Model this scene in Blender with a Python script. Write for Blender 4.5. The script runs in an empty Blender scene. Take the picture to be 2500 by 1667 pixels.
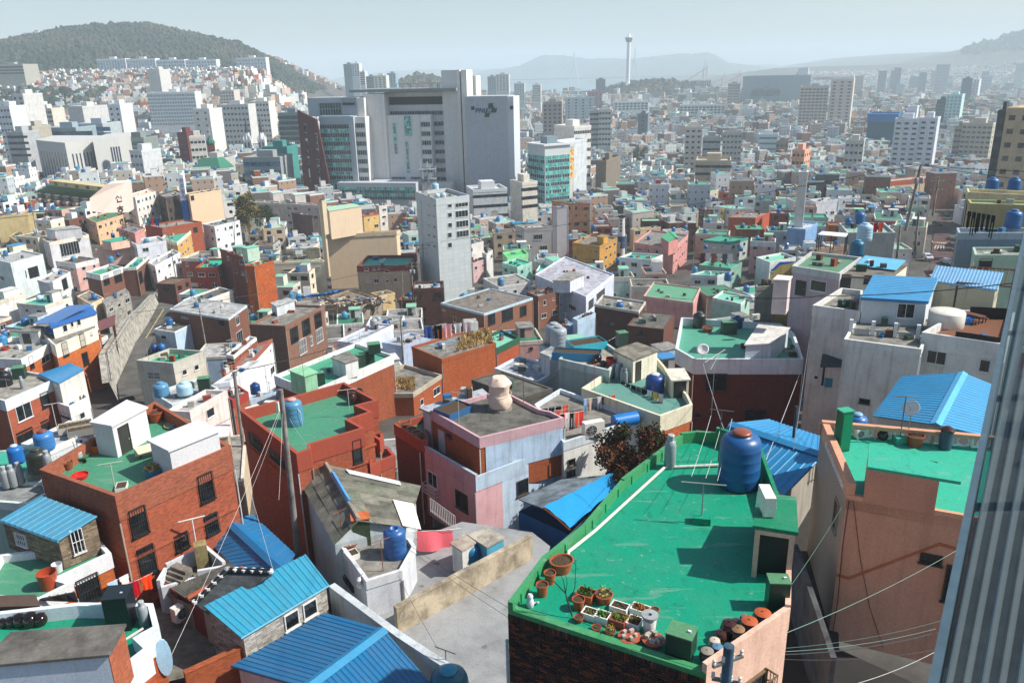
import bpy,math,random
from mathutils import Vector as V3,Matrix
R=math.radians
from math import sin,cos,pi as PI
Rnd=random.Random
random.seed(7)
SC=bpy.context.scene
COL=SC.collection
cam=bpy.data.cameras.new("camera")
cam.sensor_width=36.0
cam.lens=27.99
cam.clip_start=0.05
cam.clip_end=40000
co=bpy.data.objects.new("camera",cam)
COL.objects.link(co)
PITCH,ROLL=R(18.8),R(1.3)
_f=V3((0,cos(PITCH),-sin(PITCH)))
_u0=V3((0,sin(PITCH),cos(PITCH)))
_r0=V3((1,0,0))
_r=_r0*cos(ROLL)-_u0*sin(ROLL)
_u=_r0*sin(ROLL)+_u0*cos(ROLL)
mw=Matrix(((_r.x,_u.x,-_f.x,0),(_r.y,_u.y,-_f.y,0),(_r.z,_u.z,-_f.z,100),(0,0,0,1)))
co.matrix_world=mw
SC.camera=co
SUN_EL,SUN_AZ=R(44),R(-4)
w=bpy.data.worlds.new("World")
SC.world=w
w.use_nodes=True
nt=w.node_tree
sky=nt.nodes.new("ShaderNodeTexSky")
sky.sky_type='NISHITA'
sky.sun_disc=False
sky.sun_elevation=SUN_EL
sky.sun_rotation=PI/2-SUN_AZ
sky.altitude=100
sky.air_density=1.0
sky.dust_density=1.6
sky.ozone_density=2.0
bg=nt.nodes["Background"]
nt.links.new(sky.outputs[0],bg.inputs[0])
bg.inputs[1].default_value=0.10
sl=bpy.data.lights.new("sun",'SUN')
sl.energy=5.0
sl.angle=R(0.55)
sl.color=(1.0,0.945,0.86)
so=bpy.data.objects.new("sun",sl)
COL.objects.link(so)
sd=V3((cos(SUN_EL)*cos(SUN_AZ),cos(SUN_EL)*sin(SUN_AZ),sin(SUN_EL)))
so.rotation_euler=(-sd).to_track_quat('-Z','Y').to_euler()
so.location=(60,-10,220)
SC.view_settings.view_transform='Standard'
SC.view_settings.look='None'
SC.view_settings.exposure=0.46
SC.view_settings.gamma=1.0
SC.view_settings.use_curve_mapping=False
SC.render.engine='CYCLES'
SC.cycles.max_bounces=5
SC.cycles.diffuse_bounces=2
SC.cycles.transparent_max_bounces=6
SC.cycles.volume_bounces=2
SC.cycles.use_denoising=True
def lin(h):
 if not isinstance(h,str):return tuple(h)
 h=h.lstrip('#')
 o=[]
 for i in(0,2,4):
  c=int(h[i:i+2],16)/255
  o.append(c/12.92 if c<=.04045 else((c+.055)/1.055)**2.4)
 return tuple(o)
def _grp(name,ins,outs):
 g=bpy.data.node_groups.new(name,'ShaderNodeTree')
 for n,t in ins:g.interface.new_socket(n,in_out='INPUT',socket_type=t)
 for n,t in outs:g.interface.new_socket(n,in_out='OUTPUT',socket_type=t)
 return g,g.nodes.new('NodeGroupInput'),g.nodes.new('NodeGroupOutput')
def nd(t,k,**kw):
 n=t.nodes.new('ShaderNode'+k)
 for a,b in kw.items():setattr(n,a,b)
 return n
def noise(t,vec,scale,detail=3,rough=.55):
 n=nd(t,'TexNoise')
 n.inputs['Scale'].default_value=scale
 n.inputs['Detail'].default_value=detail
 n.inputs['Roughness'].default_value=rough
 t.links.new(vec,n.inputs['Vector'])
 return n.outputs['Fac']
def rng(t,v,a,b,c=0.,d=1.):
 m=nd(t,'MapRange')
 t.links.new(v,m.inputs[0])
 for i,x in enumerate((a,b,c,d)):m.inputs[i+1].default_value=x
 return m.outputs[0]
def mth(t,op,a,b):
 m=nd(t,'Math',operation=op)
 for i,x in enumerate((a,b)):
  if isinstance(x,(int,float)):m.inputs[i].default_value=x
  else:t.links.new(x,m.inputs[i])
 return m.outputs[0]
def mixc(t,fac,a,b,blend='MIX'):
 m=nd(t,'Mix',data_type='RGBA',blend_type=blend)
 for i,x in((0,fac),(6,a),(7,b)):
  if isinstance(x,(int,float)):m.inputs[i].default_value=x
  elif isinstance(x,tuple):m.inputs[i].default_value=(*x,1)if len(x)==3 else x
  else:t.links.new(x,m.inputs[i])
 return m.outputs[2]
def sc3(t,vec,x,y,z):
 m=nd(t,'VectorMath',operation='MULTIPLY')
 t.links.new(vec,m.inputs[0])
 m.inputs[1].default_value=(x,y,z)
 return m.outputs[0]
WG,gi,go=_grp('weather',[('Color','NodeSocketColor'),('Dirt','NodeSocketFloat')],[('Color','NodeSocketColor'),('Grain','NodeSocketFloat')])
pos=nd(WG,'NewGeometry').outputs['Position']
n1=rng(WG,noise(WG,pos,.55,4),.42,.72)
n2=rng(WG,noise(WG,sc3(WG,pos,2.6,2.6,.22),1.0,3),.5,.78)
n3=noise(WG,pos,11,3,.7)
fac=mth(WG,'MULTIPLY',mth(WG,'ADD',mth(WG,'MULTIPLY',n1,.45),mth(WG,'MULTIPLY',n2,.6)),gi.outputs['Dirt'])
dark=mixc(WG,1.0,gi.outputs['Color'],(.40,.37,.33),'MULTIPLY')
c1=mixc(WG,fac,gi.outputs['Color'],dark)
g2=rng(WG,n3,.3,.7,.84,1.1)
cb=nd(WG,'CombineXYZ')
for i in range(3):WG.links.new(g2,cb.inputs[i])
c2=mixc(WG,1.0,c1,cb.outputs[0],'MULTIPLY')
WG.links.new(c2,go.inputs['Color'])
WG.links.new(n3,go.inputs['Grain'])
MATS={}
def mat(kind,col='#888888',p=None):
 key=(kind,col,p)
 if key in MATS:return MATS[key]
 m=bpy.data.materials.new(f'{kind} {col}')
 MATS[key]=m
 m.use_nodes=True
 t=m.node_tree
 b=t.nodes['Principled BSDF']
 base=lin(col)
 b.inputs['Roughness'].default_value=.85
 b.inputs['Specular IOR Level'].default_value=.3
 def weather(c,dirt):
  g=nd(t,'Group')
  g.node_tree=WG
  if isinstance(c,tuple):g.inputs[0].default_value=(*c,1)
  else:t.links.new(c,g.inputs[0])
  g.inputs[1].default_value=dirt
  return g
 def bump(h,s,d=.02):
  bp=nd(t,'Bump')
  bp.inputs['Strength'].default_value=s
  bp.inputs['Distance'].default_value=d
  t.links.new(h,bp.inputs['Height'])
  t.links.new(bp.outputs[0],b.inputs['Normal'])
 C=b.inputs['Base Color']
 if kind=='plaster':
  g=weather(base,p if p is not None else.75)
  t.links.new(g.outputs[0],C)
  bump(g.outputs[1],.25)
 elif kind=='concrete':
  pos=nd(t,'NewGeometry').outputs['Position']
  a=rng(t,noise(t,pos,.9,6,.65),.40,.66)
  c=mixc(t,a,base,tuple(x*.42 for x in base))
  s=rng(t,noise(t,pos,3.1,4,.6),.60,.68)
  c=mixc(t,mth(t,'MULTIPLY',s,.35),c,tuple(min(.6,x*1.5)for x in base))
  g=weather(c,.5)
  t.links.new(g.outputs[0],C)
  bump(g.outputs[1],.4)
 elif kind=='yard':
  pos=nd(t,'NewGeometry').outputs['Position']
  a=rng(t,noise(t,pos,.35,6,.65),.42,.62)
  c=mixc(t,a,base,tuple(x*.68 for x in base))
  s=rng(t,noise(t,sc3(t,pos,1,1.3,1),.8,3,.5),.66,.71)
  c=mixc(t,mth(t,'MULTIPLY',s,.8),c,tuple(x*.3 for x in base))
  g=weather(c,.25)
  t.links.new(g.outputs[0],C)
  bump(g.outputs[1],.3)
 elif kind=='roofpaint':
  pos=nd(t,'NewGeometry').outputs['Position']
  a=rng(t,noise(t,pos,.8,5,.6),.45,.72)
  pale=tuple(x*.8+.035 for x in base)
  c=mixc(t,mth(t,'MULTIPLY',a,.55),base,pale)
  s=rng(t,noise(t,pos,3.7,4,.7),.62,.70)
  c=mixc(t,mth(t,'MULTIPLY',s,.5),c,(.36,.40,.34))
  d=rng(t,noise(t,sc3(t,pos,1,.6,1),2.2,4,.7),.56,.75)
  c=mixc(t,mth(t,'MULTIPLY',d,.55),c,tuple(x*.42 for x in base))
  q=rng(t,noise(t,sc3(t,pos,.35,2.2,1),1.1,3,.6),.60,.66)
  c=mixc(t,mth(t,'MULTIPLY',q,.22),c,(.30,.36,.31))
  g=weather(c,.12)
  t.links.new(g.outputs[0],C)
  b.inputs['Roughness'].default_value=.55
  bump(g.outputs[1],.12)
 elif kind=='brick':
  uv=nd(t,'UVMap').outputs[0]
  bt=nd(t,'TexBrick')
  t.links.new(uv,bt.inputs['Vector'])
  bt.inputs['Color1'].default_value=(*[x*1.18 for x in base],1)
  bt.inputs['Color2'].default_value=(*[x*.66 for x in base],1)
  bt.inputs['Mortar'].default_value=(*[x*.55+.03 for x in base],1)
  for k,v in(('Scale',1.),('Mortar Size',.011),('Mortar Smooth',.1),('Bias',-.1),('Brick Width',.25),('Row Height',.078)):
   bt.inputs[k].default_value=v
  g=weather(bt.outputs[0],.45)
  t.links.new(g.outputs[0],C)
  bump(bt.outputs['Fac'],-.5,.012)
 elif kind=='stone':
  uv=nd(t,'UVMap').outputs[0]
  bt=nd(t,'TexBrick',offset=.35,squash=.7)
  t.links.new(uv,bt.inputs['Vector'])
  bt.inputs['Color1'].default_value=(*[x*1.25 for x in base],1)
  bt.inputs['Color2'].default_value=(*[x*.55 for x in base],1)
  bt.inputs['Mortar'].default_value=(*[x*.4 for x in base],1)
  for k,v in(('Scale',1.),('Mortar Size',.012),('Brick Width',.42),('Row Height',.13)):
   bt.inputs[k].default_value=v
  g=weather(bt.outputs[0],.6)
  t.links.new(g.outputs[0],C)
  bump(bt.outputs['Fac'],-.5,.02)
 elif kind=='tile':
  uv=nd(t,'UVMap').outputs[0]
  bt=nd(t,'TexBrick',offset=0.)
  t.links.new(uv,bt.inputs['Vector'])
  bt.inputs['Color1'].default_value=(*base,1)
  bt.inputs['Color2'].default_value=(*[x*.93 for x in base],1)
  bt.inputs['Mortar'].default_value=(*[x*.7 for x in base],1)
  pw,ph=p or(1.2,.9)
  for k,v in(('Scale',1.),('Mortar Size',.025),('Brick Width',pw),('Row Height',ph)):
   bt.inputs[k].default_value=v
  g=weather(bt.outputs[0],.25)
  t.links.new(g.outputs[0],C)
  b.inputs['Roughness'].default_value=.6
 elif kind=='facade':
  uv=nd(t,'UVMap').outputs[0]
  bt=nd(t,'TexBrick',offset=0.)
  t.links.new(uv,bt.inputs['Vector'])
  bt.inputs['Color1'].default_value=(.06,.075,.085,1)
  bt.inputs['Color2'].default_value=(.13,.14,.15,1)
  bt.inputs['Mortar'].default_value=(*base,1)
  pw,ph,ms=p or(3.4,3.0,.8)
  for k,v in(('Scale',1.),('Mortar Size',ms),('Mortar Smooth',0.),('Brick Width',pw),('Row Height',ph)):
   bt.inputs[k].default_value=v
  g=weather(bt.outputs[0],.3)
  t.links.new(g.outputs[0],C)
 elif kind=='metal':
  pos=nd(t,'NewGeometry').outputs['Position']
  a=rng(t,noise(t,pos,1.3,4,.6),.4,.75)
  c=mixc(t,mth(t,'MULTIPLY',a,.5),base,tuple(x*.6+.03 for x in base))
  rn=nd(t,'ObjectInfo').outputs['Random']
  c=mixc(t,rng(t,rn,0,1,0,.45),c,tuple(x*.72+.05 for x in base))
  ru=rng(t,noise(t,pos,2.6,5,.7),.66,.74)
  c=mixc(t,mth(t,'MULTIPLY',ru,.5),c,(.20,.12,.075))
  g=weather(c,.25)
  t.links.new(g.outputs[0],C)
  b.inputs['Roughness'].default_value=.45
  bump(noise(t,pos,1.6,3),.35,.06)
  b.inputs['Specular IOR Level'].default_value=.5
 elif kind=='plastic':
  g=weather(base,.3)
  t.links.new(g.outputs[0],C)
  b.inputs['Roughness'].default_value=.38
  b.inputs['Specular IOR Level'].default_value=.5
 elif kind=='glaze':
  g=weather(base,.2)
  t.links.new(g.outputs[0],C)
  b.inputs['Roughness'].default_value=.12
  b.inputs['Specular IOR Level'].default_value=.6
 elif kind=='glass':
  pos=nd(t,'NewGeometry').outputs['Position']
  a=rng(t,noise(t,pos,.9,1),.38,.62)
  c=mixc(t,a,base,tuple(x*2.6+.006 for x in base))
  t.links.new(c,C)
  b.inputs['Roughness'].default_value=.08
  b.inputs['Specular IOR Level'].default_value=.6
 elif kind=='wood':
  uv=nd(t,'UVMap').outputs[0]
  a=noise(t,sc3(t,uv,1.2,22,1),2.0,4,.6)
  c=mixc(t,rng(t,a,.3,.7),tuple(x*.6 for x in base),tuple(x*1.2 for x in base))
  t.links.new(weather(c,.3).outputs[0],C)
 elif kind=='cloth':
  g=weather(base,.1)
  t.links.new(g.outputs[0],C)
  b.inputs['Roughness'].default_value=.95
  b.inputs['Specular IOR Level'].default_value=.1
 elif kind=='soil':
  pos=nd(t,'NewGeometry').outputs['Position']
  c=mixc(t,rng(t,noise(t,pos,16,5,.7),.35,.65),tuple(x*.45 for x in base),tuple(x*1.6 for x in base))
  t.links.new(c,C)
  bump(noise(t,pos,22,4,.7),.9,.05)
 elif kind=='leaf':
  oi=nd(t,'NewGeometry')
  a=nd(t,'TexNoise')
  a.inputs['Scale'].default_value=(p or.8)
  t.links.new(oi.outputs['Position'],a.inputs['Vector'])
  c=mixc(t,rng(t,a.outputs['Fac'],.36,.64),tuple(x*.55 for x in base),tuple(x*1.5 for x in base))
  wn=nd(t,'TexWhiteNoise',noise_dimensions='1D')
  t.links.new(oi.outputs['Random Per Island'],wn.inputs['W'])
  c=mixc(t,mth(t,'MULTIPLY',wn.outputs[0],.5),c,tuple((x*1.3,x*1.1,x*.7)[i]for i,x in enumerate(base)))
  t.links.new(c,C)
 elif kind=='ground':
  pos=nd(t,'NewGeometry').outputs['Position']
  c=mixc(t,rng(t,noise(t,pos,.25,5,.65),.35,.65),base,tuple(x*.55 for x in base))
  t.links.new(weather(c,.4).outputs[0],C)
 elif kind=='water':
  t.links.new(mixc(t,.0,base,base),C)
  b.inputs['Roughness'].default_value=.25
  bump(noise(t,nd(t,'NewGeometry').outputs['Position'],.05,3),.3,1.)
 return m
GLASS='#10161a'
class MB:
 def __init__(s):s.v,s.f,s.m=[],[],[]
 def face(s,*ps,mi=0):
  k=len(s.v)
  s.v+=[tuple(p)for p in ps]
  s.f.append(tuple(range(k,k+len(ps))))
  s.m.append(mi)
 def prism(s,poly,z0,z1,top=True,bot=False,mi=0,mt=None):
  k,n=len(s.v),len(poly)
  z0=z0 if isinstance(z0,(list,tuple))else[z0]*n
  z1=z1 if isinstance(z1,(list,tuple))else[z1]*n
  s.v+=[(p[0],p[1],z)for p,z in zip(poly,z0)]+[(p[0],p[1],z)for p,z in zip(poly,z1)]
  for i in range(n):
   j=(i+1)%n
   s.f.append((k+i,k+j,k+n+j,k+n+i));s.m.append(mi)
  if top:s.f.append(tuple(k+n+i for i in range(n)));s.m.append(mi if mt is None else mt)
  if bot:s.f.append(tuple(k+i for i in reversed(range(n))));s.m.append(mi)
 def ring(s,po,pi,z0,z1,mi=0):
  k,n=len(s.v),len(po)
  for P,z in((po,z0),(po,z1),(pi,z0),(pi,z1)):s.v+=[(p[0],p[1],z)for p in P]
  for i in range(n):
   j=(i+1)%n
   s.f+=[(k+i,k+j,k+n+j,k+n+i),(k+n+i,k+n+j,k+3*n+j,k+3*n+i),(k+3*n+i,k+3*n+j,k+2*n+j,k+2*n+i),(k+2*n+i,k+2*n+j,k+j,k+i)]
   s.m+=[mi]*4
 def obox(s,o,ex,ey,ez,mi=0):
  o,ex,ey,ez=map(V3,(o,ex,ey,ez))
  k=len(s.v)
  for a,b,c in((0,0,0),(1,0,0),(1,1,0),(0,1,0),(0,0,1),(1,0,1),(1,1,1),(0,1,1)):
   s.v.append(tuple(o+ex*a+ey*b+ez*c))
  fs=[(3,2,1,0),(4,5,6,7),(0,1,5,4),(1,2,6,5),(2,3,7,6),(3,0,4,7)]
  if ex.cross(ey).dot(ez)<0:fs=[tuple(reversed(f))for f in fs]
  for f in fs:s.f.append(tuple(k+i for i in f));s.m.append(mi)
 def box(s,c,sz,rz=0.,mi=0):
  ca,sa=cos(rz),sin(rz)
  ex,ey=V3((ca,sa,0))*sz[0],V3((-sa,ca,0))*sz[1]
  s.obox(V3(c)-ex/2-ey/2,ex,ey,(0,0,sz[2]),mi)
 def lathe(s,c,prof,n=16,mi=0,sx=1.,sy=1.,rz=0.):
  k=len(s.v)
  ca,sa=cos(rz),sin(rz)
  for r,z in prof:
   for i in range(n):
    a=2*PI*i/n
    x,y=r*cos(a)*sx,r*sin(a)*sy
    s.v.append((c[0]+x*ca-y*sa,c[1]+x*sa+y*ca,c[2]+z))
  for q in range(len(prof)-1):
   for i in range(n):
    j=(i+1)%n
    s.f.append((k+q*n+i,k+q*n+j,k+(q+1)*n+j,k+(q+1)*n+i));s.m.append(mi)
  if prof[0][0]>1e-4:s.f.append(tuple(k+i for i in reversed(range(n))));s.m.append(mi)
  if prof[-1][0]>1e-4:s.f.append(tuple(k+(len(prof)-1)*n+i for i in range(n)));s.m.append(mi)
 def tube(s,pts,r,n=5,mi=0,r1=None):
  pts=[V3(p)for p in pts]
  k,N=len(s.v),len(pts)
  for i,p in enumerate(pts):
   d=(pts[min(i+1,N-1)]-pts[max(i-1,0)])
   d=d.normalized()if d.length>1e-9 else V3((0,0,1))
   a=d.cross(V3((0,0,1))if abs(d.z)<.95 else V3((1,0,0))).normalized()
   b=d.cross(a)
   rr=r if r1 is None else r+(r1-r)*i/max(1,N-1)
   for j in range(n):
    t=2*PI*j/n
    s.v.append(tuple(p+a*(rr*cos(t))+b*(rr*sin(t))))
  for i in range(N-1):
   for j in range(n):
    q=(j+1)%n
    s.f.append((k+i*n+j,k+i*n+q,k+(i+1)*n+q,k+(i+1)*n+j));s.m.append(mi)
  s.f.append(tuple(k+j for j in reversed(range(n))));s.m.append(mi)
  s.f.append(tuple(k+(N-1)*n+j for j in range(n)));s.m.append(mi)
 def mesh(s,name,mats,org=(0,0,0),smooth=False,bevel=0):
  me=bpy.data.meshes.new(name)
  ox,oy,oz=org
  me.from_pydata([(x-ox,y-oy,z-oz)for x,y,z in s.v],[],s.f)
  for m in(mats if isinstance(mats,(list,tuple))else[mats]):me.materials.append(m)
  if any(s.m):me.polygons.foreach_set('material_index',s.m)
  uvl=me.uv_layers.new(name='UVMap')
  uv=[]
  for p in me.polygons:
   n=p.normal
   vs=[s.v[i]for i in p.vertices]
   if abs(n.z)>.75:uv+=[c for v in vs for c in(v[0],v[1])]
   else:
    L=math.hypot(n.x,n.y)or 1
    tx,ty=-n.y/L,n.x/L
    uv+=[c for v in vs for c in(v[0]*tx+v[1]*ty,v[2])]
  uvl.data.foreach_set('uv',uv)
  if smooth:me.polygons.foreach_set('use_smooth',[True]*len(me.polygons))
  me.update()
  return me
 def build(s,name,mats,parent=None,org=None,smooth=False,bevel=0):
  o0=tuple(parent['_o'])if parent is not None else(org or(0,0,0))
  me=s.mesh(name,mats,o0,smooth)
  o=bpy.data.objects.new(name,me)
  COL.objects.link(o)
  if smooth:
   try:me.set_sharp_from_angle(angle=R(40))
   except Exception:pass
  if bevel:
   bv=o.modifiers.new('bevel','BEVEL');bv.width=bevel;bv.segments=1;bv.limit_method='ANGLE'
  if parent is None:o.location=o0
  else:o.parent=parent
  o['_o']=o0
  return o
def tag(o,label,cat,group=None,kind=None):
 if label:o['label']=label
 if cat:o['category']=cat
 if group:o['group']=group
 if kind:o['kind']=kind
 return o
def thing(name,label,cat,loc,group=None):
 o=bpy.data.objects.new(name,None)
 o.empty_display_size=.3
 COL.objects.link(o)
 o.location=loc
 o['_o']=tuple(loc)
 return tag(o,label,cat,group)
def put(name,me,parent,loc,rz=0.):
 o=bpy.data.objects.new(name,me)
 COL.objects.link(o)
 if parent is not None:
  o.parent=parent
  po=parent['_w']if '_w' in parent else parent['_o']
  o.location=(loc[0]-po[0],loc[1]-po[1],loc[2]-po[2])
 else:o.location=loc
 o.rotation_euler=(0,0,rz)
 return o
def offset(poly,d):
 n=len(poly);out=[]
 for i in range(n):
  a,b,c=poly[i-1],poly[i],poly[(i+1)%n]
  d1=V3((b[0]-a[0],b[1]-a[1])).normalized();d2=V3((c[0]-b[0],c[1]-b[1])).normalized()
  n1=V3((d1.y,-d1.x));n2=V3((d2.y,-d2.x))
  m=n1+n2
  k=m.length_squared
  m=m*(2/k)if k>.15 else n1
  if m.length>3:m=m.normalized()*3
  out.append((b[0]+m.x*d,b[1]+m.y*d))
 return out
def ccw(poly):
 a=sum(poly[i-1][0]*poly[i][1]-poly[i][0]*poly[i-1][1]for i in range(len(poly)))
 return poly if a>0 else list(reversed(poly))
CACHE={}
def lettering(parent,ch,size,col,loc,rz,bold=0.):
 cu=bpy.data.curves.new('lettering','FONT');cu.body=ch;cu.size=size;cu.extrude=.03;cu.offset=bold
 o=bpy.data.objects.new('lettering',cu);COL.objects.link(o)
 bpy.context.view_layer.update()
 me=bpy.data.meshes.new_from_object(o.evaluated_get(bpy.context.evaluated_depsgraph_get()))
 bpy.data.objects.remove(o)
 me.materials.clear();me.materials.append(mat('plaster',col,.1))
 o=bpy.data.objects.new('lettering',me);COL.objects.link(o);o.parent=parent
 o.location=loc;o.rotation_euler=(PI/2,0,rz)
def window_mesh(w,h,st,fc):
 key=('w',round(w,1),round(h,1),st,fc)
 if key not in CACHE:
  w,h=max(.3,round(w,1)),max(.3,round(h,1))
  f=.06 if min(w,h)>.6 else.045
  m=MB();d0,d1=.03,-.07
  def bar(x0,x1,z0,z1,y0=d0,y1=d1):m.obox((x0,y1,z0),(x1-x0,0,0),(0,y0-y1,0),(0,0,z1-z0))
  bar(0,f,0,h);bar(w-f,w,0,h);bar(f,w-f,0,f);bar(f,w-f,h-f,h)
  n=max(1,round(w/.85))if st!='one' else 1
  for i in range(1,n):x=w*i/n;bar(x-f*.4,x+f*.4,f,h-f,d0,d1+.02)
  if st=='two':bar(f,w-f,h*.62,h*.62+f*.6,d0,d1+.02)
  m.obox((-.06,-.13,-.06),(w+.12,0,0),(0,.16,0),(0,0,.06))
  fm=m.mesh('window',mat('plastic',fc))
  p=MB();p.face((f,-.015,f),(w-f,-.015,f),(w-f,-.015,h-f),(f,-.015,h-f))
  p.face((f,.03,f),(f,.03,h-f),(w-f,.03,h-f),(w-f,.03,f))
  pm=p.mesh('pane',mat('glass',GLASS))
  gm=None
  if st=='bars':
   g=MB();k=max(3,int(w/.14))
   for i in range(k+1):
    x=w*i/k;g.obox((x-.012,-.17,0),(.024,0,0),(0,.024,0),(0,0,h))
   for z in(0,h*.5,h-.03):g.obox((0,-.175,z),(w,0,0),(0,.02,0),(0,0,.03))
   for x in(0,w-.02):
    for z in(.02,h-.05):g.obox((x,-.16,z),(.02,0,0),(0,.17,0),(0,0,.02))
   gm=g.mesh('window_grille',mat('metal','#1b1b1c'))
  if st=='wbars':
   g=MB();k=max(3,int(w/.17))
   for i in range(k+1):
    x=w*i/k;g.obox((x-.016,-.13,0),(.032,0,0),(0,.03,0),(0,0,h))
   for z in(0,h*.5,h-.03):g.obox((0,-.135,z),(w,0,0),(0,.02,0),(0,0,.04))
   gm=g.mesh('window_grille',mat('metal','#e6e6e6'))
  if st=='shade':
   g=MB();g.obox((-.15,-.7,h-.12),(w+.3,0,0),(0,.72,.22),(0,0,.04))
   gm=g.mesh('awning',mat('metal','#d8d8d4'))
  CACHE[key]=(fm,pm,gm)
 return CACHE[key]
def add_window(root,p,q,s,z,w,h,st='std',fc='#d9dad8'):
 dx,dy=q[0]-p[0],q[1]-p[1];L=math.hypot(dx,dy)or 1
 x,y=p[0]+dx/L*s,p[1]+dy/L*s
 a=math.atan2(dy,dx)
 fm,pm,gm=window_mesh(w,h,st,fc)
 W=put('window',fm,root,(x,y,z),a)
 P=bpy.data.objects.new('pane',pm);COL.objects.link(P);P.parent=W
 if gm:
  g=bpy.data.objects.new(gm.name.split('.')[0],gm);COL.objects.link(g);g.parent=W
 return W
def add_door(root,p,q,s,z,w,h,col='#2c2a29'):
 dx,dy=q[0]-p[0],q[1]-p[1];L=math.hypot(dx,dy)or 1
 x,y=p[0]+dx/L*s,p[1]+dy/L*s
 key=('d',round(w,1),round(h,1),col)
 if key not in CACHE:
  w,h=round(w,1),round(h,1)
  m=MB();f=.07
  for x0,x1,z0,z1 in((0,f,0,h),(w-f,w,0,h),(f,w-f,h-f,h)):m.obox((x0,-.05,z0),(x1-x0,0,0),(0,.08,0),(0,0,z1-z0))
  m.obox((f,-.02,0),(w-2*f,0,0),(0,.04,0),(0,0,h-f))
  m.obox((f+.08,-.035,h*.5),(w-2*f-.16,0,0),(0,.02,0),(0,0,h*.42))
  k=MB();k.obox((w-.2,-.08,h*.42),(.03,0,0),(0,.05,0),(0,0,.12))
  CACHE[key]=(m.mesh('door',mat('metal',col)),k.mesh('handle',mat('metal','#b8b8b8')))
 dm,km=CACHE[key]
 D=put('door',dm,root,(x,y,z),math.atan2(dy,dx))
 k=bpy.data.objects.new('handle',km);COL.objects.link(k);k.parent=D
 return D
def sheets(root,A,B,C,D,n,m,name='roof_panel',rib=.035,th=.05,holder=None):
 A,B,C,D=map(V3,(A,B,C,D))
 par=holder or root
 o0=V3(root['_o'])
 nrm=(B-A).cross(D-A).normalized()
 if nrm.z<0:nrm=-nrm
 for i in range(n):
  a0,a1=A.lerp(B,i/n),A.lerp(B,(i+1)/n)
  d0,d1=D.lerp(C,i/n),D.lerp(C,(i+1)/n)
  g=(a1-a0)
  mb=MB()
  t=nrm*th
  mb.obox(a0,a1-a0-g*.0,d0-a0,t)if False else None
  k=len(mb.v)
  rw=min(.30,.07/max(g.length,.1))
  def P(u,v,hh):return(a0.lerp(a1,u)).lerp(d0.lerp(d1,u),v)+nrm*hh
  us=[(0,th),(1-2*rw,th),(1-1.6*rw,th+rib),(1-.4*rw,th+rib),(1.0,th)]
  for v in(0,1):
   for u_,hh in us:mb.v.append(tuple(P(u_,v,hh)))
   mb.v.append(tuple(P(1,v,0)));mb.v.append(tuple(P(0,v,0)))
  N=7
  for j in range(N):
   q=(j+1)%N
   mb.f.append((j,q,N+q,N+j));mb.m.append(0)
  mb.f.append(tuple(reversed(range(N))));mb.m.append(0)
  mb.f.append(tuple(N+j for j in range(N)));mb.m.append(0)
  mb.build(name,m,par)
def gable_roof(root,e1,e2,r1,r2,n,m,cap=None):
 sheets(root,e1,e2,r2,r1,n,m)
def ridge_cap(root,r1,r2,m,w=.35,h=.06,name='ridge_cap'):
 r1,r2=V3(r1),V3(r2)
 d=(r2-r1).normalized();s=d.cross(V3((0,0,1))).normalized()
 mb=MB()
 mb.prism_pts=None
 pts=[(-w,.02),(0,.13+h),(w,.02),(0,.05)]
 k=0
 for e in(r1,r2):
  for a,z in pts:mb.v.append(tuple(e+s*a+V3((0,0,z))))
 for i in range(4):
  j=(i+1)%4
  mb.f.append((i,j,4+j,4+i));mb.m.append(0)
 mb.f+=[(3,2,1,0),(4,5,6,7)];mb.m+=[0,0]
 return mb.build(name,m,root)
def auto_windows(root,poly,zg,zf,fl,st,fc,seed,dens=.8,faces=None):
 rd=Rnd(seed)
 n=len(poly)
 for i in range(n):
  p,q=poly[i],poly[(i+1)%n]
  dx,dy=q[0]-p[0],q[1]-p[1];L=math.hypot(dx,dy)
  if L<1.6:continue
  nx,ny=dy/L,-dx/L
  mx,my=(p[0]+q[0])/2,(p[1]+q[1])/2
  if faces is not None:
   if i not in faces:continue
  elif nx*mx+ny*my>-.12*math.hypot(mx,my):continue
  z=zf-fl+.95
  while z>zg-.3 and z>zf-fl*5.5:
   k=max(1,int(L/3.0))
   for j in range(k):
    if rd.random()>dens:continue
    w=rd.choice((.8,1.2,1.5,1.8));w=min(w,L/k*.7);h=rd.choice((.9,1.1,1.2))
    if rd.random()<.18:w,h=.6,.5
    s=L*(j+.5)/k-w/2+rd.uniform(-.3,.3)*L/k*.4
    add_window(root,p,q,max(.2,min(L-w-.2,s)),z+(1.1-h if h<.7 else 0),w,h,st,fc)
   z-=fl
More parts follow.
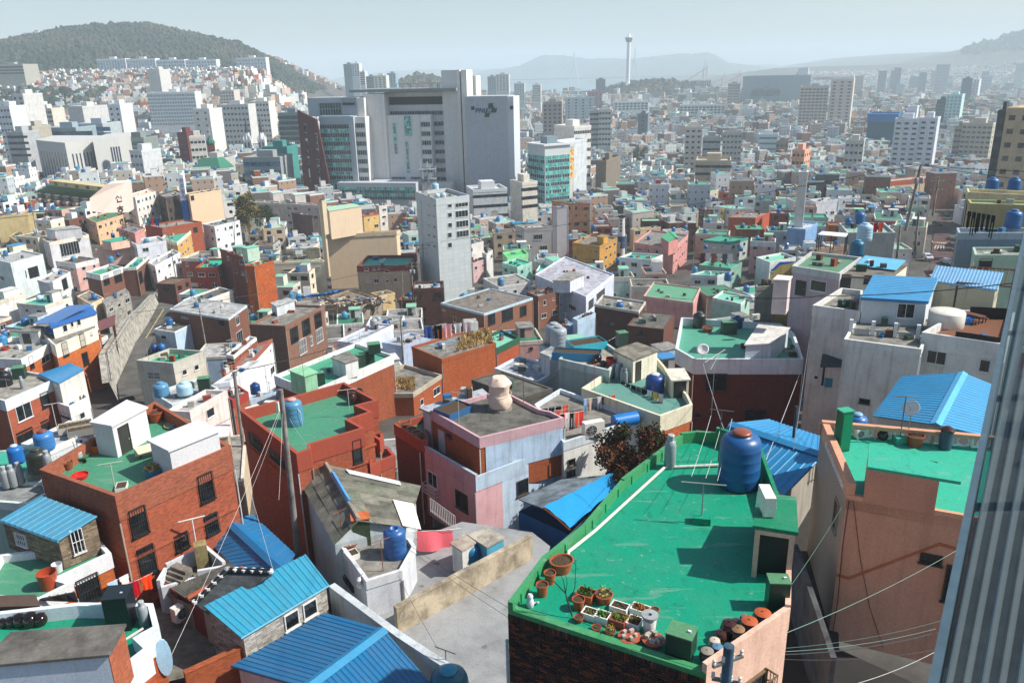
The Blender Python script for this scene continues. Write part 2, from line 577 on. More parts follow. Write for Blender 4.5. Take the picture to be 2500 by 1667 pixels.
def house(name,label,cat,poly,z,zg,wall,roof,par=.5,parm=None,band=.35,wins=(),aw=1,doors=(),huts=(),group=None,drop=0.,pout=.05,pth=.18,zfs=None,eave=0.,ledge=None):
 if len(poly)==3:
  (a,b),(c,d),(e,f)=poly;poly=[*poly,(a+e-c,b+f-d)]
 if aw==1:aw=(2.9,"std","#cfd0ce",len(label)*7+int(z),.75)
 n=len(poly)
 cx,cy=sum(p[0]for p in poly)/n,sum(p[1]for p in poly)/n
 root=thing(name,label,cat,(cx,cy,zg),group)
 FOOT.append(poly)
 zf=z-par
 wm=mat(*wall);rm=mat(*roof);pm=mat(*(parm or wall))
 m=MB()
 m.prism(poly,zg-1.5,zf-.12,top=False)
 m.build('wall',wm,root)
 r=MB()
 if par>0.05:
  r.prism(offset(poly,-.01),zf-.16,zf,bot=True);r.build('roof',rm,root)
  g=MB();g.ring(offset(poly,pout),offset(poly,-pth),zf-band,z);g.build('parapet',pm,root)
 else:
  r.prism(offset(poly,eave or.2),zf-.2,zf,bot=True);r.build('roof',rm,root)
 if ledge:
  for lz in ledge[1:]:
   g=MB();g.ring(offset(poly,.09),offset(poly,-.05),lz,lz+.16);g.build('ledge',mat(*ledge[0]),root)
 rd=Rnd(int(cx*7+cy))
 if n>3 and zf-zg>3:
  for i in(1,2):
   a=offset(poly,.07)[i];p_tube(root,'drain_pipe',[(*a,zf-band-.1),(*a,zg-1)],.05,('plastic',rd.choice(('#c9ccca','#8d9496','#b3a898'))),5)
  if cy>85 and rd.random()<.7:
   a=poly[rd.randrange(n)];b=((a[0]*2+cx)/3,(a[1]*2+cy)/3);h=rd.uniform(1.8,3.4);A=rd.uniform(0,3)
   p_tube(root,'aerial',[(*b,zf),(*b,zf+h)],.035,('metal','#8a8c8c'),4)
   p_tube(root,'aerial_bar',[(b[0]-.6*cos(A),b[1]-.6*sin(A),zf+h-.1),(b[0]+.6*cos(A),b[1]+.6*sin(A),zf+h-.1)],.03,('metal','#8a8c8c'),4)
  if cy>60:
   for k in range(rd.randrange(2,6)):
    u,v=rd.uniform(.2,.8),rd.uniform(.2,.8)
    b=(poly[0][0]+(poly[1][0]-poly[0][0])*u+(poly[-1][0]-poly[0][0])*v,poly[0][1]+(poly[1][1]-poly[0][1])*u+(poly[-1][1]-poly[0][1])*v)
    if n==4:p_box(root,'roof_box',(*b,zf),(rd.uniform(.35,1.1),rd.uniform(.3,.7),rd.uniform(.25,.9)),rd.uniform(0,3),('plaster',rd.choice(('#a9a8a2','#5d4636','#8a4a34','#d5d5d2','#3c5a4a','#2f6a9a','#6b6a66'))))
 for i,s,wz,w,h,*st in wins:
  add_window(root,poly[i],poly[(i+1)%n],s,wz,w,h,*(st or['std']))
 for i,s,dz,w,h,*c in doors:add_door(root,poly[i],poly[(i+1)%n],s,dz,w,h,*c)
 if aw:
  auto_windows(root,poly,zg,zf,*aw)
 for hp,h0,h1,hw,hr,*dd in huts:
  mb=MB();mb.prism(hp,h0,h1-.12,top=False);H=mb.build('stair_hut',mat(*hw),root)
  mb=MB();mb.prism(offset(hp,.12),h1-.12,h1,bot=True);mb.build('hut_roof',mat(*hr),H)
  for i,s,dz,w,h,*c in dd:
   D=add_door(root,hp[i],hp[(i+1)%len(hp)],s,dz,w,h,*(c or['#33302e']))
   D.parent=H
 return root
def p_prism(root,name,poly,z0,z1,m,parent=None):
 mb=MB();mb.prism(poly,z0,z1,bot=True)
 return mb.build(name,mat(*m),parent or root)
def p_box(root,name,c,sz,rz,m,parent=None):
 mb=MB();mb.box(c,sz,rz)
 return mb.build(name,mat(*m),parent or root)
def p_tube(root,name,pts,r,m,n=5,parent=None):
 mb=MB();mb.tube(pts,r,n)
 return mb.build(name,mat(*m),parent or root)
def p_obox(root,name,o,ex,ey,ez,m,parent=None):
 mb=MB();mb.obox(o,ex,ey,ez)
 return mb.build(name,mat(*m),parent or root)
def p_poly(root,name,pts,th,m,parent=None):
 P=[V3(p)for p in pts]
 nr=(P[1]-P[0]).cross(P[2]-P[0]).normalized()
 if nr.z<0:P.reverse();nr=-nr
 mb=MB();n=len(P)
 mb.v=[tuple(p)for p in P]+[tuple(p-nr*th)for p in P]
 mb.f=[tuple(range(n)),tuple(n+i for i in reversed(range(n)))]+[(i,n+i,n+(i+1)%n,(i+1)%n)for i in range(n)]
 mb.m=[0]*(n+2)
 return mb.build(name,mat(*m),parent or root)
TANKC={'blue':'#22639c','teal':'#1c7494','sky':'#5f9dbf','navy':'#163f78','cyan':'#3d89b0','dark':'#20282a','grey':'#9aa3a8','white':'#d8dce0','pale':'#a9cfe2','cream':'#dcd8c8','green':'#1d8a66','weath':'#4f86a8'}
def water_tank(label,c,r,h,col='blue',lid=None,group='water tanks on the rooftops',style=0,hose=False):
 key=('tank',round(r,2),round(h,2),col,lid,style)
 if key not in CACHE:
  if style==2:
   pr=[(r,0),(r,h*.97),(r*.97,h),(r*.55,h+r*.06),(.01,h+r*.08)]
  else:
   sh=r*.42
   pr=[(r*.97,0),(r,.05)]
   for k in range(1,5):
    zz=(h-sh)*k/4.5
    pr+=[(r*(1-.012*k),zz-.02),(r*(1-.012*k)*1.008,zz),(r*(1-.012*k),zz+.02)]
   pr+=[(r*.94,h-sh),(r*.87,h-sh*.6),(r*.62,h-sh*.2),(r*.42,h-sh*.1),(r*.42,h)]
   if style==1:pr+=[(r*.33,h),(r*.33,h-.12),(.01,h-.13)]
   else:pr+=[(.01,h)]
  m=MB();m.lathe((0,0,0),pr,20)
  b=m.mesh('tank_body',mat('plastic',TANKC.get(col,col)),smooth=True)
  lm=None
  if style==0:
   l=MB();l.lathe((0,0,h-.01),[(r*.46,0),(r*.46,.07),(r*.38,.12),(.01,.14)],16)
   lm=l.mesh('lid',mat('plastic',TANKC.get(lid,lid)if lid else TANKC.get(col,col)),smooth=True)
  CACHE[key]=(b,lm)
 b,lm=CACHE[key]
 t=thing('water_tank',label,'water tank',c,group)
 o=bpy.data.objects.new('tank_body',b);COL.objects.link(o);o.parent=t
 if lm:
  o=bpy.data.objects.new('lid',lm);COL.objects.link(o);o.parent=t
 if hose:
  p_tube(t,'pipe',[(c[0]+r*.3,c[1]-r*.5,c[2]+h-.15),(c[0]+r*.95,c[1]-r*.75,c[2]+h*.6),(c[0]+r,c[1]-r*.6,c[2]+.1)],.025,('plastic','#c9ced0'))
 return t
def cheap_tank(label,c,r,h,col,group='water tanks on the rooftops'):
 key=('ct',round(r,1),round(h,1),col)
 if key not in CACHE:
  r,h=round(r,1),round(h,1)
  m=MB();m.lathe((0,0,0),[(r,0),(r,h*.8),(r*.6,h*.93),(r*.4,h),(.01,h)],12)
  CACHE[key]=m.mesh('water_tank',mat('plastic',TANKC.get(col,col)),smooth=True)
 o=bpy.data.objects.new('water_tank',CACHE[key]);COL.objects.link(o);o.location=c
 return tag(o,label,'water tank',group)
def pot(label,c,r,h,col='#a5552f',plant=None,group='flower pots on the rooftops',sx=1.,rz=0.):
 t=thing('plant_pot',label,'pot',c,group)
 m=MB();m.lathe(c,[(r*.74,0),(r*.98,h*.9),(r*1.06,h*.9),(r*1.06,h),(r*.93,h),(r*.9,h*.86)],18,sx=sx,rz=rz)
 m.f.pop();m.m.pop()
 m.build('pot_body',mat('plastic',col),t,smooth=True)
 s=MB();s.lathe(c,[(r*.92,h*.86),(r*.5,h*.9),(.01,h*.92)],14,sx=sx,rz=rz);s.f.pop(-1)if False else None
 s.build('soil',mat('soil','#4b3d2c'),t)
 if plant:leaves('plant',t,(c[0],c[1],c[2]+h*.9),r*.9,plant[1],plant[0],plant[2],rd=Rnd(int(c[0]*97+c[1]*31)))
 return t
def leaves(name,parent,c,r,h,col,n,rd=random,size=.07):
 m=MB()
 for i in range(n):
  a=rd.uniform(0,6.28);rr=r*math.sqrt(rd.random())
  p=V3((c[0]+rr*cos(a),c[1]+rr*sin(a),c[2]+h*rd.random()**1.5))
  d=V3((rd.gauss(0,1),rd.gauss(0,1),rd.gauss(.4,.6))).normalized()*size*rd.uniform(.7,1.6)
  s=d.cross(V3((rd.gauss(0,1),rd.gauss(0,1),rd.gauss(0,1)))).normalized()*size*.45
  m.face(p,p+d*.5+s,p+d,p+d*.5-s)
 return m.build(name,mat('leaf',col),parent)
def planter(label,c,sx,sy,h,rz,col='#e4e4de',plant=None,group='planter boxes on the green roof'):
 t=thing('planter_box',label,'planter',c,group)
 ca,sa=cos(rz),sin(rz)
 def pl(a,b):return[(c[0]+x*ca-y*sa,c[1]+x*sa+y*ca)for x,y in((-a,-b),(a,-b),(a,b),(-a,b))]
 m=MB();m.ring(pl(sx/2,sy/2),pl(sx/2-.035,sy/2-.035),c[2],c[2]+h)
 m.prism(pl(sx/2-.03,sy/2-.03),c[2],c[2]+.03)
 m.build('box_body',mat('plastic',col),t)
 s=MB();s.prism(pl(sx/2-.036,sy/2-.036),c[2]+.02,c[2]+h*.82);s.build('soil',mat('soil','#4b3d2c'),t)
 if plant:
  rd=Rnd(int(c[0]*77+c[1]*13))
  mm=MB()
  for i in range(plant[2]):
   x,y=rd.uniform(-sx/2+.06,sx/2-.06),rd.uniform(-sy/2+.06,sy/2-.06)
   p=V3((c[0]+x*ca-y*sa,c[1]+x*sa+y*ca,c[2]+h*.82+rd.random()**2*plant[1]))
   d=V3((rd.gauss(0,1),rd.gauss(0,1),rd.gauss(.5,.5))).normalized()*rd.uniform(.04,.1)
   s_=d.cross(V3((rd.gauss(0,1),rd.gauss(0,1),rd.gauss(0,1)))).normalized()*.03
   mm.face(p,p+d*.5+s_,p+d,p+d*.5-s_)
  mm.build('plant',mat('leaf',plant[0],5.),t)
 return t
def jar(label,c,r,h,col='#2a1712',lid=None,group='earthenware jars on the rooftops'):
 t=thing('earthenware_jar',label,'jar',c,group)
 m=MB();m.lathe(c,[(r*.6,0),(r*.9,h*.25),(r,h*.52),(r*.88,h*.78),(r*.66,h*.9),(r*.7,h*.95),(r*.6,h*.96)],18)
 m.build('jar_body',mat('glaze',col),t,smooth=True)
 l=MB();l.lathe(c,[(r*.78,h*.96),(r*.8,h),(r*.5,h*1.08),(.14*r,h*1.1),(.12*r,h*1.16),(.01,h*1.17)],18)
 l.build('lid',mat('glaze' if not lid else 'plastic',lid or col),t,smooth=True)
 return t
def gas_cylinder(label,c,col='#8f979a',group='gas cylinders on the rooftops',k=1.):
 t=thing('gas_cylinder',label,'gas cylinder',c,group)
 m=MB();m.lathe(c,[(.17*k,0),(.19*k,.06*k),(.19*k,.8*k),(.16*k,.92*k),(.07*k,1.0*k),(.01,1.0*k)],14);m.build('cylinder_body',mat('metal',col),t,smooth=True)
 m=MB();m.lathe(c,[(.11*k,.98*k),(.12*k,1.15*k),(.1*k,1.17*k)],10);m.build('valve_guard',mat('metal','#aab0b2'),t)
 return t
def ac_unit(label,c,rz,k=1.,group='air conditioner units outdoors',col='#dedcd2'):
 key=('ac',k,col)
 if key not in CACHE:
  m=MB();m.box((0,0,.06),(.85*k,.32*k,.6*k))
  for x in(-.3,.3):m.box((x*k,0,0),(.06,.34*k,.06))
  g=MB()
  pts=[(-.14*k+.22*k*cos(a*PI/8),-.175*k,.06+.3*k+.22*k*sin(a*PI/8))for a in range(16)]
  g.face(*[pts[i]for i in range(16)])
  f=MB()
  for q in(.22,.15,.08):f.tube([(-.14*k+q*k*cos(a*PI/8),-.185*k,.06+.3*k+q*k*sin(a*PI/8))for a in range(17)],.009,4)
  for a in range(4):
   dx,dz=.22*k*cos(a*PI/4),.22*k*sin(a*PI/4)
   f.tube([(-.14*k-dx,-.185*k,.06+.3*k-dz),(-.14*k+dx,-.185*k,.06+.3*k+dz)],.008,4)
  CACHE[key]=(m.mesh('casing',mat('plastic',col)),g.mesh('fan',mat('plastic','#2a2d2e')),f.mesh('fan_guard',mat('metal','#b9bab6')))
 t=thing('air_conditioner',label,'air conditioner',c,group)
 t.rotation_euler=(0,0,rz)
 for n_,me in zip(('casing','fan','fan_guard'),CACHE[key]):
  o=bpy.data.objects.new(n_,me);COL.objects.link(o);o.parent=t
 return t
def dish(label,c,az,r=.35,post=.9,group='satellite dishes',el=40):
 t=thing('satellite_dish',label,'satellite dish',c,group)
 key=('dish',r)
 if key not in CACHE:
  m=MB();m.lathe((0,0,0),[(.01,0),(r*.35,r*.03),(r*.7,r*.12),(r,r*.26),(r*1.0,r*.29),(r*.7,r*.15),(.01,r*.03)],20)
  CACHE[key]=m.mesh('reflector',mat('plastic','#e2e2de'),smooth=True)
 o=bpy.data.objects.new('reflector',CACHE[key]);COL.objects.link(o);o.parent=t
 o.location=(0,0,post)
 o.rotation_euler=(0,R(90-el),az)
 d=V3((cos(az)*cos(R(el)),sin(az)*cos(R(el)),sin(R(el))))
 cc=V3(c)
 p_tube(t,'mast',[cc,cc+V3((0,0,post))],.03,('metal','#9a9c9a'))
 p_tube(t,'feed_arm',[cc+V3((0,0,post-r*.6)),cc+V3((0,0,post))+d*r*.9],.015,('metal','#8b8d8c'))
 return t
def yagi(label,base,h,az,L=1.2,n=8,col='#9a9e9f',group='television aerials',arms=1):
 t=thing('television_aerial',label,'aerial',base,group)
 b=V3(base)
 p_tube(t,'mast',[b,b+V3((0,0,h))],.018,('metal',col))
 for a in range(arms):
  m=MB();z=h-.05-a*.42
  d=V3((cos(az+a*.35),sin(az+a*.35),.12));s=V3((-d.y,d.x,0)).normalized()
  o=b+V3((0,0,z))
  m.tube([o-d*L*.5,o+d*L*.5],.014,4)
  for i in range(n):
   q=o+d*L*(i/(n-1)-.5);w=.28-.012*i
   m.tube([q-s*w,q+s*w],.009,4)
  m.build('element_rack',mat('metal',col),t)
 return t
def t_post(label,base,h,w,rz,col='#c9c9c4',foot=None,group='clothesline posts',r=.025):
 t=thing('clothesline_post',label,'post',base,group)
 b=V3(base);d=V3((cos(rz),sin(rz),0))*w/2
 p_tube(t,'upright',[b,b+V3((0,0,h))],r,('metal',col))
 p_tube(t,'crossbar',[b+V3((0,0,h))-d,b+V3((0,0,h))+d],r,('metal',col))
 if foot:p_box(t,'foot_block',base,foot[0],rz,foot[1])
 return t
def cable(label,pts,sag=.25,r=.012,col='#15171a',group='overhead cables',n=8,name='cable'):
 P=[]
 for a,b in zip(pts,pts[1:]):
  a,b=V3(a),V3(b)
  for i in range(n):
   s=i/n
   P.append(a.lerp(b,s)-V3((0,0,sag*4*s*(1-s))))
 P.append(V3(pts[-1]))
 m=MB();m.tube(P,r,4)
 o=m.build(name,mat('plastic',col),None,org=tuple(pts[0]))
 return tag(o,label,'cable',group)
def utility_pole(label,base,top,r0=.17,r1=.11,col='#8d8a84',arms=(),group='utility poles',trans=False,lean=None):
 b=V3(base);t_=V3((base[0]+(lean or(0,0))[0],base[1]+(lean or(0,0))[1],top))
 t=thing('utility_pole',label,'utility pole',base,group)
 mb=MB();mb.tube([b,t_],r0,10,r1=r1);mb.build('shaft',mat('concrete',col),t,smooth=True)
 for dz,w,rz in arms:
  c=t_-V3((0,0,dz));d=V3((cos(rz),sin(rz),0))
  A=p_obox(t,'crossarm',c-d*w/2-V3((-d.y,d.x,0))*.04,d*w,V3((-d.y,d.x,0))*.08,(0,0,.08),('metal','#6f716f'))
  mb=MB()
  for k in range(4):
   q=c+d*w*(k/3-.5)*.92
   mb.lathe((q.x,q.y,q.z+.08),[(.05,0),(.05,.05),(.03,.07),(.05,.1),(.05,.14),(.02,.16)],8)
  mb.build('insulator',mat('glaze','#cfcac0'),A)
 if trans:
  for sgn in(-1,1):
   mb=MB();mb.lathe((t_.x+.4*sgn,t_.y-.1,t_.z-2.6),[(.26,0),(.28,.05),(.28,.75),(.2,.85),(.01,.87)],12);mb.build('transformer',mat('metal','#9a9d9c'),t,smooth=True)
 return t
def cloth_item(label,p,q,drop,col,seed,kind='shirt',group='laundry on the clotheslines',name=None):
 rd=Rnd(seed)
 p,q=V3(p),V3(q)
 d=q-p;s=V3((-d.y,d.x,0)).normalized()if d.xy.length>1e-6 else V3((0,1,0))
 nx,nz=8,6
 m=MB()
 ph=rd.uniform(0,6)
 def P(i,j,back=0):
  u,v=i/nx,j/nz
  a=d.length*.05*sin(u*9+ph)*(.3+v)+.03*v*sin(u*17+ph*2)
  ww=1.
  if kind=='trousers':ww=1-.12*v
  sagz=-.08*d.length*.3*sin(u*PI)*(1 if kind=='sheet' else.3)
  x=p+d*(.5+(u-.5)*ww)+s*(a+back*.02)
  return x+V3((0,0,sagz-drop*v*(1+.06*sin(u*7+ph))))
 for bk in(0,1):
  k=len(m.v)
  for j in range(nz+1):
   for i in range(nx+1):m.v.append(tuple(P(i,j,bk)))
  for j in range(nz):
   for i in range(nx):
    if kind=='trousers' and j>=2 and i in(3,4):continue
    if kind=='shirt' and j>=2 and i in(0,7):continue
    a=k+j*(nx+1)+i
    f=(a,a+nx+1,a+nx+2,a+1)
    m.f.append(f if bk==0 else tuple(reversed(f)));m.m.append(0)
 nm=name or{'shirt':'shirt','trousers':'trousers','sheet':'bed_sheet','towel':'towel','socks':'sock'}[kind]
 o=m.build(nm,mat('cloth',col),None,org=tuple(p),smooth=True)
 return tag(o,label,{'bed_sheet':'sheet','sock':'sock'}.get(nm,nm),group)
def blob(m,c,r,rd,mi=0,sq=1.,sub=1):
 t=(1+5**.5)/2
 V=[(-1,t,0),(1,t,0),(-1,-t,0),(1,-t,0),(0,-1,t),(0,1,t),(0,-1,-t),(0,1,-t),(t,0,-1),(t,0,1),(-t,0,-1),(-t,0,1)]
 F=[(0,11,5),(0,5,1),(0,1,7),(0,7,10),(0,10,11),(1,5,9),(5,11,4),(11,10,2),(10,7,6),(7,1,8),(3,9,4),(3,4,2),(3,2,6),(3,6,8),(3,8,9),(4,9,5),(2,4,11),(6,2,10),(8,6,7),(9,8,1)]
 k=len(m.v)
 for v in V:
  s=r/1.9*rd.uniform(.65,1.3)
  m.v.append((c[0]+v[0]*s,c[1]+v[1]*s,c[2]+v[2]*s*sq))
 for f in F:m.f.append(tuple(k+i for i in f));m.m.append(mi)
def tree(label,base,h,r,cols,trunk_h,n=2600,size=.16,cat='tree',name='tree',group=None,conifer=False,seed=1):
 rd=Rnd(seed)
 t=thing(name,label,cat,base,group)
 b=V3(base)
 m=MB()
 top=b+V3((rd.uniform(-.2,.2),rd.uniform(-.2,.2),h*.8))
 m.tube([b,b.lerp(top,.5)+V3((.1,.05,0)),top],.05*h**.8*.6,7,r1=.02)
 cl=[]
 if conifer:
  for i in range(26):
   z=h*(.12+.88*i/26);a=i*2.4;rr=r*(1-i/26)*rd.uniform(.6,1)
   cl.append((V3((b.x+rr*.6*cos(a),b.y+rr*.6*sin(a),b.z+z)),r*.42*(1.1-i/26)))
 else:
  for i in range(30):
   a=rd.uniform(0,6.28);e=rd.uniform(-.6,1.)
   rr=r*rd.uniform(.35,.85)*math.sqrt(max(.1,1-e*e*.7))
   cc=V3((b.x+rr*cos(a),b.y+rr*sin(a),b.z+trunk_h+(h-trunk_h)*(.48+.4*e)))
   cl.append((cc,r*rd.uniform(.17,.33)))
   st=b.lerp(top,rd.uniform(.35,.75))
   m.tube([st,st.lerp(cc,.5)+V3((0,0,.1)),cc],.035*h*.25,5,r1=.012)
 m.build('trunk',mat('wood','#4a3b2e'),t)
 parts=[MB()for _ in cols]
 for i in range(n):
  c,cr=rd.choice(cl)
  d=V3((rd.gauss(0,1),rd.gauss(0,1),rd.gauss(0,1))).normalized()*cr*rd.uniform(.5,1.15)
  p=c+d
  a=V3((rd.gauss(0,1),rd.gauss(0,1),rd.gauss(0,.7))).normalized()*size*rd.uniform(.6,1.3)
  s=a.cross(V3((rd.gauss(0,1),rd.gauss(0,1),rd.gauss(0,1)))).normalized()*size*.5
  k=int((sin(c.x*3.1+c.y*1.7+c.z*2.3)*.5+.5)*len(cols)*.999)
  if rd.random()<.25:k=rd.randrange(len(cols))
  parts[k].face(p,p+a*.5+s,p+a,p+a*.5-s)
 cr=None
 for mbq,cc in zip(parts,cols):
  if mbq.f:
   o=mbq.build('crown' if cr is None else 'foliage',mat('leaf',cc),t if cr is None else cr)
   cr=cr or o
 return t
def car(label,c,rz,col,group='cars in the streets',cat='car'):
 key=('car',col)
 if key not in CACHE:
  m=MB()
  prof=[(-2.1,.35),(-2.15,.75),(-2.0,.95),(-1.25,1.0),(-.7,1.42),(.85,1.45),(1.55,1.0),(2.05,.9),(2.15,.6),(2.1,.35)]
  for s in(-1,1):
   pass
  k=0;n=len(prof)
  for y in(-.85,.85):
   for x,z in prof:m.v.append((x,y*(.86 if z>1.2 else 1),z))
  m.f.append(tuple(range(n)));m.f.append(tuple(n+i for i in reversed(range(n))));m.m+=[0,0]
  for i in range(n):j=(i+1)%n;m.f.append((i,n+i,n+j,j));m.m.append(0)
  g=MB()
  for s in(-1,1):g.face((-1.1,s*.80,1.02),(1.3,s*.80,1.02),(.8,s*.745,1.38),(-.65,s*.745,1.38))
  g.face((-1.22,-.72,1.05),(-1.22,.72,1.05),(-.74,.66,1.4),(-.74,-.66,1.4))
  g.face((1.5,-.72,1.06),(1.5,.72,1.06),(.92,.66,1.44),(.92,-.66,1.44))
  w=MB()
  for x in(-1.3,1.3):
   for y in(-.86,.72):
    N=10
    a=[(x+.32*cos(i*2*PI/N),y,.33+.32*sin(i*2*PI/N))for i in range(N)]
    k=len(w.v);w.v+=a+[(p[0],y+.14,p[2])for p in a]
    w.f+=[tuple(k+i for i in range(N)),tuple(k+N+i for i in reversed(range(N)))]+[(k+i,k+N+i,k+N+(i+1)%N,k+(i+1)%N)for i in range(N)];w.m+=[0]*(N+2)
  CACHE[key]=(m.mesh('body',mat('glaze',col)),g.mesh('window',mat('glass',GLASS)),w.mesh('wheel',mat('plastic','#141414')))
 t=thing('parked_car',label,cat,c,group)
 t.rotation_euler=(0,0,rz)
 for n_,me in zip(('body','window','wheel'),CACHE[key]):
  o=bpy.data.objects.new(n_,me);COL.objects.link(o);o.parent=t
 return t
def wall_seg(root,name,p,q,z0,z1,th,m,parent=None,inward=True):
 dx,dy=q[0]-p[0],q[1]-p[1];L=math.hypot(dx,dy)
 nx,ny=-dy/L*th,dx/L*th
 mb=MB();mb.obox((p[0],p[1],z0),(dx,dy,0),(nx,ny,0),(0,0,z1-z0))
 return mb.build(name,mat(*m),parent or root)
def brick_face(root,p,q,z0,z1,cols,bw=.215,bh=.068,mort=.018,limit=280,soldier=True,parent=None):
 rd=Rnd(3)
 dx,dy=q[0]-p[0],q[1]-p[1];L=math.hypot(dx,dy)
 t=V3((dx/L,dy/L,0));n=V3((t.y,-t.x,0))
 ms=[mat('plaster',c,.3)for c in cols]
 def base(w,h):
  key=('bk',round(w,3),round(h,3))
  if key not in CACHE:
   CACHE[key]={}
  return CACHE[key]
 joined=MB()
 rz=math.atan2(dy,dx)
 count=0
 z=z1
 row=0
 while z-bh>z0:
  if row==0 and soldier:
   w_,h_=bh,bw
  else:w_,h_=bw,bh
  z-=h_+mort
  s=-(w_/2 if row%2 else 0)
  while s<L:
   a,b=max(0,s),min(L,s+w_)
   if b-a>.03:
    ci=min(len(cols)-1,int(rd.random()**1.4*len(cols)))
    pr=.016+rd.uniform(0,.007)
    o=V3((p[0],p[1],z))+t*a
    if count<limit and b-a>w_*.99:
     sh=base(w_,h_)
     if ci not in sh:
      mb=MB();mb.obox((0,-.022,0),(w_,0,0),(0,.03,0),(0,0,h_));sh[ci]=mb.mesh('brick',ms[ci])
     put('brick',sh[ci],parent or root,tuple(o+n*rd.uniform(-.003,.003)),rz)
     count+=1
    else:
     joined.obox(o+n*pr,t*(b-a),-n*.03,(0,0,h_),ci)
   s+=w_+mort
  row+=1
 o=joined.build('brick_courses',ms,parent or root)
 o['kind']='stuff'
def green_house(gp,zg,zf,zt):
 n=len(gp)
 cx,cy=sum(p[0]for p in gp)/n,sum(p[1]for p in gp)/n
 t=thing('house','dark brick house with a bright green flat roof full of pots','house',(cx,cy,zg))
 GPm=('roofpaint','#048c6c');PINK=('plaster','#dfb9a4')
 PAR=('roofpaint','#3f8f5d')
 mb=MB()
 ins=offset(gp,-.02)
 for i in range(n):
  j=(i+1)%n
  mb.face((*ins[i],zg),(*ins[j],zg),(*ins[j],zf-.1),(*ins[i],zf-.1),mi=1 if i in(1,2,3,4)else 0)
 mb.build('wall',[mat('plaster','#8d857c',.3),mat(*PINK)],t)
 mb=MB();mb.prism(offset(gp,-.05),zf-.15,zf,bot=True);mb.build('roof',mat(*GPm),t)
 hs={0:(zf+.12,.26,PAR),1:(zf+.42,.16,PINK),2:(zf+.5,.16,PINK),3:(zf+.75,.14,('roofpaint','#0c7f58')),4:(zf+.75,.14,('roofpaint','#0c7f58')),5:(zf+.75,.14,('roofpaint','#0c7f58')),6:(zt+.12,.16,PAR),7:(zt+.1,.16,PAR),8:(zt+.05,.16,PAR),9:(zt,.16,PAR),10:(zt,.16,PAR),11:(zt,.16,PAR)}
 for i in range(n):
  z1,th,m=hs[i]
  a,b=gp[i],gp[(i+1)%n]
  d=V3((b[0]-a[0],b[1]-a[1])).normalized()*.004*(i%3)
  wall_seg(t,'parapet',(a[0]+d.x,a[1]+d.y),b,zf-.35 if i else zf-.12,z1+.003*(i%4),th,m)
 for i in(8,9,10,11):
  a,b=V3(gp[i]),V3(gp[(i+1)%n]);L=(b-a).length;d=(b-a)/L;nn=V3((-d.y,d.x))
  k=max(1,int(L/1.2))
  for q in range(k):
   c=a+d*L*(q+.5)/k+nn*.165
   p_obox(t,'parapet_rib',(c.x,c.y,zf),(d.x*.08,d.y*.08,0),(nn.x*.03,nn.y*.03,0),(0,0,zt-zf-.04),('roofpaint','#0f9a62'))
 brick_face(t,gp[0],gp[1],zg+2.5,zf-.02,('#3a2722','#2c2220','#4c2e26','#1f1b1c','#6a3a28'))
 a,b=at_w(gp,3,-.15),None
 def X(px,py):return(px,py)
 p0,p1=V3(gp[3]),V3(gp[2])
 d=(p0-p1).normalized();nn=V3((-d.y,d.x))
 o=p1+d*((p0-p1).length*.52)
 w,ln,h=1.18,3.0,1.75
 hp=[o+nn*w,o,o+d*ln,o+d*ln+nn*w]
 hp=[(v.x,v.y)for v in hp]
 H=MB()
 z0,z1,z2=zf,zf+h,zf+h
 H.face((*hp[3],z0),(*hp[0],z0),(*hp[0],z1),(*hp[3],z1-.5));H.face((*hp[1],z0),(*hp[2],z0),(*hp[2],z1-.5),(*hp[1],z1));H.face((*hp[2],z0),(*hp[3],z0),(*hp[3],z1-.5),(*hp[2],z1-.5))
 S=H.build('stair_hut',mat('roofpaint','#0c7f58'),t)
 p_poly(t,'hut_roof',[(*offset(hp,.08)[0],z1+.12),(*offset(hp,.08)[1],z1+.12),(*offset(hp,.05)[2],z1-.38),(*offset(hp,.05)[3],z1-.38)],.12,('roofpaint','#0d7a55'),S)
 for s0,s1 in((0,.16),(w-.16,w)):
  q=V3(hp[0])+(V3(hp[1])-V3(hp[0])).normalized()*s0
  e=(V3(hp[1])-V3(hp[0])).normalized()*(s1-s0)
  p_obox(t,'door_jamb',(q.x-d.x*.06,q.y-d.y*.06,zf),(e.x,e.y,0),(d.x*.3,d.y*.3,0),(0,0,h-.16),PINK,S)
 q=V3(hp[0]);e=V3(hp[1])-q
 p_obox(t,'door_lintel',(q.x-d.x*.08,q.y-d.y*.08,zf+h-.16),(e.x,e.y,0),(d.x*.3,d.y*.3,0),(0,0,.18),PINK,S)
 p_obox(t,'doorway',(q.x+d.x*.2+e.x*.1,q.y+d.y*.2+e.y*.1,zf),(e.x*.8,e.y*.8,0),(d.x*.05,d.y*.05,0),(0,0,h-.2),('metal','#141718'),S)
 add_cage(t,gp[1],gp[2],.85,zf-2.3,1.9,1.15)
 p_tube(t,'rain_pipe',[(gp[0][0]-.06,gp[0][1]+.02,zf-1.0),(gp[0][0]-.06,gp[0][1]+.02,zg)],.05,('plastic','#9fb0b8'))
 p_tube(t,'rain_pipe',[(gp[1][0]-.35,gp[1][1]+.12,zf-.5),(gp[1][0]-.35,gp[1][1]+.12,zg)],.05,('plastic','#9fb0b8'))
 return t
def at_w(gp,i,d):return gp[i]
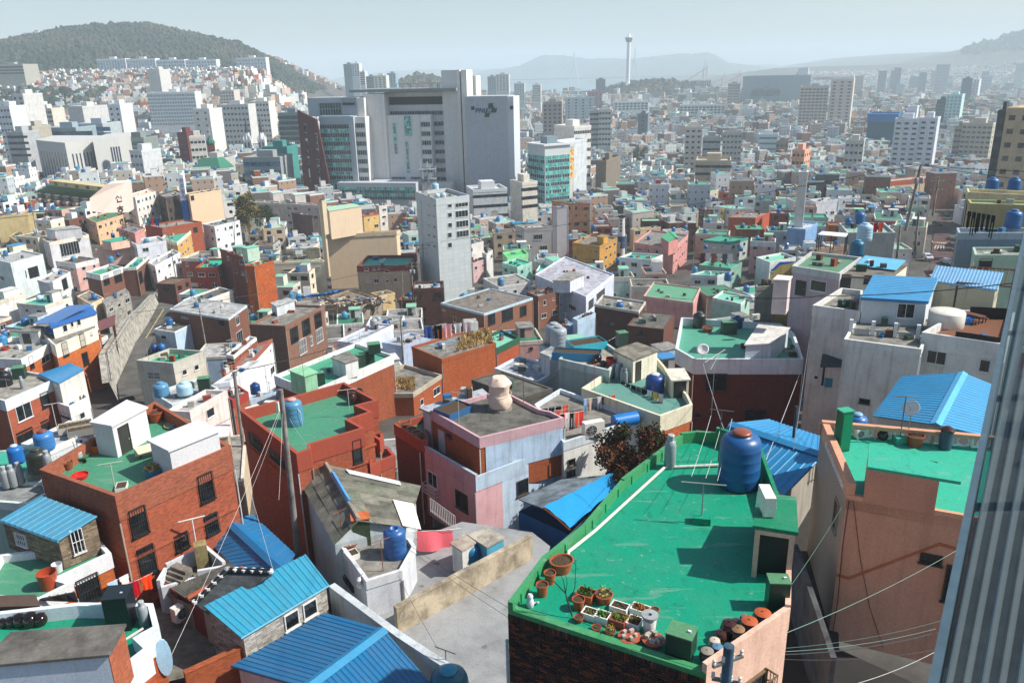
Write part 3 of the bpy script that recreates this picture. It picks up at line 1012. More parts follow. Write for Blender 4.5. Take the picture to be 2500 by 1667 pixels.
def add_cage(root,p,q,s,z,w,h):
 W=add_window(root,p,q,s,z,w,h,'std','#6b5a45')
 m=MB();D=.42;k=int(w/.11)
 for i in range(k+1):
  x=w*i/k;m.obox((x-.01,-D,0),(.02,0,0),(0,.02,0),(0,0,h))
  m.obox((x-.01,-D,0),(.02,0,0),(0,D,0),(0,0,.02))
 for zz in(0,h*.33,h*.66,h-.04):
  m.obox((-.02,-D-.01,zz),(w+.04,0,0),(0,.04,0),(0,0,.04))
  for x in(-.02,w-.02):m.obox((x,-D,zz),(.04,0,0),(0,D,0),(0,0,.04))
 for x in(-.02,w-.02):
  for y in(-.1,-.2,-.3):m.obox((x,y,0),(.02,0,0),(0,.02,0),(0,0,h))
 g=bpy.data.objects.new('window_cage',m.mesh('window_cage',mat('metal','#6e5b47')));COL.objects.link(g);g.parent=W
def pipe_run(label,pts,r):
 m=MB();m.tube(pts,r,8)
 o=m.build('pipe',mat('plastic','#d3cfc4'),None,org=tuple(pts[0]),smooth=True)
 tag(o,label,'pipe')
def bucket_stack(label,c,r,h):
 t=thing('bucket',label,'bucket',c)
 m=MB();m.lathe(c,[(r*.85,0),(r,h*.8),(r*.98,h*.82)],14);m.build('bucket_body',mat('plastic','#d6d8d6'),t,smooth=True)
 m=MB();m.lathe(c,[(r*.3,h),(r*1.2,h),(r*1.2,h+.07),(r*.3,h+.07),(r*.3,h)],18);m.build('ring_weight',mat('concrete','#9aa0a2'),t)
def stone_lid(label,c,r,h,n):
 t=thing('jar_lid',label,'lid',c)
 m=MB();m.lathe(c,[(r*.7,0),(r*.72,h*.6),(r*1.08,h*.66),(r*1.1,h*.8),(.02,h)],20);m.build('lid_body',mat('plastic','#a6553a'),t,smooth=True)
 rd=Rnd(int(c[0]*100))
 for i in range(n):
  a=6.28*i/n+rd.uniform(-.3,.3);m=MB()
  q=(c[0]+r*.6*cos(a),c[1]+r*.6*sin(a),c[2]+h+.02)
  m.box((q[0],q[1],q[2]-.05),(rd.uniform(.08,.18),rd.uniform(.07,.11),rd.uniform(.08,.12)),rd.uniform(0,3));m.build('stone',mat('concrete','#b9b2a6'),t)
def meter_box(label,c,sx,sy,h,rz):
 t=thing('metal_box',label,'box',c)
 p_box(t,'box_body',c,(sx,sy,h),rz,('metal','#123a2a'))
 p_box(t,'box_lid',(c[0],c[1],c[2]+h),(sx*1.04,sy*1.04,.04),rz,('metal','#4f8a5e'))
 p_box(t,'lid_knob',(c[0]+sx*.3*cos(rz),c[1]+sx*.3*sin(rz),c[2]+h+.04),(.09,.06,.05),rz,('plastic','#dddddd'))
def cat_figure(label,c):
 t=thing('cat_figure',label,'figure',c)
 m=MB()
 m.lathe(c,[(.10,0),(.13,.1),(.10,.24),(.07,.3)],12);m.lathe((c[0],c[1]-.02,c[2]+.28),[(.03,0),(.09,.05),(.095,.1),(.05,.17),(.01,.18)],12)
 for s in(-1,1):m.lathe((c[0]+.05*s,c[1]-.02,c[2]+.4),[(.035,0),(.02,.05),(.003,.09)],6)
 m.tube([(c[0]+.1,c[1]+.1,c[2]+.03),(c[0]+.22,c[1]+.12,c[2]+.05),(c[0]+.25,c[1]+.02,c[2]+.12)],.03,6)
 m.build('cat_body',mat('plaster','#c9ccd0',.5),t,smooth=True)
def bare_branch(label,b):
 t=thing('bare_branch',label,'branch',b)
 b=V3(b);m=MB();rd=Rnd(5)
 A=[b,b+V3((-.1,.12,.3)),b+V3((-.18,.2,.65)),b+V3((-.5,.35,.95)),b+V3((-.75,.4,1.0))]
 m.tube(A,.028,6,r1=.008)
 m.tube([A[2],A[2]+V3((-.05,.1,.35)),A[2]+V3((-.25,.25,.75))],.016,5,r1=.005)
 m.tube([A[2],A[2]+V3((.05,.05,.3)),A[2]+V3((.0,.1,.7))],.014,5,r1=.004)
 m.tube([A[1],A[1]+V3((.2,.15,.5)),A[1]+V3((.22,.2,1.2)),A[1]+V3((.16,.22,1.6))],.016,5,r1=.003)
 for i in range(12):
  q=A[1]+V3((.2,.17,rd.uniform(.5,1.4)));m.tube([q,q+V3((rd.uniform(-.15,.15),rd.uniform(-.1,.1),.1))],.004,3)
 m.build('branch_body',mat('wood','#3d332c'),t,smooth=True)
def orange_house(op,zg,zf,zt):
 cx,cy=sum(p[0]for p in op)/4,sum(p[1]for p in op)/4
 t=thing('house','orange plastered house with turquoise roof and breeze block parapet','house',(cx,cy,zg))
 PE=('plaster','#cf9c80',.4);TQ=('roofpaint','#2fa98b')
 m=MB()
 for i in range(4):
  j=(i+1)%4
  m.face((*op[i],zg),(*op[j],zg),(*op[j],zf-.1),(*op[i],zf-.1),mi=1 if i==0 else 0)
 m.build('wall',[mat('plaster','#c4967f',.45),mat('tile','#a89886',(.3,.15))],t)
 m=MB();m.prism(offset(op,-.02),zf-.15,zf,bot=True);m.build('roof',mat(*TQ),t)
 wall_seg(t,'parapet',op[0],op[1],zf-.6,zt,.34,PE)
 wall_seg(t,'parapet',op[1],op[2],zf-.62,zf+.12,.2,PE)
 a,b=V3(op[3]),V3(op[0]);L=(b-a).length;d=(b-a)/L;nn=V3((-d.y,d.x))
 wall_seg(t,'parapet',op[3],op[0],zt-.12,zt+.08,.3,PE)
 wall_seg(t,'parapet',op[3],op[0],zf-.3,zf+.06,.25,TQ)
 k=9
 for i in range(k+1):
  c=a+d*(L*i/k);p_obox(t,'parapet_post',(c.x,c.y,zf),(d.x*.1,d.y*.1,0),(nn.x*.2,nn.y*.2,0),(0,0,zt-zf-.13),PE if i%3==0 else('plaster','#d9dcd8',.3))
 for i in range(k):
  c=a+d*(L*(i+.5)/k)+nn*.1
  m=MB();pts=[]
  for q in range(17):
   an=6.283*q/16;rr=.26
   pts.append((c.x+d.x*rr*cos(an),c.y+d.y*rr*cos(an),(zf+zt)/2-.02+min(.27,rr)*sin(an)))
  m.tube(pts,.045,5)
  for an in range(4):
   x,zz=cos(an*PI/2+.785),sin(an*PI/2+.785)
   m.tube([(c.x+d.x*.26*x,c.y+d.y*.26*x,(zf+zt)/2+.26*zz),(c.x+d.x*.5*x*1.0,c.y+d.y*.5*x,(zf+zt)/2+.33*zz)],.04,4)
  m.build('breeze_block',mat('plaster','#dfe3e2',.3),t)
 a,b=V3(op[0]),V3(op[1]);L=(b-a).length;d=(b-a)/L;nn=V3((d.y,-d.x))
 for i in range(16):
  c=a+d*(1.6+i*(L-2.2)/16)+nn*.02
  m=MB();m.tube([(c.x,c.y,zf+.12),(c.x+d.x*.1,c.y+d.y*.1,zf+.3),(c.x+d.x*.2,c.y+d.y*.2,zf+.12),(c.x+d.x*.1,c.y+d.y*.1,zf-.05),(c.x,c.y,zf+.12)],.03,4);m.build('breeze_block',mat('plaster','#dfe3e2',.3),t)
 a,b=V3(op[1]),V3(op[2]);L=(b-a).length;d=(b-a)/L;nn=V3((-d.y,d.x))
 p0,p1=a+d*L*.13-nn*.0,a+d*L*.665
 z1=zf+1.55
 hp=[p0-nn*.03,p1-nn*.03,p1+nn*1.9,p0+nn*1.9]
 m=MB();m.prism([(v.x,v.y)for v in hp],zf-.1,z1,top=False);S=m.build('stair_room',mat('plaster','#bd8d78',.4),t)
 q=[hp[0]-d*.05,hp[1]+d*.75-nn*.0,hp[1]+d*.75+nn*.9,hp[2]+nn*.0,hp[3]]
 q=[hp[0],hp[1]+d*.8,hp[1]+d*.8+nn*1.2,hp[3]+nn*.6]
 p_prism(t,'stair_roof',[(v.x,v.y)for v in q],z1,z1+.14,TQ,S)
 W=add_window(t,op[1],op[2],L*.615,zf-2.55,.95,.45,'one','#3a3230')
 add_window(t,op[0],op[1],(V3(op[1])-V3(op[0])).length-1.9,zf-2.6,.9,1.6,'one','#8d8578')
 def on(s,z):v=a+d*s-nn*.0;return(v.x,v.y,z)
 pts=[on(0,zf-4.2),on(.55,zf-4.25),on(L*.74,zf-1.55),on(L*.98,zf-1.7)]
 m=MB()
 for u,v in zip(pts,pts[1:]):
  uu,vv=V3(u),V3(v);m.obox(uu+V3((nn.x,nn.y,0))*.05,vv-uu,V3((nn.x,nn.y,0))*-.1,(0,0,.14))
 m.build('wall_ledge',mat('plaster','#a9684a',.4),t)
 p_tube(t,'drain_pipe',[on(L*.9,zf-.2),on(L*.885,zf-1.2),on(L*.875,zf-2.3)],.05,('plastic','#c9b8a8'))
 p_tube(t,'wall_cable',[(v[0]-nn.x*.08,v[1]-nn.y*.08,v[2])for v in(on(.12,zf-.1),on(.1,zf-2.5),on(.2,zf-5.5),on(.15,zf-8))],.02,('plastic','#1e1e1e'))
 p_tube(t,'wall_cable',[(v[0]-nn.x*.04,v[1]-nn.y*.04,v[2])for v in(on(.3,zf-.1),on(.9,zf-3),on(1.6,zf-5.5),on(2.4,zf-7.5))],.015,('plastic','#5a3628'))
 add_window(t,op[1],op[2],L*.82,zf-4.3,.5,1.9,'bars','#444444')
 return t
def tall_cabinet(label,c,sx,sy,h,rz):
 t=thing('cabinet',label,'cabinet',c)
 p_box(t,'cabinet_body',c,(sx,sy,h),rz,('glaze','#0d6b48'))
 p_box(t,'cabinet_top',(c[0],c[1],c[2]+h),(sx+.06,sy+.06,.05),rz,('metal','#28a880'))
 p_box(t,'cabinet_door',(c[0]+sin(rz)*(sy/2+.01),c[1]-cos(rz)*(sy/2+.01),c[2]+.15),(sx*.86,.03,h-.3),rz,('glaze','#0f7a54'))
def drum(label,c,r,h,col,lid):
 t=thing('drum',label,'drum',c)
 m=MB();m.lathe(c,[(r,0),(r*1.03,h*.33),(r,h*.35),(r*1.03,h*.66),(r,h*.68),(r,h)],16);m.build('drum_body',mat('plastic',col),t,smooth=True)
 m=MB();m.lathe(c,[(r*1.15,h),(r*1.15,h+.08),(r*.5,h+.22),(.01,h+.24)],16);m.build('lid',mat('glaze',lid),t,smooth=True)
def gable_house(name,label,cat,P,zg,n,col,wall,cap=None,group=None,gutter=True):
 r1,r2,c,d,e,f=P
 cx,cy=(r1[0]+r2[0])/2,(r1[1]+r2[1])/2
 t=thing(name,label,cat,(cx,cy,zg),group)
 def inn(p,k=.93):return(cx+(p[0]-cx)*k,cy+(p[1]-cy)*k)
 base=[inn(q)for q in(e,f,c,d)]
 base=ccw(base)
 zs={inn(e):e[2],inn(f):f[2],inn(c):c[2],inn(d):d[2]}
 m=MB();m.prism(base,zg-1,[zs[b]-.08 for b in base],top=False)
 for a,b,r in((d,e,r1),(c,f,r2)):
  ia,ib,ir=inn(a),inn(b),inn(r)
  m.face((*ia,a[2]-.08),(*ib,b[2]-.08),(*ir,r[2]-.1))
 m.build('wall',mat(*wall),t)
 mm=mat('metal',col)
 R_=MB();R_.face(tuple(V3(e)-V3((0,0,.03))),tuple(V3(f)-V3((0,0,.03))),tuple(V3(r2)-V3((0,0,.03))),tuple(V3(r1)-V3((0,0,.03))))
 R_.face(tuple(V3(c)-V3((0,0,.03))),tuple(V3(d)-V3((0,0,.03))),tuple(V3(r1)-V3((0,0,.03))),tuple(V3(r2)-V3((0,0,.03))))
 ro=R_.build('roof',mm,t)
 sheets(t,e,f,r2,r1,n,mm,holder=ro)
 sheets(t,c,d,r1,r2,n,mm,holder=ro)
 ridge_cap(t,r1,r2,mat('metal',cap or col)).parent=ro
 return t
def shed(name,label,cat,Q,zg,n,col,wall,group=None,wins=()):
 cx,cy=sum(p[0]for p in Q)/4,sum(p[1]for p in Q)/4
 t=thing(name,label,cat,(cx,cy,zg),group)
 ins=[(cx+(p[0]-cx)*.95,cy+(p[1]-cy)*.93)for p in Q]
 m=MB();m.prism(ins,zg-1,[p[2]-.06 for p in Q],top=False);m.build('wall',mat(*wall),t)
 mm=mat('metal',col)
 m=MB();m.face(*[(p[0],p[1],p[2]-.02)for p in Q]);ro=m.build('roof',mm,t)
 sheets(t,Q[0],Q[1],Q[2],Q[3],n,mm,holder=ro)
 p_tube(t,'gutter',[V3(Q[0])+V3((0,0,-.03)),V3(Q[1])+V3((0,0,-.03))],.07,('metal',col))
 for i,s,z,w,h,*st in wins:add_window(t,ins[i],ins[(i+1)%4],s,z,w,h,*(st or['std']))
 return t
def roof_patch(label,Q,n,col):
 cx,cy=sum(p[0]for p in Q)/4,sum(p[1]for p in Q)/4
 t=thing('metal_sheeting',label,'roof sheets',(cx,cy,Q[0][2]))
 sheets(t,Q[0],Q[1],Q[2],Q[3],n,mat('metal',col),name='sheet')
 return t
def railing(label,pts,h,n,col,rail=.03,group=None):
 a,b=V3(pts[0]),V3(pts[-1])
 t=thing('railing',label,'railing',pts[0],group)
 for z in(h,.15):p_tube(t,'rail',[V3(p)+V3((0,0,z))for p in pts],rail,('metal',col))
 for i in range(n+1):
  p=a.lerp(b,i/n);p_tube(t,'baluster',[p,p+V3((0,0,h))],.018,('metal',col),4)
 return t
def prefab(pf,zg,z,label):
 cx,cy=sum(p[0]for p in pf)/4,sum(p[1]for p in pf)/4
 t=thing('prefab_room',label,'prefab',(cx,cy,zg))
 ins=offset(pf,-.15)
 zs=[z-.65,z-.75,z-.12,z-.05]
 m=MB();m.prism(ins,zg-.4,[q-.05 for q in zs],top=False);m.build('wall',mat('plaster','#c9d2d4',.35),t)
 Q=[(*p,q)for p,q in zip(pf,zs)]
 mm=mat('metal','#3f93c4')
 m=MB();m.face(*[(a,b,c-.02)for a,b,c in Q]);ro=m.build('roof',mm,t)
 sheets(t,Q[0],Q[3],Q[2],Q[1],14,mm,holder=ro,rib=.03)
 a,b=V3(Q[0]),V3(Q[1])
 n=V3((b.y-a.y,a.x-b.x,0)).normalized()
 p_obox(t,'fascia',a+V3((0,0,-.22)),b-a,n*.05,(0,0,.27),('metal','#2a7fb4'))
 a,b=V3(Q[1]),V3(Q[2])
 n=V3((b.y-a.y,a.x-b.x,0)).normalized()
 p_obox(t,'fascia',a+V3((0,0,-.1)),b-a,n*.05,(0,0,.15),('metal','#9cc4d8'))
 L=math.hypot(ins[1][0]-ins[0][0],ins[1][1]-ins[0][1])
 add_window(t,ins[0],ins[1],L*.56,zg+.55,1.5,1.4,'std','#e6e8e8')
 return t
def balusters(label,pts,h):
 a,b=V3(pts[0]),V3(pts[1])
 t=thing('balustrade',label,'balustrade',pts[0])
 n=3;d=(b-a);dn=d.normalized();s=V3((-dn.y,dn.x,0))
 for i in range(n+1):
  p=a+d*(i/n)*.92;p_obox(t,'post',p,dn*.3,s*.3,(0,0,h*.85),('plaster','#d9dcd8',.4))
 for z in(.35,.95):p_obox(t,'rail',a+V3((0,0,z))+s*.12,d*.97,s*.06,(0,0,.07),('metal','#22272a'))
 for i in range(n):
  for k in range(5):
   p=a+d*(i/n*.92+.08+k*.042);p_obox(t,'block',p+s*.1,dn*.22,s*.1,(0,0,.5),('plaster','#aab0ae',.5))
 return t
def deck_house(wr,z,zg):
 t=house('house','white walled house with a brown wooden roof deck','house',wr,z,zg,('plaster','#d3d6cf',.8),('wood','#7d5740'),.7,('plaster','#dadcd8'),.75,wins=[])
 a,b,c,d=[V3((*p,z-.68))for p in offset(wr,-.25)]
 n=34;mm=mat('wood','#83583f')
 for i in range(n):
  p,q=a.lerp(d,i/n),a.lerp(d,(i+.93)/n);r,s=b.lerp(c,i/n),b.lerp(c,(i+.93)/n)
  m=MB();m.obox(p,r-p,q-p,(0,0,.03));m.build('plank',mm,t)
 for e0,e1 in((a,b),):
  k=26
  for i in range(k):
   p=e0.lerp(e1,.38+.6*i/k)+V3((0,0,.55));dn=(e1-e0).normalized()
   p_obox(t,'picket',p,dn*.16,V3((-dn.y,dn.x,0))*.05,(0,0,.55),('wood','#3b3029'))
 k=24
 for i in range(k):
  p=d.lerp(c,.1+.85*i/k);dn=(c-d).normalized()
  p_obox(t,'picket',p,dn*.18,V3((-dn.y,dn.x,0))*.05,(0,0,1.1),('wood','#2a2522'))
 return t
def picnic_table(label,c,rz):
 t=thing('picnic_table',label,'table',c)
 ca,sa=cos(rz),sin(rz)
 def at(x,y,z):return(c[0]+x*ca-y*sa,c[1]+x*sa+y*ca,c[2]+z)
 for i in range(4):p_box(t,'table_plank',at((i-1.5)*.2,0,.72),(.19,1.8,.05),rz,('wood','#6b4636'))
 for s in(-1,1):
  p_box(t,'bench_plank',at(s*.75,0,.42),(.28,1.8,.05),rz,('wood','#6b4636'))
  for y in(-.7,.7):
   p_box(t,'leg',at(s*.75,y,0),(.08,.08,.42),rz,('wood','#4a3228'))
   p_box(t,'leg',at(s*.3,y,0),(.08,.08,.72),rz,('wood','#4a3228'))
def tarp_bundle(label,c,r):
 rd=Rnd(2);m=MB()
 for i in range(7):blob(m,(c[0]+rd.uniform(-r,r)*.8,c[1]+rd.uniform(-r,r)*.6,c[2]+.3),rd.uniform(.3,.6),rd,sq=.8)
 tag(m.build('tarp_bundle',mat('plastic','#1565b8'),None,org=c),label,'tarp')
def pergola(label,q,h):
 t=thing('pergola',label,'pergola',q[0])
 P=[V3(p)for p in q];up=V3((0,0,h))
 for p in P:p_obox(t,'post',p,(.14,0,0),(0,.14,0),up,('wood','#5b4034'))
 for i in range(4):p_tube(t,'beam',[P[i]+up,P[(i+1)%4]+up],.09,('wood','#5b4034'),4)
 for i in range(1,7):p_tube(t,'rafter',[P[0].lerp(P[1],i/7)+up,P[3].lerp(P[2],i/7)+up],.05,('wood','#5b4034'),4)
 return t
def awning_shelter(label,c):
 t=thing('awning',label,'awning',c)
 c=V3(c)
 p_poly(t,'awning_sheet',[c+V3((-1.6,-.3,2.6)),c+V3((1.5,-.6,2.6)),c+V3((1.8,1.2,3.3)),c+V3((-.8,1.4,3.3))],.05,('metal','#2a3c3e'))
 p_obox(t,'doorway',c+V3((-.6,1.3,0)),(2,-.2,0),(0,.1,0),(0,0,2.4),('metal','#101516'))
 p_obox(t,'teal_panel',c+V3((-.4,.9,0)),(1.4,-.15,0),(0,.3,0),(0,0,.9),('plastic','#3a92ac'))
 return t
def tub(label,c,r,h,col,straw=False,blue=False):
 t=thing('tub',label,'tub',c)
 m=MB();m.lathe(c,[(r*.8,0),(r,h),(r*.94,h),(r*.9,h*.55),(.01,h*.5)],18);m.build('tub_body',mat('plastic',col),t,smooth=True)
 if straw:leaves('straw',t,(c[0],c[1],c[2]+h*.5),r*.85,h*.8,'#a08a5a',140,Rnd(4),.22)
 if blue:
  for a,q in((0,.35),(2.1,.35),(4.2,.35),(0,0)):
   k=.55 if q else 0
   m=MB();m.lathe((c[0]+r*k*cos(a),c[1]+r*k*sin(a),c[2]+h*.6),[(r*.3,0),(r*.3,.08),(.01,.1)],12);m.build('lid',mat('plastic','#5b93b8'),t)
 return t
def dog_house(label,c):
 t=thing('handcart',label,'handcart',c)
 p_box(t,'tray',(c[0],c[1],c[2]+.25),(1.0,.6,.06),.4,('metal','#0f6e48'))
 p_box(t,'crate',(c[0]-.1,c[1],c[2]+.31),(.5,.4,.3),.4,('plastic','#c9d2d8'))
 p_tube(t,'handle',[(c[0]-.2,c[1]+.1,c[2]+.3),(c[0]-.3,c[1]+.1,c[2]+1.3),(c[0]+.1,c[1]+.2,c[2]+1.35)],.02,('metal','#2a2a2a'))
 for s in(-.4,.4):
  m=MB();m.tube([(c[0]+s,c[1]-.32,c[2]+.15),(c[0]+s,c[1]-.26,c[2]+.15)],.15,10);m.build('wheel',mat('plastic','#1c1c1c'),t)
def plank_pile(label,c):
 t=thing('board_pile',label,'boards',c)
 for i in range(4):p_box(t,'board',(c[0]+.05*i,c[1]-.04*i,c[2]+.35+.07*i),(1.5,1.2,.05),.5+.05*i,('plaster','#d8d2b4',.3))
 for x in(-.5,.5):p_box(t,'leg',(c[0]+x,c[1],c[2]),(.08,.6,.36),.5,('wood','#5b4a3a'))
def flag(label,c):
 t=thing('flag',label,'flag',c)
 p_tube(t,'pole',[(c[0],c[1],c[2]-1.6),(c[0],c[1],c[2]+.6)],.02,('metal','#c9c9c9'))
 m=MB();k=0
 for i in range(7):
  for j in(0,1):m.v.append((c[0]+.02+.12*i,c[1]+.06*sin(i*1.2),c[2]+.55-.5*j-.03*i))
 for i in range(6):m.f.append((2*i,2*i+1,2*i+3,2*i+2));m.m.append(0)
 F=m.build('cloth',mat('cloth','#e6e6e6'),t)
 for s,col,dz in((0,'#b0202c',.02),(1,'#1c3f86',-.1)):
  m=MB();y=.05
  m.v=[(c[0]+.38+.1*cos(a*PI/8+s*PI),c[1]-.09,c[2]+.22+.1*sin(a*PI/8+s*PI))for a in range(9)];m.f=[tuple(range(9))];m.m=[0]
  m.build('emblem',mat('cloth',col),t)
def pavilion(label,q,zg):
 t=thing('pavilion',label,'pavilion',q[0])
 a,b,c=map(V3,q);d=b+(c-a)
 p_poly(t,'roof',[a,b,d,c],.15,('metal','#6a3430'))
 for p in(a.lerp(d,.12),b.lerp(c,.12),a.lerp(d,.85)):p_tube(t,'post',[(p.x,p.y,zg-3),(p.x,p.y,p.z)],.12,('wood','#4a342a'))
def two_tone_house(name,label,p,z,zg,c1,c2,spl):
 n=len(p)
 t=thing(name,label,'house',(sum(a[0]for a in p)/n,sum(a[1]for a in p)/n,zg))
 m=MB()
 for i in range(n):
  j=(i+1)%n
  a,b=p[i],p[j]
  if i==1:
   k=(a[0]+(b[0]-a[0])*spl[1],a[1]+(b[1]-a[1])*spl[1])
   m.face((*a,zg),(*k,zg),(*k,z-1.3),(*a,z-1.3),mi=0);m.face((*k,zg),(*b,zg),(*b,z-1.3),(*k,z-1.3),mi=1)
  else:m.face((*a,zg),(*b,zg),(*b,z-1.3),(*a,z-1.3),mi=0 if i==0 else 1)
 m.build('wall',[mat('plaster',c1,.6),mat('plaster',c2,.8)],t)
 m=MB();m.prism(offset(p,-.05),z-1.05,z-.85,bot=True);m.build('roof',mat('concrete','#8d8a86'),t)
 wall_seg(t,'parapet',p[0],p[1],z-1.35,z,.16,('plaster','#d0a2a8',.6))
 wall_seg(t,'parapet',p[1],p[2],z-1.4,z-.12,.16,('plaster','#b7cbdc',.9))
 L=math.hypot(p[1][0]-p[0][0],p[1][1]-p[0][1])
 wall_seg(t,'coping',(p[0][0]-.02,p[0][1]-.02),(p[1][0]-.02,p[1][1]-.02),z,z+.08,.22,('plaster','#a9bccb',.5))
 W=add_window(t,p[0],p[1],L*.18,z-3.2,1.3,1.3,'std','#e2e4e4')
 g=MB()
 for i in range(12):g.obox((-.2+1.7*i/11,-.55,-.5),(.025,0,0),(0,.025,0),(0,0,.7))
 for zz in(-.5,-.15,.2):g.obox((-.2,-.56,zz),(1.73,0,0),(0,.04,0),(0,0,.04))
 for x in(-.2,1.5):
  for zz in(-.5,-.15,.2):g.obox((x,-.56,zz),(.03,0,0),(0,.56,0),(0,0,.04))
 o=bpy.data.objects.new('balcony_grille',g.mesh('balcony_grille',mat('metal','#e3e6e6')));COL.objects.link(o);o.parent=W
 add_window(t,p[0],p[1],L*.66,z-3.6,1.5,1.5,'std','#3d4a4a')
 L2=math.hypot(p[2][0]-p[1][0],p[2][1]-p[1][1])
 add_window(t,p[1],p[2],L2*.44,z-3.1,1.1,1.3,'std','#4a4238')
 p_tube(t,'rain_pipe',[(p[1][0]-.06,p[1][1]-.08,z-1.4),(p[1][0]-.06,p[1][1]-.08,zg)],.06,('plastic','#b9b4b4'))
 return t
def wrapped_tank(label,c,r,h):
 t=thing('water_tank',label,'water tank',c,'water tanks on the rooftops')
 rd=Rnd(9);m=MB();N,K=22,14
 for k in range(K+1):
  v=k/K;z=.25+h*v
  rr=r*(.95+.1*sin(v*9))if v<.8 else r*(1.02-(v-.8)*2.2)
  if abs(v-.42)<.05:rr*=.93
  for i in range(N):
   a=6.283*i/N;q=rr*(1+.05*sin(a*5+k*.7)+rd.uniform(-.03,.03))
   m.v.append((c[0]+q*cos(a),c[1]+q*sin(a),c[2]+z+rd.uniform(-.04,.04)*(v>.7)))
 for k in range(K):
  for i in range(N):
   j=(i+1)%N;m.f.append((k*N+i,k*N+j,(k+1)*N+j,(k+1)*N+i));m.m.append(0)
 m.f.append(tuple(K*N+i for i in range(N)));m.m.append(0)
 m.build('wrapping',mat('plaster','#dcc5b3',.3),t,smooth=True)
 m=MB();m.lathe(c,[(r*1.1,0),(r*1.05,.14),(r*.8,.3)],12);m.build('base',mat('concrete','#8a8780'),t)
 for z in(h*.45,h*.2):p_tube(t,'strap',[(c[0]+r*1.03*cos(a*.4),c[1]+r*1.03*sin(a*.4),c[2]+z+.25)for a in range(17)],.025,('cloth','#cbb9a4'),4)
 return t
def tarp_shed(label,P,zg):
 t=thing('shed',label,'shed',(*P[0][:2],zg))
 a,b,c,d,e,f=map(V3,P)
 base=ccw([(p.x,p.y)for p in(a,c,d,f)])
 m=MB();m.prism(base,zg-1,70.2,top=False);m.build('wall',mat('plaster','#1f5f96',.5),t)
 p_poly(t,'slate_roof',[a,b,e,f],.08,('concrete','#7d8a92'))
 m=MB();N=14;K=10;rd=Rnd(4)
 for i in range(N+1):
  for k in range(K+1):
   p=b.lerp(e,i/N).lerp(c.lerp(d,i/N),k/K)+V3((0,0,.12+.05*sin(i*1.7+k*.9)+.12*sin(PI*k/K)+rd.uniform(0,.04)))
   m.v.append(tuple(p))
 for i in range(N):
  for k in range(K):q=i*(K+1)+k;m.f.append((q,q+1,q+K+2,q+K+1));m.m.append(0)
 m.build('tarpaulin',mat('cloth','#2a8cc4'),t,smooth=True)
 mb=MB();mb.tube([b+V3((0,0,.05)),b.lerp(c,.5)+V3((0,0,.1)),c],.07,6);mb.build('eave',mat('wood','#8a4a2c'),t)
def drum_lying(label,c,r,L,rz):
 d=V3((cos(rz),sin(rz),0))*L/2;c=V3(c)
 m=MB();m.tube([c-d,c-d*.95,c+d*.95,c+d],r,14)
 tag(m.build('barrel',mat('plastic','#1277c4'),None,org=tuple(c),smooth=True),label,'barrel')
def slate_house(label,P,zg):
 r1,r2,c,d,e,f=map(V3,P)
 cx,cy=(r1.x+r2.x)/2,(r1.y+r2.y)/2
 t=thing('house',label,'house',(cx,cy,zg))
 def inn(p):return(cx+(p.x-cx)*.92,cy+(p.y-cy)*.94)
 base=ccw([inn(q)for q in(e,f,c,d)])
 m=MB();m.prism(base,zg-1,73.0,top=False)
 m.face((*inn(d),73.),(*inn(e),73.),(*inn(r1),r1.z-.1));m.face((*inn(f),73.),(*inn(c),73.),(*inn(r2),r2.z-.1))
 m.build('wall',mat('plaster','#b9c3c6',.7),t)
 rd=Rnd(11)
 cols=['#7f7d70','#6f6e63','#89877a','#7a7f6e']
 for(p0,p1,q0,q1,n,k)in((e,f,r1,r2,9,3),(d,c,r1,r2,9,4)):
  nr=(p1-p0).cross(q0-p0).normalized()
  if nr.z<0:nr=-nr
  for i in range(n):
   for j in range(k):
    A=p0.lerp(p1,i/n);B=p0.lerp(p1,(i+1.04)/n);C=q0.lerp(q1,(i+1.04)/n);D=q0.lerp(q1,i/n)
    a,b=A.lerp(D,j/k),B.lerp(C,j/k);u,v=A.lerp(D,(j+1.1)/k),B.lerp(C,(j+1.1)/k)
    o=nr*(.03*(1 if(i%2)else 0)+rd.uniform(0,.03))
    p_poly(t,'slate',[a+o+nr*.05,b+o+nr*.02,v+o-nr*.0,u+o+nr*.02],.05,('concrete',rd.choice(cols)))
 p_tube(t,'ridge',[r1+V3((0,0,.08)),r2+V3((0,0,.08))],.16,('concrete','#a09a8c'),6)
 p_tube(t,'blue_tape',[r1.lerp(r2,.22)+V3((.04,0,.2)),r1.lerp(r2,.74)+V3((.04,0,.2))],.15,('plastic','#4a94c8'),5)
 nr=(c-d).cross(r1-d).normalized()
 if nr.z<0:nr=-nr
 def on(u,v):return d.lerp(c,u).lerp(r1.lerp(r2,u),v)+nr*.16
 p_poly(t,'white_sheet',[on(.5,.02),on(1.05,-.28),on(1.02,.12),on(.5,.3)],.05,('plaster','#e2e0d4',.4))
 p_poly(t,'white_sheet',[on(.04,.22),on(.13,.2),on(.13,.78),on(.04,.8)],.04,('plaster','#d2d5d2',.3))
 return t
def cabinet_rusty(label,c,sx,sy,h,rz):
 t=thing('cabinet',label,'cabinet',c)
 p_box(t,'cabinet_body',c,(sx,sy,h),rz,('concrete','#4a5a40'))
 p_box(t,'cabinet_top',(c[0],c[1],c[2]+h),(sx+.08,sy+.08,.08),rz,('plaster','#c0683c',.5))
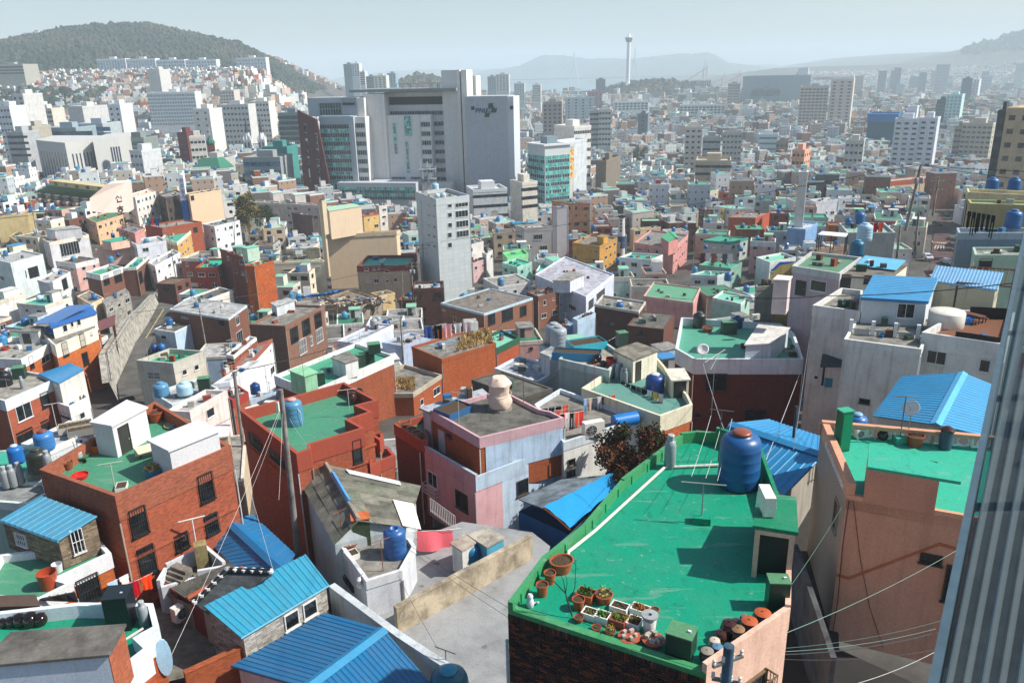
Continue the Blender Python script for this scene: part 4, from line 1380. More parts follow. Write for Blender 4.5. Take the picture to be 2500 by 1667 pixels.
def lamp(label,c):
 t=thing('street_lamp',label,'lamp',c)
 m=MB();m.lathe(c,[(.05,-.25),(.16,-.2),(.22,0),(.1,.1),(.1,.25),(.18,.3),(.1,.42),(.02,.45)],12);m.build('lamp_head',mat('plastic','#d8cfca'),t,smooth=True)
 p_tube(t,'bracket',[(c[0],c[1],c[2]+.4),(c[0]+.2,c[1]+.25,c[2]+.55)],.03,('metal','#9a9a9a'))
def slab(name,kind,pts,col):
 m=MB();m.face(*pts);z=min(p[2]for p in pts)
 o=m.build(name,mat(kind,col),None,org=pts[0]);o['kind']='structure'
 return o
def fence_wall(label,name,pts,z0,th,m):
 t=thing('boundary_wall',label,'wall',(pts[0][0],pts[0][1],z0))
 for a,b in zip(pts,pts[1:]):
  a,b=V3(a),V3(b);d=b-a;n=V3((-d.y,d.x,0)).normalized()*th
  o=V3((a.x,a.y,z0))
  p_obox(t,'wall',o,(d.x,d.y,0),n,(0,0,a.z-z0),m)
  p_obox(t,'coping',V3((a.x,a.y,a.z))-n*.1,(d.x,d.y,0),n*1.2,(0,0,.05),(m[0],m[1]))
def bed_line(label,a,b):
 o=cloth_item(label,a,b,1.5,'#f2707c',3,'sheet')
 cable('clothesline holding the pink bed sheet',[(a[0]-.6,a[1]-.1,a[2]+.1),(b[0]+.6,b[1]+.1,b[2]+.1)],.1,.012,'#dddddd',None,name='clothesline')
def hut_box(label,name,p,z0,z1,w,r):
 t=thing(name,label,name,(p[0][0],p[0][1],z0))
 p_prism(t,'wall',p,z0-.5,z1-.1,w);p_prism(t,'roof',offset(p,.1),z1-.1,z1,r)
 return t
def tile_roof(label,P,zg):
 a,b,c,d=map(V3,P)
 t=thing('house',label,'house',(a.x,a.y,zg))
 base=ccw([(p.x,p.y)for p in(a,b,c,d)])
 m=MB();m.prism(offset(base,-.2),zg-1,72.4,top=False);m.build('wall',mat('plaster','#b0a898',.6),t)
 mm=mat('concrete','#565c60');wm=mat('plaster','#dcdcda',.3)
 p_poly(t,'roof_deck',[a,d,c,b],.12,('plaster','#2c3134',.3))
 n=20
 for i in range(n+1):
  p=a.lerp(d,i/n);q=b.lerp(c,i/n)
  for j in range(6):
   u,v=p.lerp(q,j/6),p.lerp(q,(j+1.05)/6)
   m=MB();m.tube([u+V3((0,0,.07)),v+V3((0,0,.05))],.085,6);m.build('tile',mm,t)
 for e0,e1 in((a,b),(b,c)):
  p_tube(t,'ridge',[e0+V3((0,0,.2)),e1+V3((0,0,.25))],.16,('glaze','#1d2226'),7)
  for k in range(6):
   p=e0.lerp(e1,k/5)+V3((0,0,.32));m=MB();m.lathe((p.x,p.y,p.z-.12),[(.17,0),(.17,.14),(.01,.16)],8);m.build('plaster_cap',wm,t)
 return t
def slate_patch(label,P,zg):
 a,b,c,d=map(V3,P)
 t=thing('shed',label,'shed',(a.x,a.y,zg))
 m=MB();m.prism(ccw([(p.x,p.y)for p in(a,b,c,d)]),zg-1,72.0,top=False);m.build('wall',mat('plaster','#8d8578'),t)
 n=26;mm=mat('concrete','#7d7a72')
 m=MB();N=n*4
 for i in range(N+1):
  for p,q in((a,b),(d,c)):
   pass
  p=a.lerp(d,i/N);q=b.lerp(c,i/N);h=.035*sin(i*PI/2)
  m.v+=[tuple(p+V3((0,0,h))),tuple(q+V3((0,0,h)))]
 for i in range(N):m.f.append((2*i,2*i+1,2*i+3,2*i+2));m.m.append(0)
 m.build('corrugated_sheet',mm,t)
 p_tube(t,'ridge',[b.lerp(a,.15)+V3((0,0,.1)),c.lerp(d,.15)+V3((0,0,.1))],.14,('plaster','#a5553c',.5),6)
 return t
def stair_court(label,P,zg):
 t=thing('stair_court',label,'stair',(*P[0][:2],zg))
 V=[V3(p)for p in P]
 for a,b in zip(V,V[1:]+V[:1]):
  d=b-a;n=V3((-d.y,d.x,0)).normalized()*.2
  p_obox(t,'wall',V3((a.x,a.y,zg)),(d.x,d.y,0),n,(0,0,a.z-zg),('plaster','#ccd2d8',.6))
 m=MB();m.face(*[(p.x,p.y,p.z-1.0)for p in V]);m.build('floor',mat('concrete','#7d7568'),t)
 a,b=V[0].lerp(V[4],.2),V[1].lerp(V[3],.3)
 for i in range(6):
  p=a.lerp(b,i/6);p_box(t,'step',(p.x,p.y,p.z-1.0),(1.3,.5,.2+.16*i),-.5,('concrete','#8a8278'))
 p=V[2].lerp(V[4],.35);p_box(t,'chimney_block',(p.x,p.y,p.z-1),(.7,.7,1.9),.4,('concrete','#a09468'))
 p_tube(t,'post',[(V[2].x-.3,V[2].y-.3,V[2].z-1),(V[2].x-.3,V[2].y-.3,V[2].z+2.1)],.05,('metal','#d8d8d6'))
 p_tube(t,'crossbar',[(V[2].x-1.0,V[2].y-.6,V[2].z+2.1),(V[2].x+.4,V[2].y,V[2].z+2.15)],.05,('metal','#d8d8d6'))
def black_cabinet(label,c,sx,sy,h,rz):
 t=thing('water_tank',label,'water tank',c)
 p_box(t,'tank_body',c,(sx,sy,h),rz,('plastic','#0e1114'))
 p_box(t,'lid',(c[0],c[1],c[2]+h),(sx+.06,sy+.06,.06),rz,('plastic','#1b2429'))
 p_box(t,'lid_knob',(c[0]+.25,c[1]-.1,c[2]+h+.06),(.1,.07,.05),rz,('plastic','#c9c9c9'))
def light_oval(label,c):
 m=MB();k=16
 pts=[(c[0]+.3*cos(i*6.283/k),c[1]+.15*cos(i*6.283/k),c[2]+1.0*sin(i*6.283/k))for i in range(k)]
 m.v=pts+[(x-.05,y+.08,z)for x,y,z in pts]
 m.f=[tuple(range(k)),tuple(k+i for i in reversed(range(k)))]+[(i,k+i,k+(i+1)%k,(i+1)%k)for i in range(k)];m.m=[0]*(k+2)
 tag(m.build('plastic_sheet',mat('plastic','#a9cfe6'),None,org=c),label,'sheet')
def lerp_tab(T,v):
 if v<=T[0][0]:return T[0][1]
 for(a,b),(c,d)in zip(T,T[1:]):
  if v<=c:return b+(d-b)*(v-a)/(c-a)
 return T[-1][1]
PR=[(-60,80),(0,74),(20,69),(50,65),(100,56.5),(150,47),(260,38),(400,31),(600,24),(900,15),(1300,8),(1800,4),(2600,1),(9000,1)]
SKL=[(-1300,140),(-913,158),(-876,172),(-767,190),(-694,194),(-621,193),(-570,181),(-475,160),(-416,128),(-369,98),(-329,78),(-290,52),(-256,50),(-183,16),(-100,10)]
VL=[(600,0),(800,.12),(1000,.32),(1130,.52),(1180,.56),(1300,.78),(1500,1),(1800,.8),(2300,.05)]
SKR=[(500,4),(745,20),(1000,60),(1076,86),(1291,90),(1523,90),(1655,94),(1804,106),(1937,138),(2069,180),(2400,262),(2900,310),(4200,250)]
VR=[(1720,0),(1850,.05),(2200,.2),(2700,.5),(3400,1),(4500,.5)]
def sm(a,b,v):
 t=min(1,max(0,(v-a)/(b-a)));return t*t*(3-2*t)
def terr(x,y):
 z=lerp_tab(PR,y)
 z+=14*sm(-50,-150,x)*sm(180,300,y)*(1-sm(620,900,y))+8*sm(40,110,x)*sm(140,210,y)*(1-sm(330,480,y))
 h=lerp_tab(SKL,x)-7
 if h>z:z=z+(h-z)*lerp_tab(VL,y)
 z=max(z,24+80*sm(680,1130,y)*sm(-235,-350,x)*(1-sm(1190,1330,y)))
 z+=40*math.exp(-((x-335)/155)**2-((y-1880)/110)**2)
 z+=64*math.exp(-((x+174)/95)**2-((y-1720)/120)**2)
 if y>1340:
  if x>650:
   k=min(1,(x-650)/150)
   if 1400<y<1700:z=z*(1-k)-6*k
  if 1700<=y:
   if x>500:z=2+(lerp_tab(SKR,x)-2)*lerp_tab(VR,y)
  if y>2050 and x<=560:z=-6 if x>-260 else max(-6,z)
 return z
def build_terrain():
 ys=[-60,-20,0,20,35,50,75,100,125,150,200,260,330,400,500]
 while ys[-1]<6000:ys.append(ys[-1]*1.045)
 nx=150
 m=MB()
 for y in ys:
  w=1.1*max(y,150)+150
  for i in range(nx+1):
   x=-w+2*w*i/nx
   m.v.append((x,y,terr(x,y)))
 for j in range(len(ys)-1):
  for i in range(nx):
   a=j*(nx+1)+i;m.f.append((a,a+1,a+nx+2,a+nx+1));m.m.append(0)
 o=m.build('ground',mat('ground','#5c5953'),smooth=False);o['kind']='structure'
 s=MB();s.face((-7000,1250,0),(9000,1250,0),(12000,14000,0),(-12000,14000,0))
 o=s.build('sea',mat('water','#3f6a7a'));o['kind']='structure'
 def ridge(name,T,Y,dep,col):
  rd=Rnd(int(Y));m=MB();n=120
  x0,x1=T[0][0],T[-1][0]
  for r,k in((-dep,0),(-dep*.5,.55),(0,1),(dep,0)):
   for i in range(n+1):
    x=x0+(x1-x0)*i/n;z=lerp_tab(T,x)
    m.v.append((x,Y+r,z*k+(rd.uniform(-4,4)if k else-5)))
  for j in range(3):
   for i in range(n):a=j*(n+1)+i;m.f.append((a,a+1,a+n+2,a+n+1));m.m.append(0)
  o=m.build(name,mat('leaf',col,.01),smooth=True);o['kind']='structure'
 ridge('mountain',[(-400,0),(-190,95),(95,128),(285,204),(443,200),(633,170),(950,165),(1076,170),(1234,182),(1329,198),(1424,188),(1551,196),(1629,172),(1709,120),(1836,100),(2200,60),(2600,0)],6500,900,'#3d4c44')
 ridge('mountain',[(-1900,10),(-1500,90),(-1100,118),(-700,124),(-420,106),(-100,116),(300,120),(800,100),(1500,90),(2600,100)],8200,900,'#3d4c44')
build_terrain()
def haze_box(d):
 m=MB();m.prism([(-9800,-110),(9800,-110),(9800,12500),(-9800,12500)],-8,345,bot=True)
 me=m.mesh('haze',[])
 ma=bpy.data.materials.new('haze air');ma.use_nodes=True
 t=ma.node_tree;t.nodes.clear()
 o=t.nodes.new('ShaderNodeOutputMaterial');v=t.nodes.new('ShaderNodeVolumePrincipled')
 v.inputs['Color'].default_value=(.80,.93,1.0,1);v.inputs['Density'].default_value=d;v.inputs['Anisotropy'].default_value=0.
 t.links.new(v.outputs[0],o.inputs['Volume'])
 ma.cycles.homogeneous_volume=True
 me.materials.append(ma)
 ob=bpy.data.objects.new('haze',me);COL.objects.link(ob);ob['kind']='stuff'
haze_box(.00024)
def dry_grass(label,q,n,col='#a58d5c',h=.9,dens=1):
 rd=Rnd(n);Q=[V3(p)for p in q];m=MB()
 for i in range(n):
  u,v=rd.random(),rd.random()
  p=Q[0].lerp(Q[1],u).lerp(Q[3].lerp(Q[2],u),v)
  d=V3((rd.gauss(0,.5),rd.gauss(0,.5),1)).normalized()*h*rd.uniform(.3,1)
  s=V3((rd.gauss(0,1),rd.gauss(0,1),0)).normalized()*.06
  m.face(p-s,p+s,p+d*.6+s+V3((rd.gauss(0,.1),0,0)),p+d)
 o=m.build('grass',mat('leaf',col),None,org=q[0]);o['kind']='stuff';o['label']=label
def ladder(label,a,b):
 t=thing('ladder',label,'ladder',a);a,b=V3(a),V3(b);d=b-a;s=V3((-d.y,d.x,0)).normalized()*.25
 for k in(-1,1):p_tube(t,'rail',[a+s*k,b+s*k],.05,('metal','#4a86b4'),4)
 for i in range(9):p=a.lerp(b,(i+.5)/9);p_tube(t,'rung',[p-s,p+s],.035,('metal','#4a86b4'),4)
def rubble(label,c,sx,sy,n):
 rd=Rnd(5);ms=[mat('wood','#5a4636'),mat('concrete','#a0968a'),mat('plaster','#c9bda6'),mat('metal','#3f78a8')];m=MB()
 for i in range(n):
  x,y=rd.gauss(0,sx*.35),rd.gauss(0,sy*.35)
  k=rd.choices((0,1,2,3),(6,4,3,1))[0]
  m.box((c[0]+x,c[1]+y,c[2]+rd.uniform(-.1,.5)),(rd.uniform(.3,2.2),rd.uniform(.15,.6),rd.uniform(.05,.5)),rd.uniform(0,3),k)
 o=m.build('rubble',ms,None,org=c);o['kind']='stuff';o['label']=label
def tarp_strip(label,pts):
 a,b,c,d=map(V3,pts);m=MB();rd=Rnd(3)
 for i in range(13):
  for k in range(5):
   p=a.lerp(b,i/12).lerp(d.lerp(c,i/12),k/4)+V3((0,0,rd.uniform(-.25,.45)));m.v.append(tuple(p))
 for i in range(12):
  for k in range(4):q=i*5+k;m.f.append((q,q+1,q+6,q+5));m.m.append(0)
 tag(m.build('tarpaulin',mat('plastic','#2a7cc8'),None,org=pts[0]),label,'tarpaulin')
def mast_cluster(label,c,n):
 rd=Rnd(8);t=thing('antenna_mast',label,'antenna',c)
 for i in range(n):
  x,y=rd.uniform(-2.2,2.2),rd.uniform(-1.2,1.2);h=rd.uniform(4,8)
  p_tube(t,'mast',[(c[0]+x,c[1]+y,c[2]),(c[0]+x,c[1]+y,c[2]+h)],.06,('metal','#9a9d9e'),4)
  p_box(t,'antenna_panel',(c[0]+x,c[1]+y-.15,c[2]+h-1.7),(.3,.15,1.6),0,('plastic','#d9dcdc'))
 for z in(3,5.5):p_box(t,'platform',(c[0],c[1],c[2]+z),(4.6,2.6,.1),0,('metal','#8f9294'))
def sign_text(a,b,z,size,text,col,label,u=.1,span=.8,name='sign',vertical=False,lift=.12,bold=0):
 dx,dy=b[0]-a[0],b[1]-a[1];L=math.hypot(dx,dy)
 n=(dy/L*lift,-dx/L*lift)
 rz=math.atan2(dy,dx)
 chars=list(text)if vertical else[text]
 t=thing(name,label,'sign',(a[0]+dx*u+n[0],a[1]+dy*u+n[1],z))
 t.rotation_euler=(0,0,rz)
 for i,ch in enumerate(chars):lettering(t,ch,size,col,(0,0,-i*size*1.12 if vertical else 0),0,bold)
 return t
def canopy(label,q,h):
 t=thing('canopy',label,'canopy',q[0])
 p_poly(t,'canopy_roof',q,.1,('plaster','#dadbd8',.3))
 Q=[V3(p)for p in q]
 for i in range(4):
  p_tube(t,'post',[Q[i],Q[i]-V3((0,0,h))],.06,('metal','#2e2f30'),4)
  p=Q[i].lerp(Q[(i+1)%4],.5);p_tube(t,'post',[p,p-V3((0,0,h))],.06,('metal','#2e2f30'),4)
def gold_roof(label,kind,P):
 t=thing('temple_roof',label,'roof',P[0]);m=MB()
 V=[V3(p)for p in P];c=V[0].lerp(V[1],.5)+V3((0,3.5,0))
 mm=mat('metal','#b8901f')
 b=V[3]+V3((1,5,.3));N=8
 m.face(*[tuple(v)for v in V]);m.face(V[0],V[1],c);m.face(V[1],V[2],V[2]+V3((2,7,.5)),c);m.face(V[4],V[0],c,V[4]+V3((1,8,.5)))
 m.build('roof_sheet',mm,t)
 for i in range(1,9):p_tube(t,'roof_rib',[V[0].lerp(V[1],i/9)+V3((0,0,.1)),V[4].lerp(V[3],i/9)+V3((0,0,.1))],.06,('metal','#c29a2a'),4)
 p_tube(t,'eave',[V[4],V[3],V[2]],.15,('metal','#d0a830'),5)
def unit_window(w,h,col):
 key=('uw',round(w,1),round(h,1),col)
 if key not in CACHE:
  m=MB();m.obox((0,-.06,0),(w,0,0),(0,.09,0),(0,0,h))
  CACHE[key]=m.mesh('window',mat('glass',col))
 return CACHE[key]
def tower(label,p,q,dep,z0,z1,m,rows=0,cols=0,scols=0,ww=1.5,wh=1.3,wc='#1b2228',hut=True,name='apartment_block',group=None):
 cat=name.replace('_',' ')
 P,Q=V3(p),V3(q);d=(Q-P);L=d.length;t=d/L;n=V3((t.y,-t.x))
 poly=[P,Q,Q-n*dep,P-n*dep]
 poly=[(v.x,v.y)for v in poly]
 root=thing(name,label,cat,(*p,z0),group)
 if m[0]=='facade':m=('facade',m[1],(3.4,3.0,.9))
 mb=MB();mb.prism(poly,z0-2,z1-.3);mb.build('wall',mat(*m),root)
 mb=MB();mb.ring(offset(poly,.1),offset(poly,-.4),z1-.6,z1+.7);mb.build('parapet',mat('plaster',m[1],.3),root)
 if hut:
  c=(P+Q)*.5-n*dep*.5;p_box(root,'roof_hut',(c.x,c.y,z1-.3),(min(L*.4,8),min(dep*.5,6),3.6),math.atan2(d.y,d.x),('plaster',m[1],.3))
 FOOT.append(poly)
 if rows:
  H=z1-z0;rh=min(H*.92/rows,4.2 if L<60 else 5.2)
  if rows*rh<H*.6:rh=(H-4)/rows if(H-4)/rows<6 else 3.4
  me=unit_window(ww,wh,wc)
  rz=math.atan2(t.y,t.x)
  for r in range(rows):
   z=z1-1.6-rh*r-wh
   if z<z0:break
   for k in range(cols):
    s=L*(k+.5)/cols-ww/2
    if ww>L:s=.3
    c=P+t*s
    put('window',me,root,(c.x,c.y,z),rz)
   for k in range(scols):
    c=Q-n*(dep*(k+.5)/scols-ww/2)
    put('window',me,root,(c.x,c.y,z),rz+PI/2)
  if ww>L:pass
 return root
FOOT=[]
GREENS=('#2d7f78','#1f5f5e','#4a9a90','#12353c')
def curtain(root,name,P,t,n,u0,u1,z0,z1,nx,nz,style):
 rd=Rnd(int(abs(u0*13+z0*7)))
 ms=[mat('glass',c)for c in{'b':('#0f1c22','#17303a','#20404a'),'d':('#0e1e24','#152a30','#20363a'),'g':('#2f8a84','#237068','#51a49a'),'m':('#2a8078','#12353c','#3f978c')}[style]]+[mat('plaster','#aab2b4',.1)]
 mb=MB()
 dx,dz=(u1-u0)/nx,(z1-z0)/nz
 for i in range(nx):
  for k in range(nz):
   a=P+t*(u0+dx*i+.12)+n*.05;mi=rd.randrange(3)if style!='m' else(1 if k%2==0 and rd.random()<.9 else rd.choice((0,2)))
   mb.face((a.x,a.y,z0+dz*k+.1),(a.x+t.x*(dx-.2),a.y+t.y*(dx-.2),z0+dz*k+.1),(a.x+t.x*(dx-.2),a.y+t.y*(dx-.2),z0+dz*(k+1)-.1),(a.x,a.y,z0+dz*(k+1)-.1),mi=mi)
 for k in range(nz+1):a=P+t*u0;mb.obox((a.x,a.y,z0+dz*k-.08),(t.x*(u1-u0),t.y*(u1-u0),0),(n.x*.12,n.y*.12,0),(0,0,.16),3)
 for i in range(nx+1):a=P+t*(u0+dx*i-.05);mb.obox((a.x,a.y,z0),(t.x*.1,t.y*.1,0),(n.x*.12,n.y*.12,0),(0,0,z1-z0),3)
 o=mb.build(name,ms,root);o['kind']='stuff'
def hospital(label,O,yaw,parts,red,rw,lg,ls):
 t=V3((cos(yaw),-sin(yaw)));n=V3((-sin(yaw),-cos(yaw)))
 root=thing('hospital',label,'hospital',(O[0],O[1],29))
 O2=V3((O[0],O[1]))
 for kind,name,u0,u1,v,dep,z0,z1,m,*e in parts:
  P=O2-n*v
  a,b=P+t*u0,P+t*u1
  if kind=='g':
   for r in range(e[3]if len(e)>3 else 1):
    q=r*e[4]if r else 0
    curtain(root,name,P,t,n,u0,u1,z0-q,z1-q,e[0],e[1],e[2])
   continue
  poly=[a,b,b-n*dep,a-n*dep]
  mb=MB();mb.prism([(x.x,x.y)for x in poly],z0-(1 if z0<30 else 0),z1);mb.build(name,mat(*m),root)
 P=O2+n*9
 mb=MB();k=len(red)
 f=[(P.x+t.x*u,P.y+t.y*u,z)for u,z in red];bk=[(x-n.x*1.2,y-n.y*1.2,z)for x,y,z in f]
 mb.v=f+bk;mb.f=[tuple(reversed(range(k))),tuple(k+i for i in range(k))]+[(i,(i+1)%k,k+(i+1)%k,k+i)for i in range(k)];mb.m=[0]*(k+2)
 mb.build('red_panel',mat('plaster','#5c3330',.2),root)
 for u0,u1,z0,z1 in rw:
  a=P+n*.1+t*u0
  p_obox(root,'white_strip',(a.x,a.y,z0),(t.x*(u1-u0),t.y*(u1-u0),0),(n.x*.15,n.y*.15,0),(0,0,z1-z0),('plaster','#c9cfd2',.1))
  for zz in(z0,z1-2.6):
   p_obox(root,'window',(a.x+n.x*.16,a.y+n.y*.16,zz),(t.x*(u1-u0),t.y*(u1-u0),0),(n.x*.1,n.y*.1,0),(0,0,2.4),('glass','#10181c'))
 S=ls
 rz=math.atan2(t.y,t.x)
 def flat(name,pts,col,lift=.25):
  mb=MB();k=len(pts);A=O2+n*lift
  f=[(A.x+t.x*(lg[0]+u*S),A.y+t.y*(lg[0]+u*S),lg[1]+z*S)for u,z in pts];b=[(x-n.x*.2,y-n.y*.2,z)for x,y,z in f]
  mb.v=f+b;mb.f=[tuple(range(k)),tuple(k+i for i in reversed(range(k)))]+[(i,k+i,k+(i+1)%k,(i+1)%k)for i in range(k)];mb.m=[0]*(k+2)
  mb.build(name,mat('plaster',col,.1),root)
 sk=lambda x0,z0,x1,z1:[(x0+z0*.25,z0),(x1+z0*.25,z0),(x1+z1*.25,z1),(x0+z1*.25,z1)]
 NV,GN='#1c4a78','#0f4f42'
 for q in(sk(0,0,.045,.2),sk(.045,.155,.16,.2),sk(.115,.08,.16,.16),sk(.045,.075,.16,.11)):flat('letter_p',q,NV)
 for q in(sk(.19,0,.235,.2),[(.25,.2),(.285,.2),(.36,0),(.33,0)],sk(.325,0,.36,.2)):flat('letter_n',q,NV)
 for q in(sk(.39,.04,.435,.2),sk(.39,0,.54,.045),sk(.5,.04,.545,.2)):flat('letter_u',q,'#16506a')
 for q in(sk(.48,.2,.8,.43)[:0]or sk(.56,.21,.78,.42),sk(.78,0,1.0,.2),sk(.49,-.2,.71,-.01)):flat('cross_arm',q,GN)
 flat('cross_arm',sk(.57,.0,.78,.205),GN)
 for q in(sk(.60,0,.64,.2),sk(.70,0,.74,.2),sk(.64,.08,.70,.12)):flat('letter_h',q,'#a9b4b8',.5)
 for i in range(3):
  a=O2+n*.1+t*(3+i*9.2);p_obox(root,'vent',(a.x,a.y,O[2]-6),(t.x*1.6,t.y*1.6,0),(n.x*.15,n.y*.15,0),(0,0,1.6),('plaster','#2d353a',.1))
 for i in range(7):
  a=O2-n*16+t*(-38+i*3.6);p_tube(root,'roof_steelwork',[(a.x,a.y,O[2]+2.5),(a.x,a.y,O[2]+6),(a.x+2.6,a.y,O[2]+6),(a.x+2.6,a.y,O[2]+2.5)],.18,('metal','#7a4a48'),4)
 c=O2-n*30+t*6
 FOOT.append([(x.x,x.y)for x in(O2+n*12-t*85,O2+n*12+t*28,O2-n*40+t*28,O2-n*40-t*85)])
 return root
def glass_office(label,p,q,dep,z0,z1,fl):
 P,Q=V3(p),V3(q);t=(Q-P).normalized();n=V3((t.y,-t.x));L=(Q-P).length
 root=thing('office_building',label,'office building',(*p,z0))
 poly=[P,Q,Q-n*dep,P-n*dep]
 mb=MB();mb.prism([(v.x,v.y)for v in poly],z0-2,z1-.4);mb.build('wall',mat('plaster','#c9d0d0',.2),root)
 s=V3((-n.x,-n.y))
 H=(z1-z0)
 curtain(root,'glazing',P,t,n,.4,L-.4,z0+H*.2,z1-H*.12,14,16,'m')
 A=P-n*dep;tt=(P-A).normalized();nn=V3((tt.y,-tt.x))
 curtain(root,'glazing',A,tt,nn,.3,dep-.3,z0+H*.2,z1-H*.12,8,16,'m')
 mb=MB();mb.ring(offset([(v.x,v.y)for v in poly],.8),offset([(v.x,v.y)for v in poly],-1.5),z1-.4,z1+.4);mb.build('roof_edge',mat('plaster','#d3d7d8',.2),root)
 p_box(root,'roof_plant',((P.x+Q.x)/2-n.x*dep/2,(P.y+Q.y)/2-n.y*dep/2,z1),(L*.4,dep*.4,3.2),math.atan2(t.y,t.x),('metal','#7f95a0'))
 FOOT.append([(v.x,v.y)for v in poly])
def arch_hall(label,pts,z0,z1):
 a,b,c,d,e=[V3(p)for p in pts]
 root=thing('hall',label,'hall',(*pts[1],z0))
 off=V3((-9,34))
 base=[a,b,c,c+off,a+off]
 W=('plaster','#bdbdb9',.2)
 mb=MB();mb.prism([(v.x,v.y)for v in base],z0-3,z1);mb.build('wall',mat(*W),root)
 base=[d,e,e+off,d+off]
 mb=MB();mb.prism([(v.x,v.y)for v in base],z0-3,z1+1.2);mb.build('arch_block',mat(*W),root)
 def slots(p,q,n,u0,u1,za,zb):
  t=(q-p).normalized();nn=V3((t.y,-t.x));L=(q-p).length
  for i in range(n):
   s=L*(u0+(u1-u0)*i/(n-1));o=p+t*s+nn*.02
   p_obox(root,'slot_window',(o.x,o.y,za),(t.x*.85,t.y*.85,0),(nn.x*.08,nn.y*.08,0),(0,0,zb-za),('glass','#262d3a'))
 H=z1-z0
 slots(a,b,9,.1,.9,z1-H*.62,z1-H*.14);slots(b,c,6,.18,.9,z1-H*.75,z1-H*.15);slots(d,e,4,.62,.93,z1-H*.62,z1-H*.1);slots(d,e,4,.62,.93,z0,z1-H*.7)
 t=(e-d).normalized();nn=V3((t.y,-t.x));L=(e-d).length
 c0=d+t*L*.36;r=L*.16
 for rr,dd,col in((r*1.25,.05,'#9a9fa4'),(r,.12,'#3a444c')):
  pts2=[(-rr,z0),(rr,z0)]+[(rr*cos(i*PI/14),z1-H*.32+rr*sin(i*PI/14))for i in range(15)]
  f=[(c0.x+t.x*u+nn.x*dd,c0.y+t.y*u+nn.y*dd,z)for u,z in pts2]
  mb=MB();k=len(f);mb.v=f+[(x-nn.x*.4,y-nn.y*.4,z)for x,y,z in f]
  mb.f=[tuple(range(k)),tuple(k+i for i in reversed(range(k)))]+[(i,k+i,k+(i+1)%k,(i+1)%k)for i in range(k)];mb.m=[0]*(k+2)
  mb.build('arch',mat('plaster',col,.2),root)
 FOOT.append([(v.x,v.y)for v in(a,b,e,e+off,a+off)])
def church(label,p,q,zt):
 root=thing('church',label,'church',(p[0],p[1],30))
 for s in(p,q):
  zb=zt-21
  p_box(root,'tower_base',(s[0],s[1],28),(5.2,5.2,zb-28),0,('plaster','#3a3c40',.2))
  p_box(root,'belfry',(s[0],s[1],zb),(4.6,4.6,6),0,('plaster','#d3d3d3',.2))
  for k in(-1.1,1.1):p_box(root,'belfry_opening',(s[0]+k,s[1]-2.3,zb+1),(.9,.3,3.4),0,('plaster','#2a2c30',.1))
  m=MB();m.lathe((s[0],s[1],zb+6),[(2.6,0),(1.4,4.5),(1.3,4.6)],4);m.build('spire_foot',mat('plaster','#cfcfd0',.2),root)
  m=MB();m.lathe((s[0],s[1],zb+10),[(1.3,0),(.03,11)],6);m.build('spire',mat('plaster','#3c4046',.2),root)
  for k in range(4):
   a=k*PI/2+.785;m=MB();m.lathe((s[0]+2.9*cos(a),s[1]+2.9*sin(a),zb+5.5),[(.5,0),(.45,1.6),(.02,3.4)],6);m.build('pinnacle',mat('plaster','#d6d6d6',.2),root)
 p_box(root,'nave',((p[0]+q[0])/2,p[1]+14,28),(q[0]-p[0],24,zt-24-28),0,('plaster','#6a5a56',.3))
 FOOT.append([(p[0]-3,p[1]-3),(q[0]+3,p[1]-3),(q[0]+3,p[1]+27),(p[0]-3,p[1]+27)])
def church_tower(label,p,z0,z1,w):
 root=thing('church_tower',label,'church tower',(*p,z0))
 p_box(root,'shaft',(*p,z0-3),(w,w,z1-z0-1.5),.3,('brick','#6a3a36'))
 for k in range(5):p_box(root,'stone_band',(*p,z0+3+k*4),(w+.1,w+.1,.35),.3,('plaster','#c9b9a9',.2))
 m=MB();m.lathe((*p,z1-4.5),[(w*.68,0),(w*.62,1.2),(w*.1,3.6),(.1,4.2)],8);m.build('cap',mat('metal','#2a6a58'),root)
 p_box(root,'cross_upright',(*p,z1-.5),(.25,.25,4),0,('plaster','#d8d8d0',.1));p_box(root,'cross_bar',(*p,z1+1.8),(1.6,.25,.25),0,('plaster','#d8d8d0',.1))
def green_pitched(label,P):
 t=thing('pitched_roof',label,'roof',P[0])
 p_poly(t,'roof_face',P,.3,('metal','#1f6a50'))
 a,b,c,d=map(V3,P)
 p_poly(t,'roof_face',[b,b+V3((4,9,0)),c+V3((1,5,0)),c],.3,('metal','#2a7a5c'))
def sight_tower(label,p,z0,z1):
 root=thing('observation_tower',label,'tower',(*p,z0));H=z1-z0
 W=('plaster','#e6e6e2',.1)
 m=MB();m.lathe((*p,z0-5),[(15,0),(15,8),(13,8.5),(13,11)],20);m.build('base',mat(*W),root)
 m=MB();m.lathe((*p,z0+3),[(4.6,0),(4.2,H*.2),(4.0,H*.72),(4.6,H*.78)],16);m.build('shaft',mat(*W),root,smooth=True)
 m=MB();m.lathe((*p,z0+H*.79),[(5,0),(6.5,H*.02),(8.6,H*.075)],18);m.build('cabin_glazing',mat('glass','#3a4a50'),root)
 for i in range(9):
  a=i*.698;m=MB();m.tube([(p[0]+6.6*cos(a),p[1]+6.6*sin(a),z0+H*.81),(p[0]+8.8*cos(a),p[1]+8.8*sin(a),z0+H*.866)],.35,4);m.build('cabin_rib',mat(*W),root)
 m=MB();m.lathe((*p,z0+H*.866),[(9.4,0),(9.2,1.1),(4,1.6),(3.2,5),(1.6,6.5),(1.0,9),(.3,11),(.15,H*.134)],16);m.build('crown_roof',mat(*W),root,smooth=True)
 c=(p[0]-19,p[1]-6)
 m=MB();m.lathe((*c,z0-2),[(6,0),(6,5),(11,5.2),(6,8),(.6,12)],8);m.build('pavilion',mat('plaster','#5f7a80',.2),root)
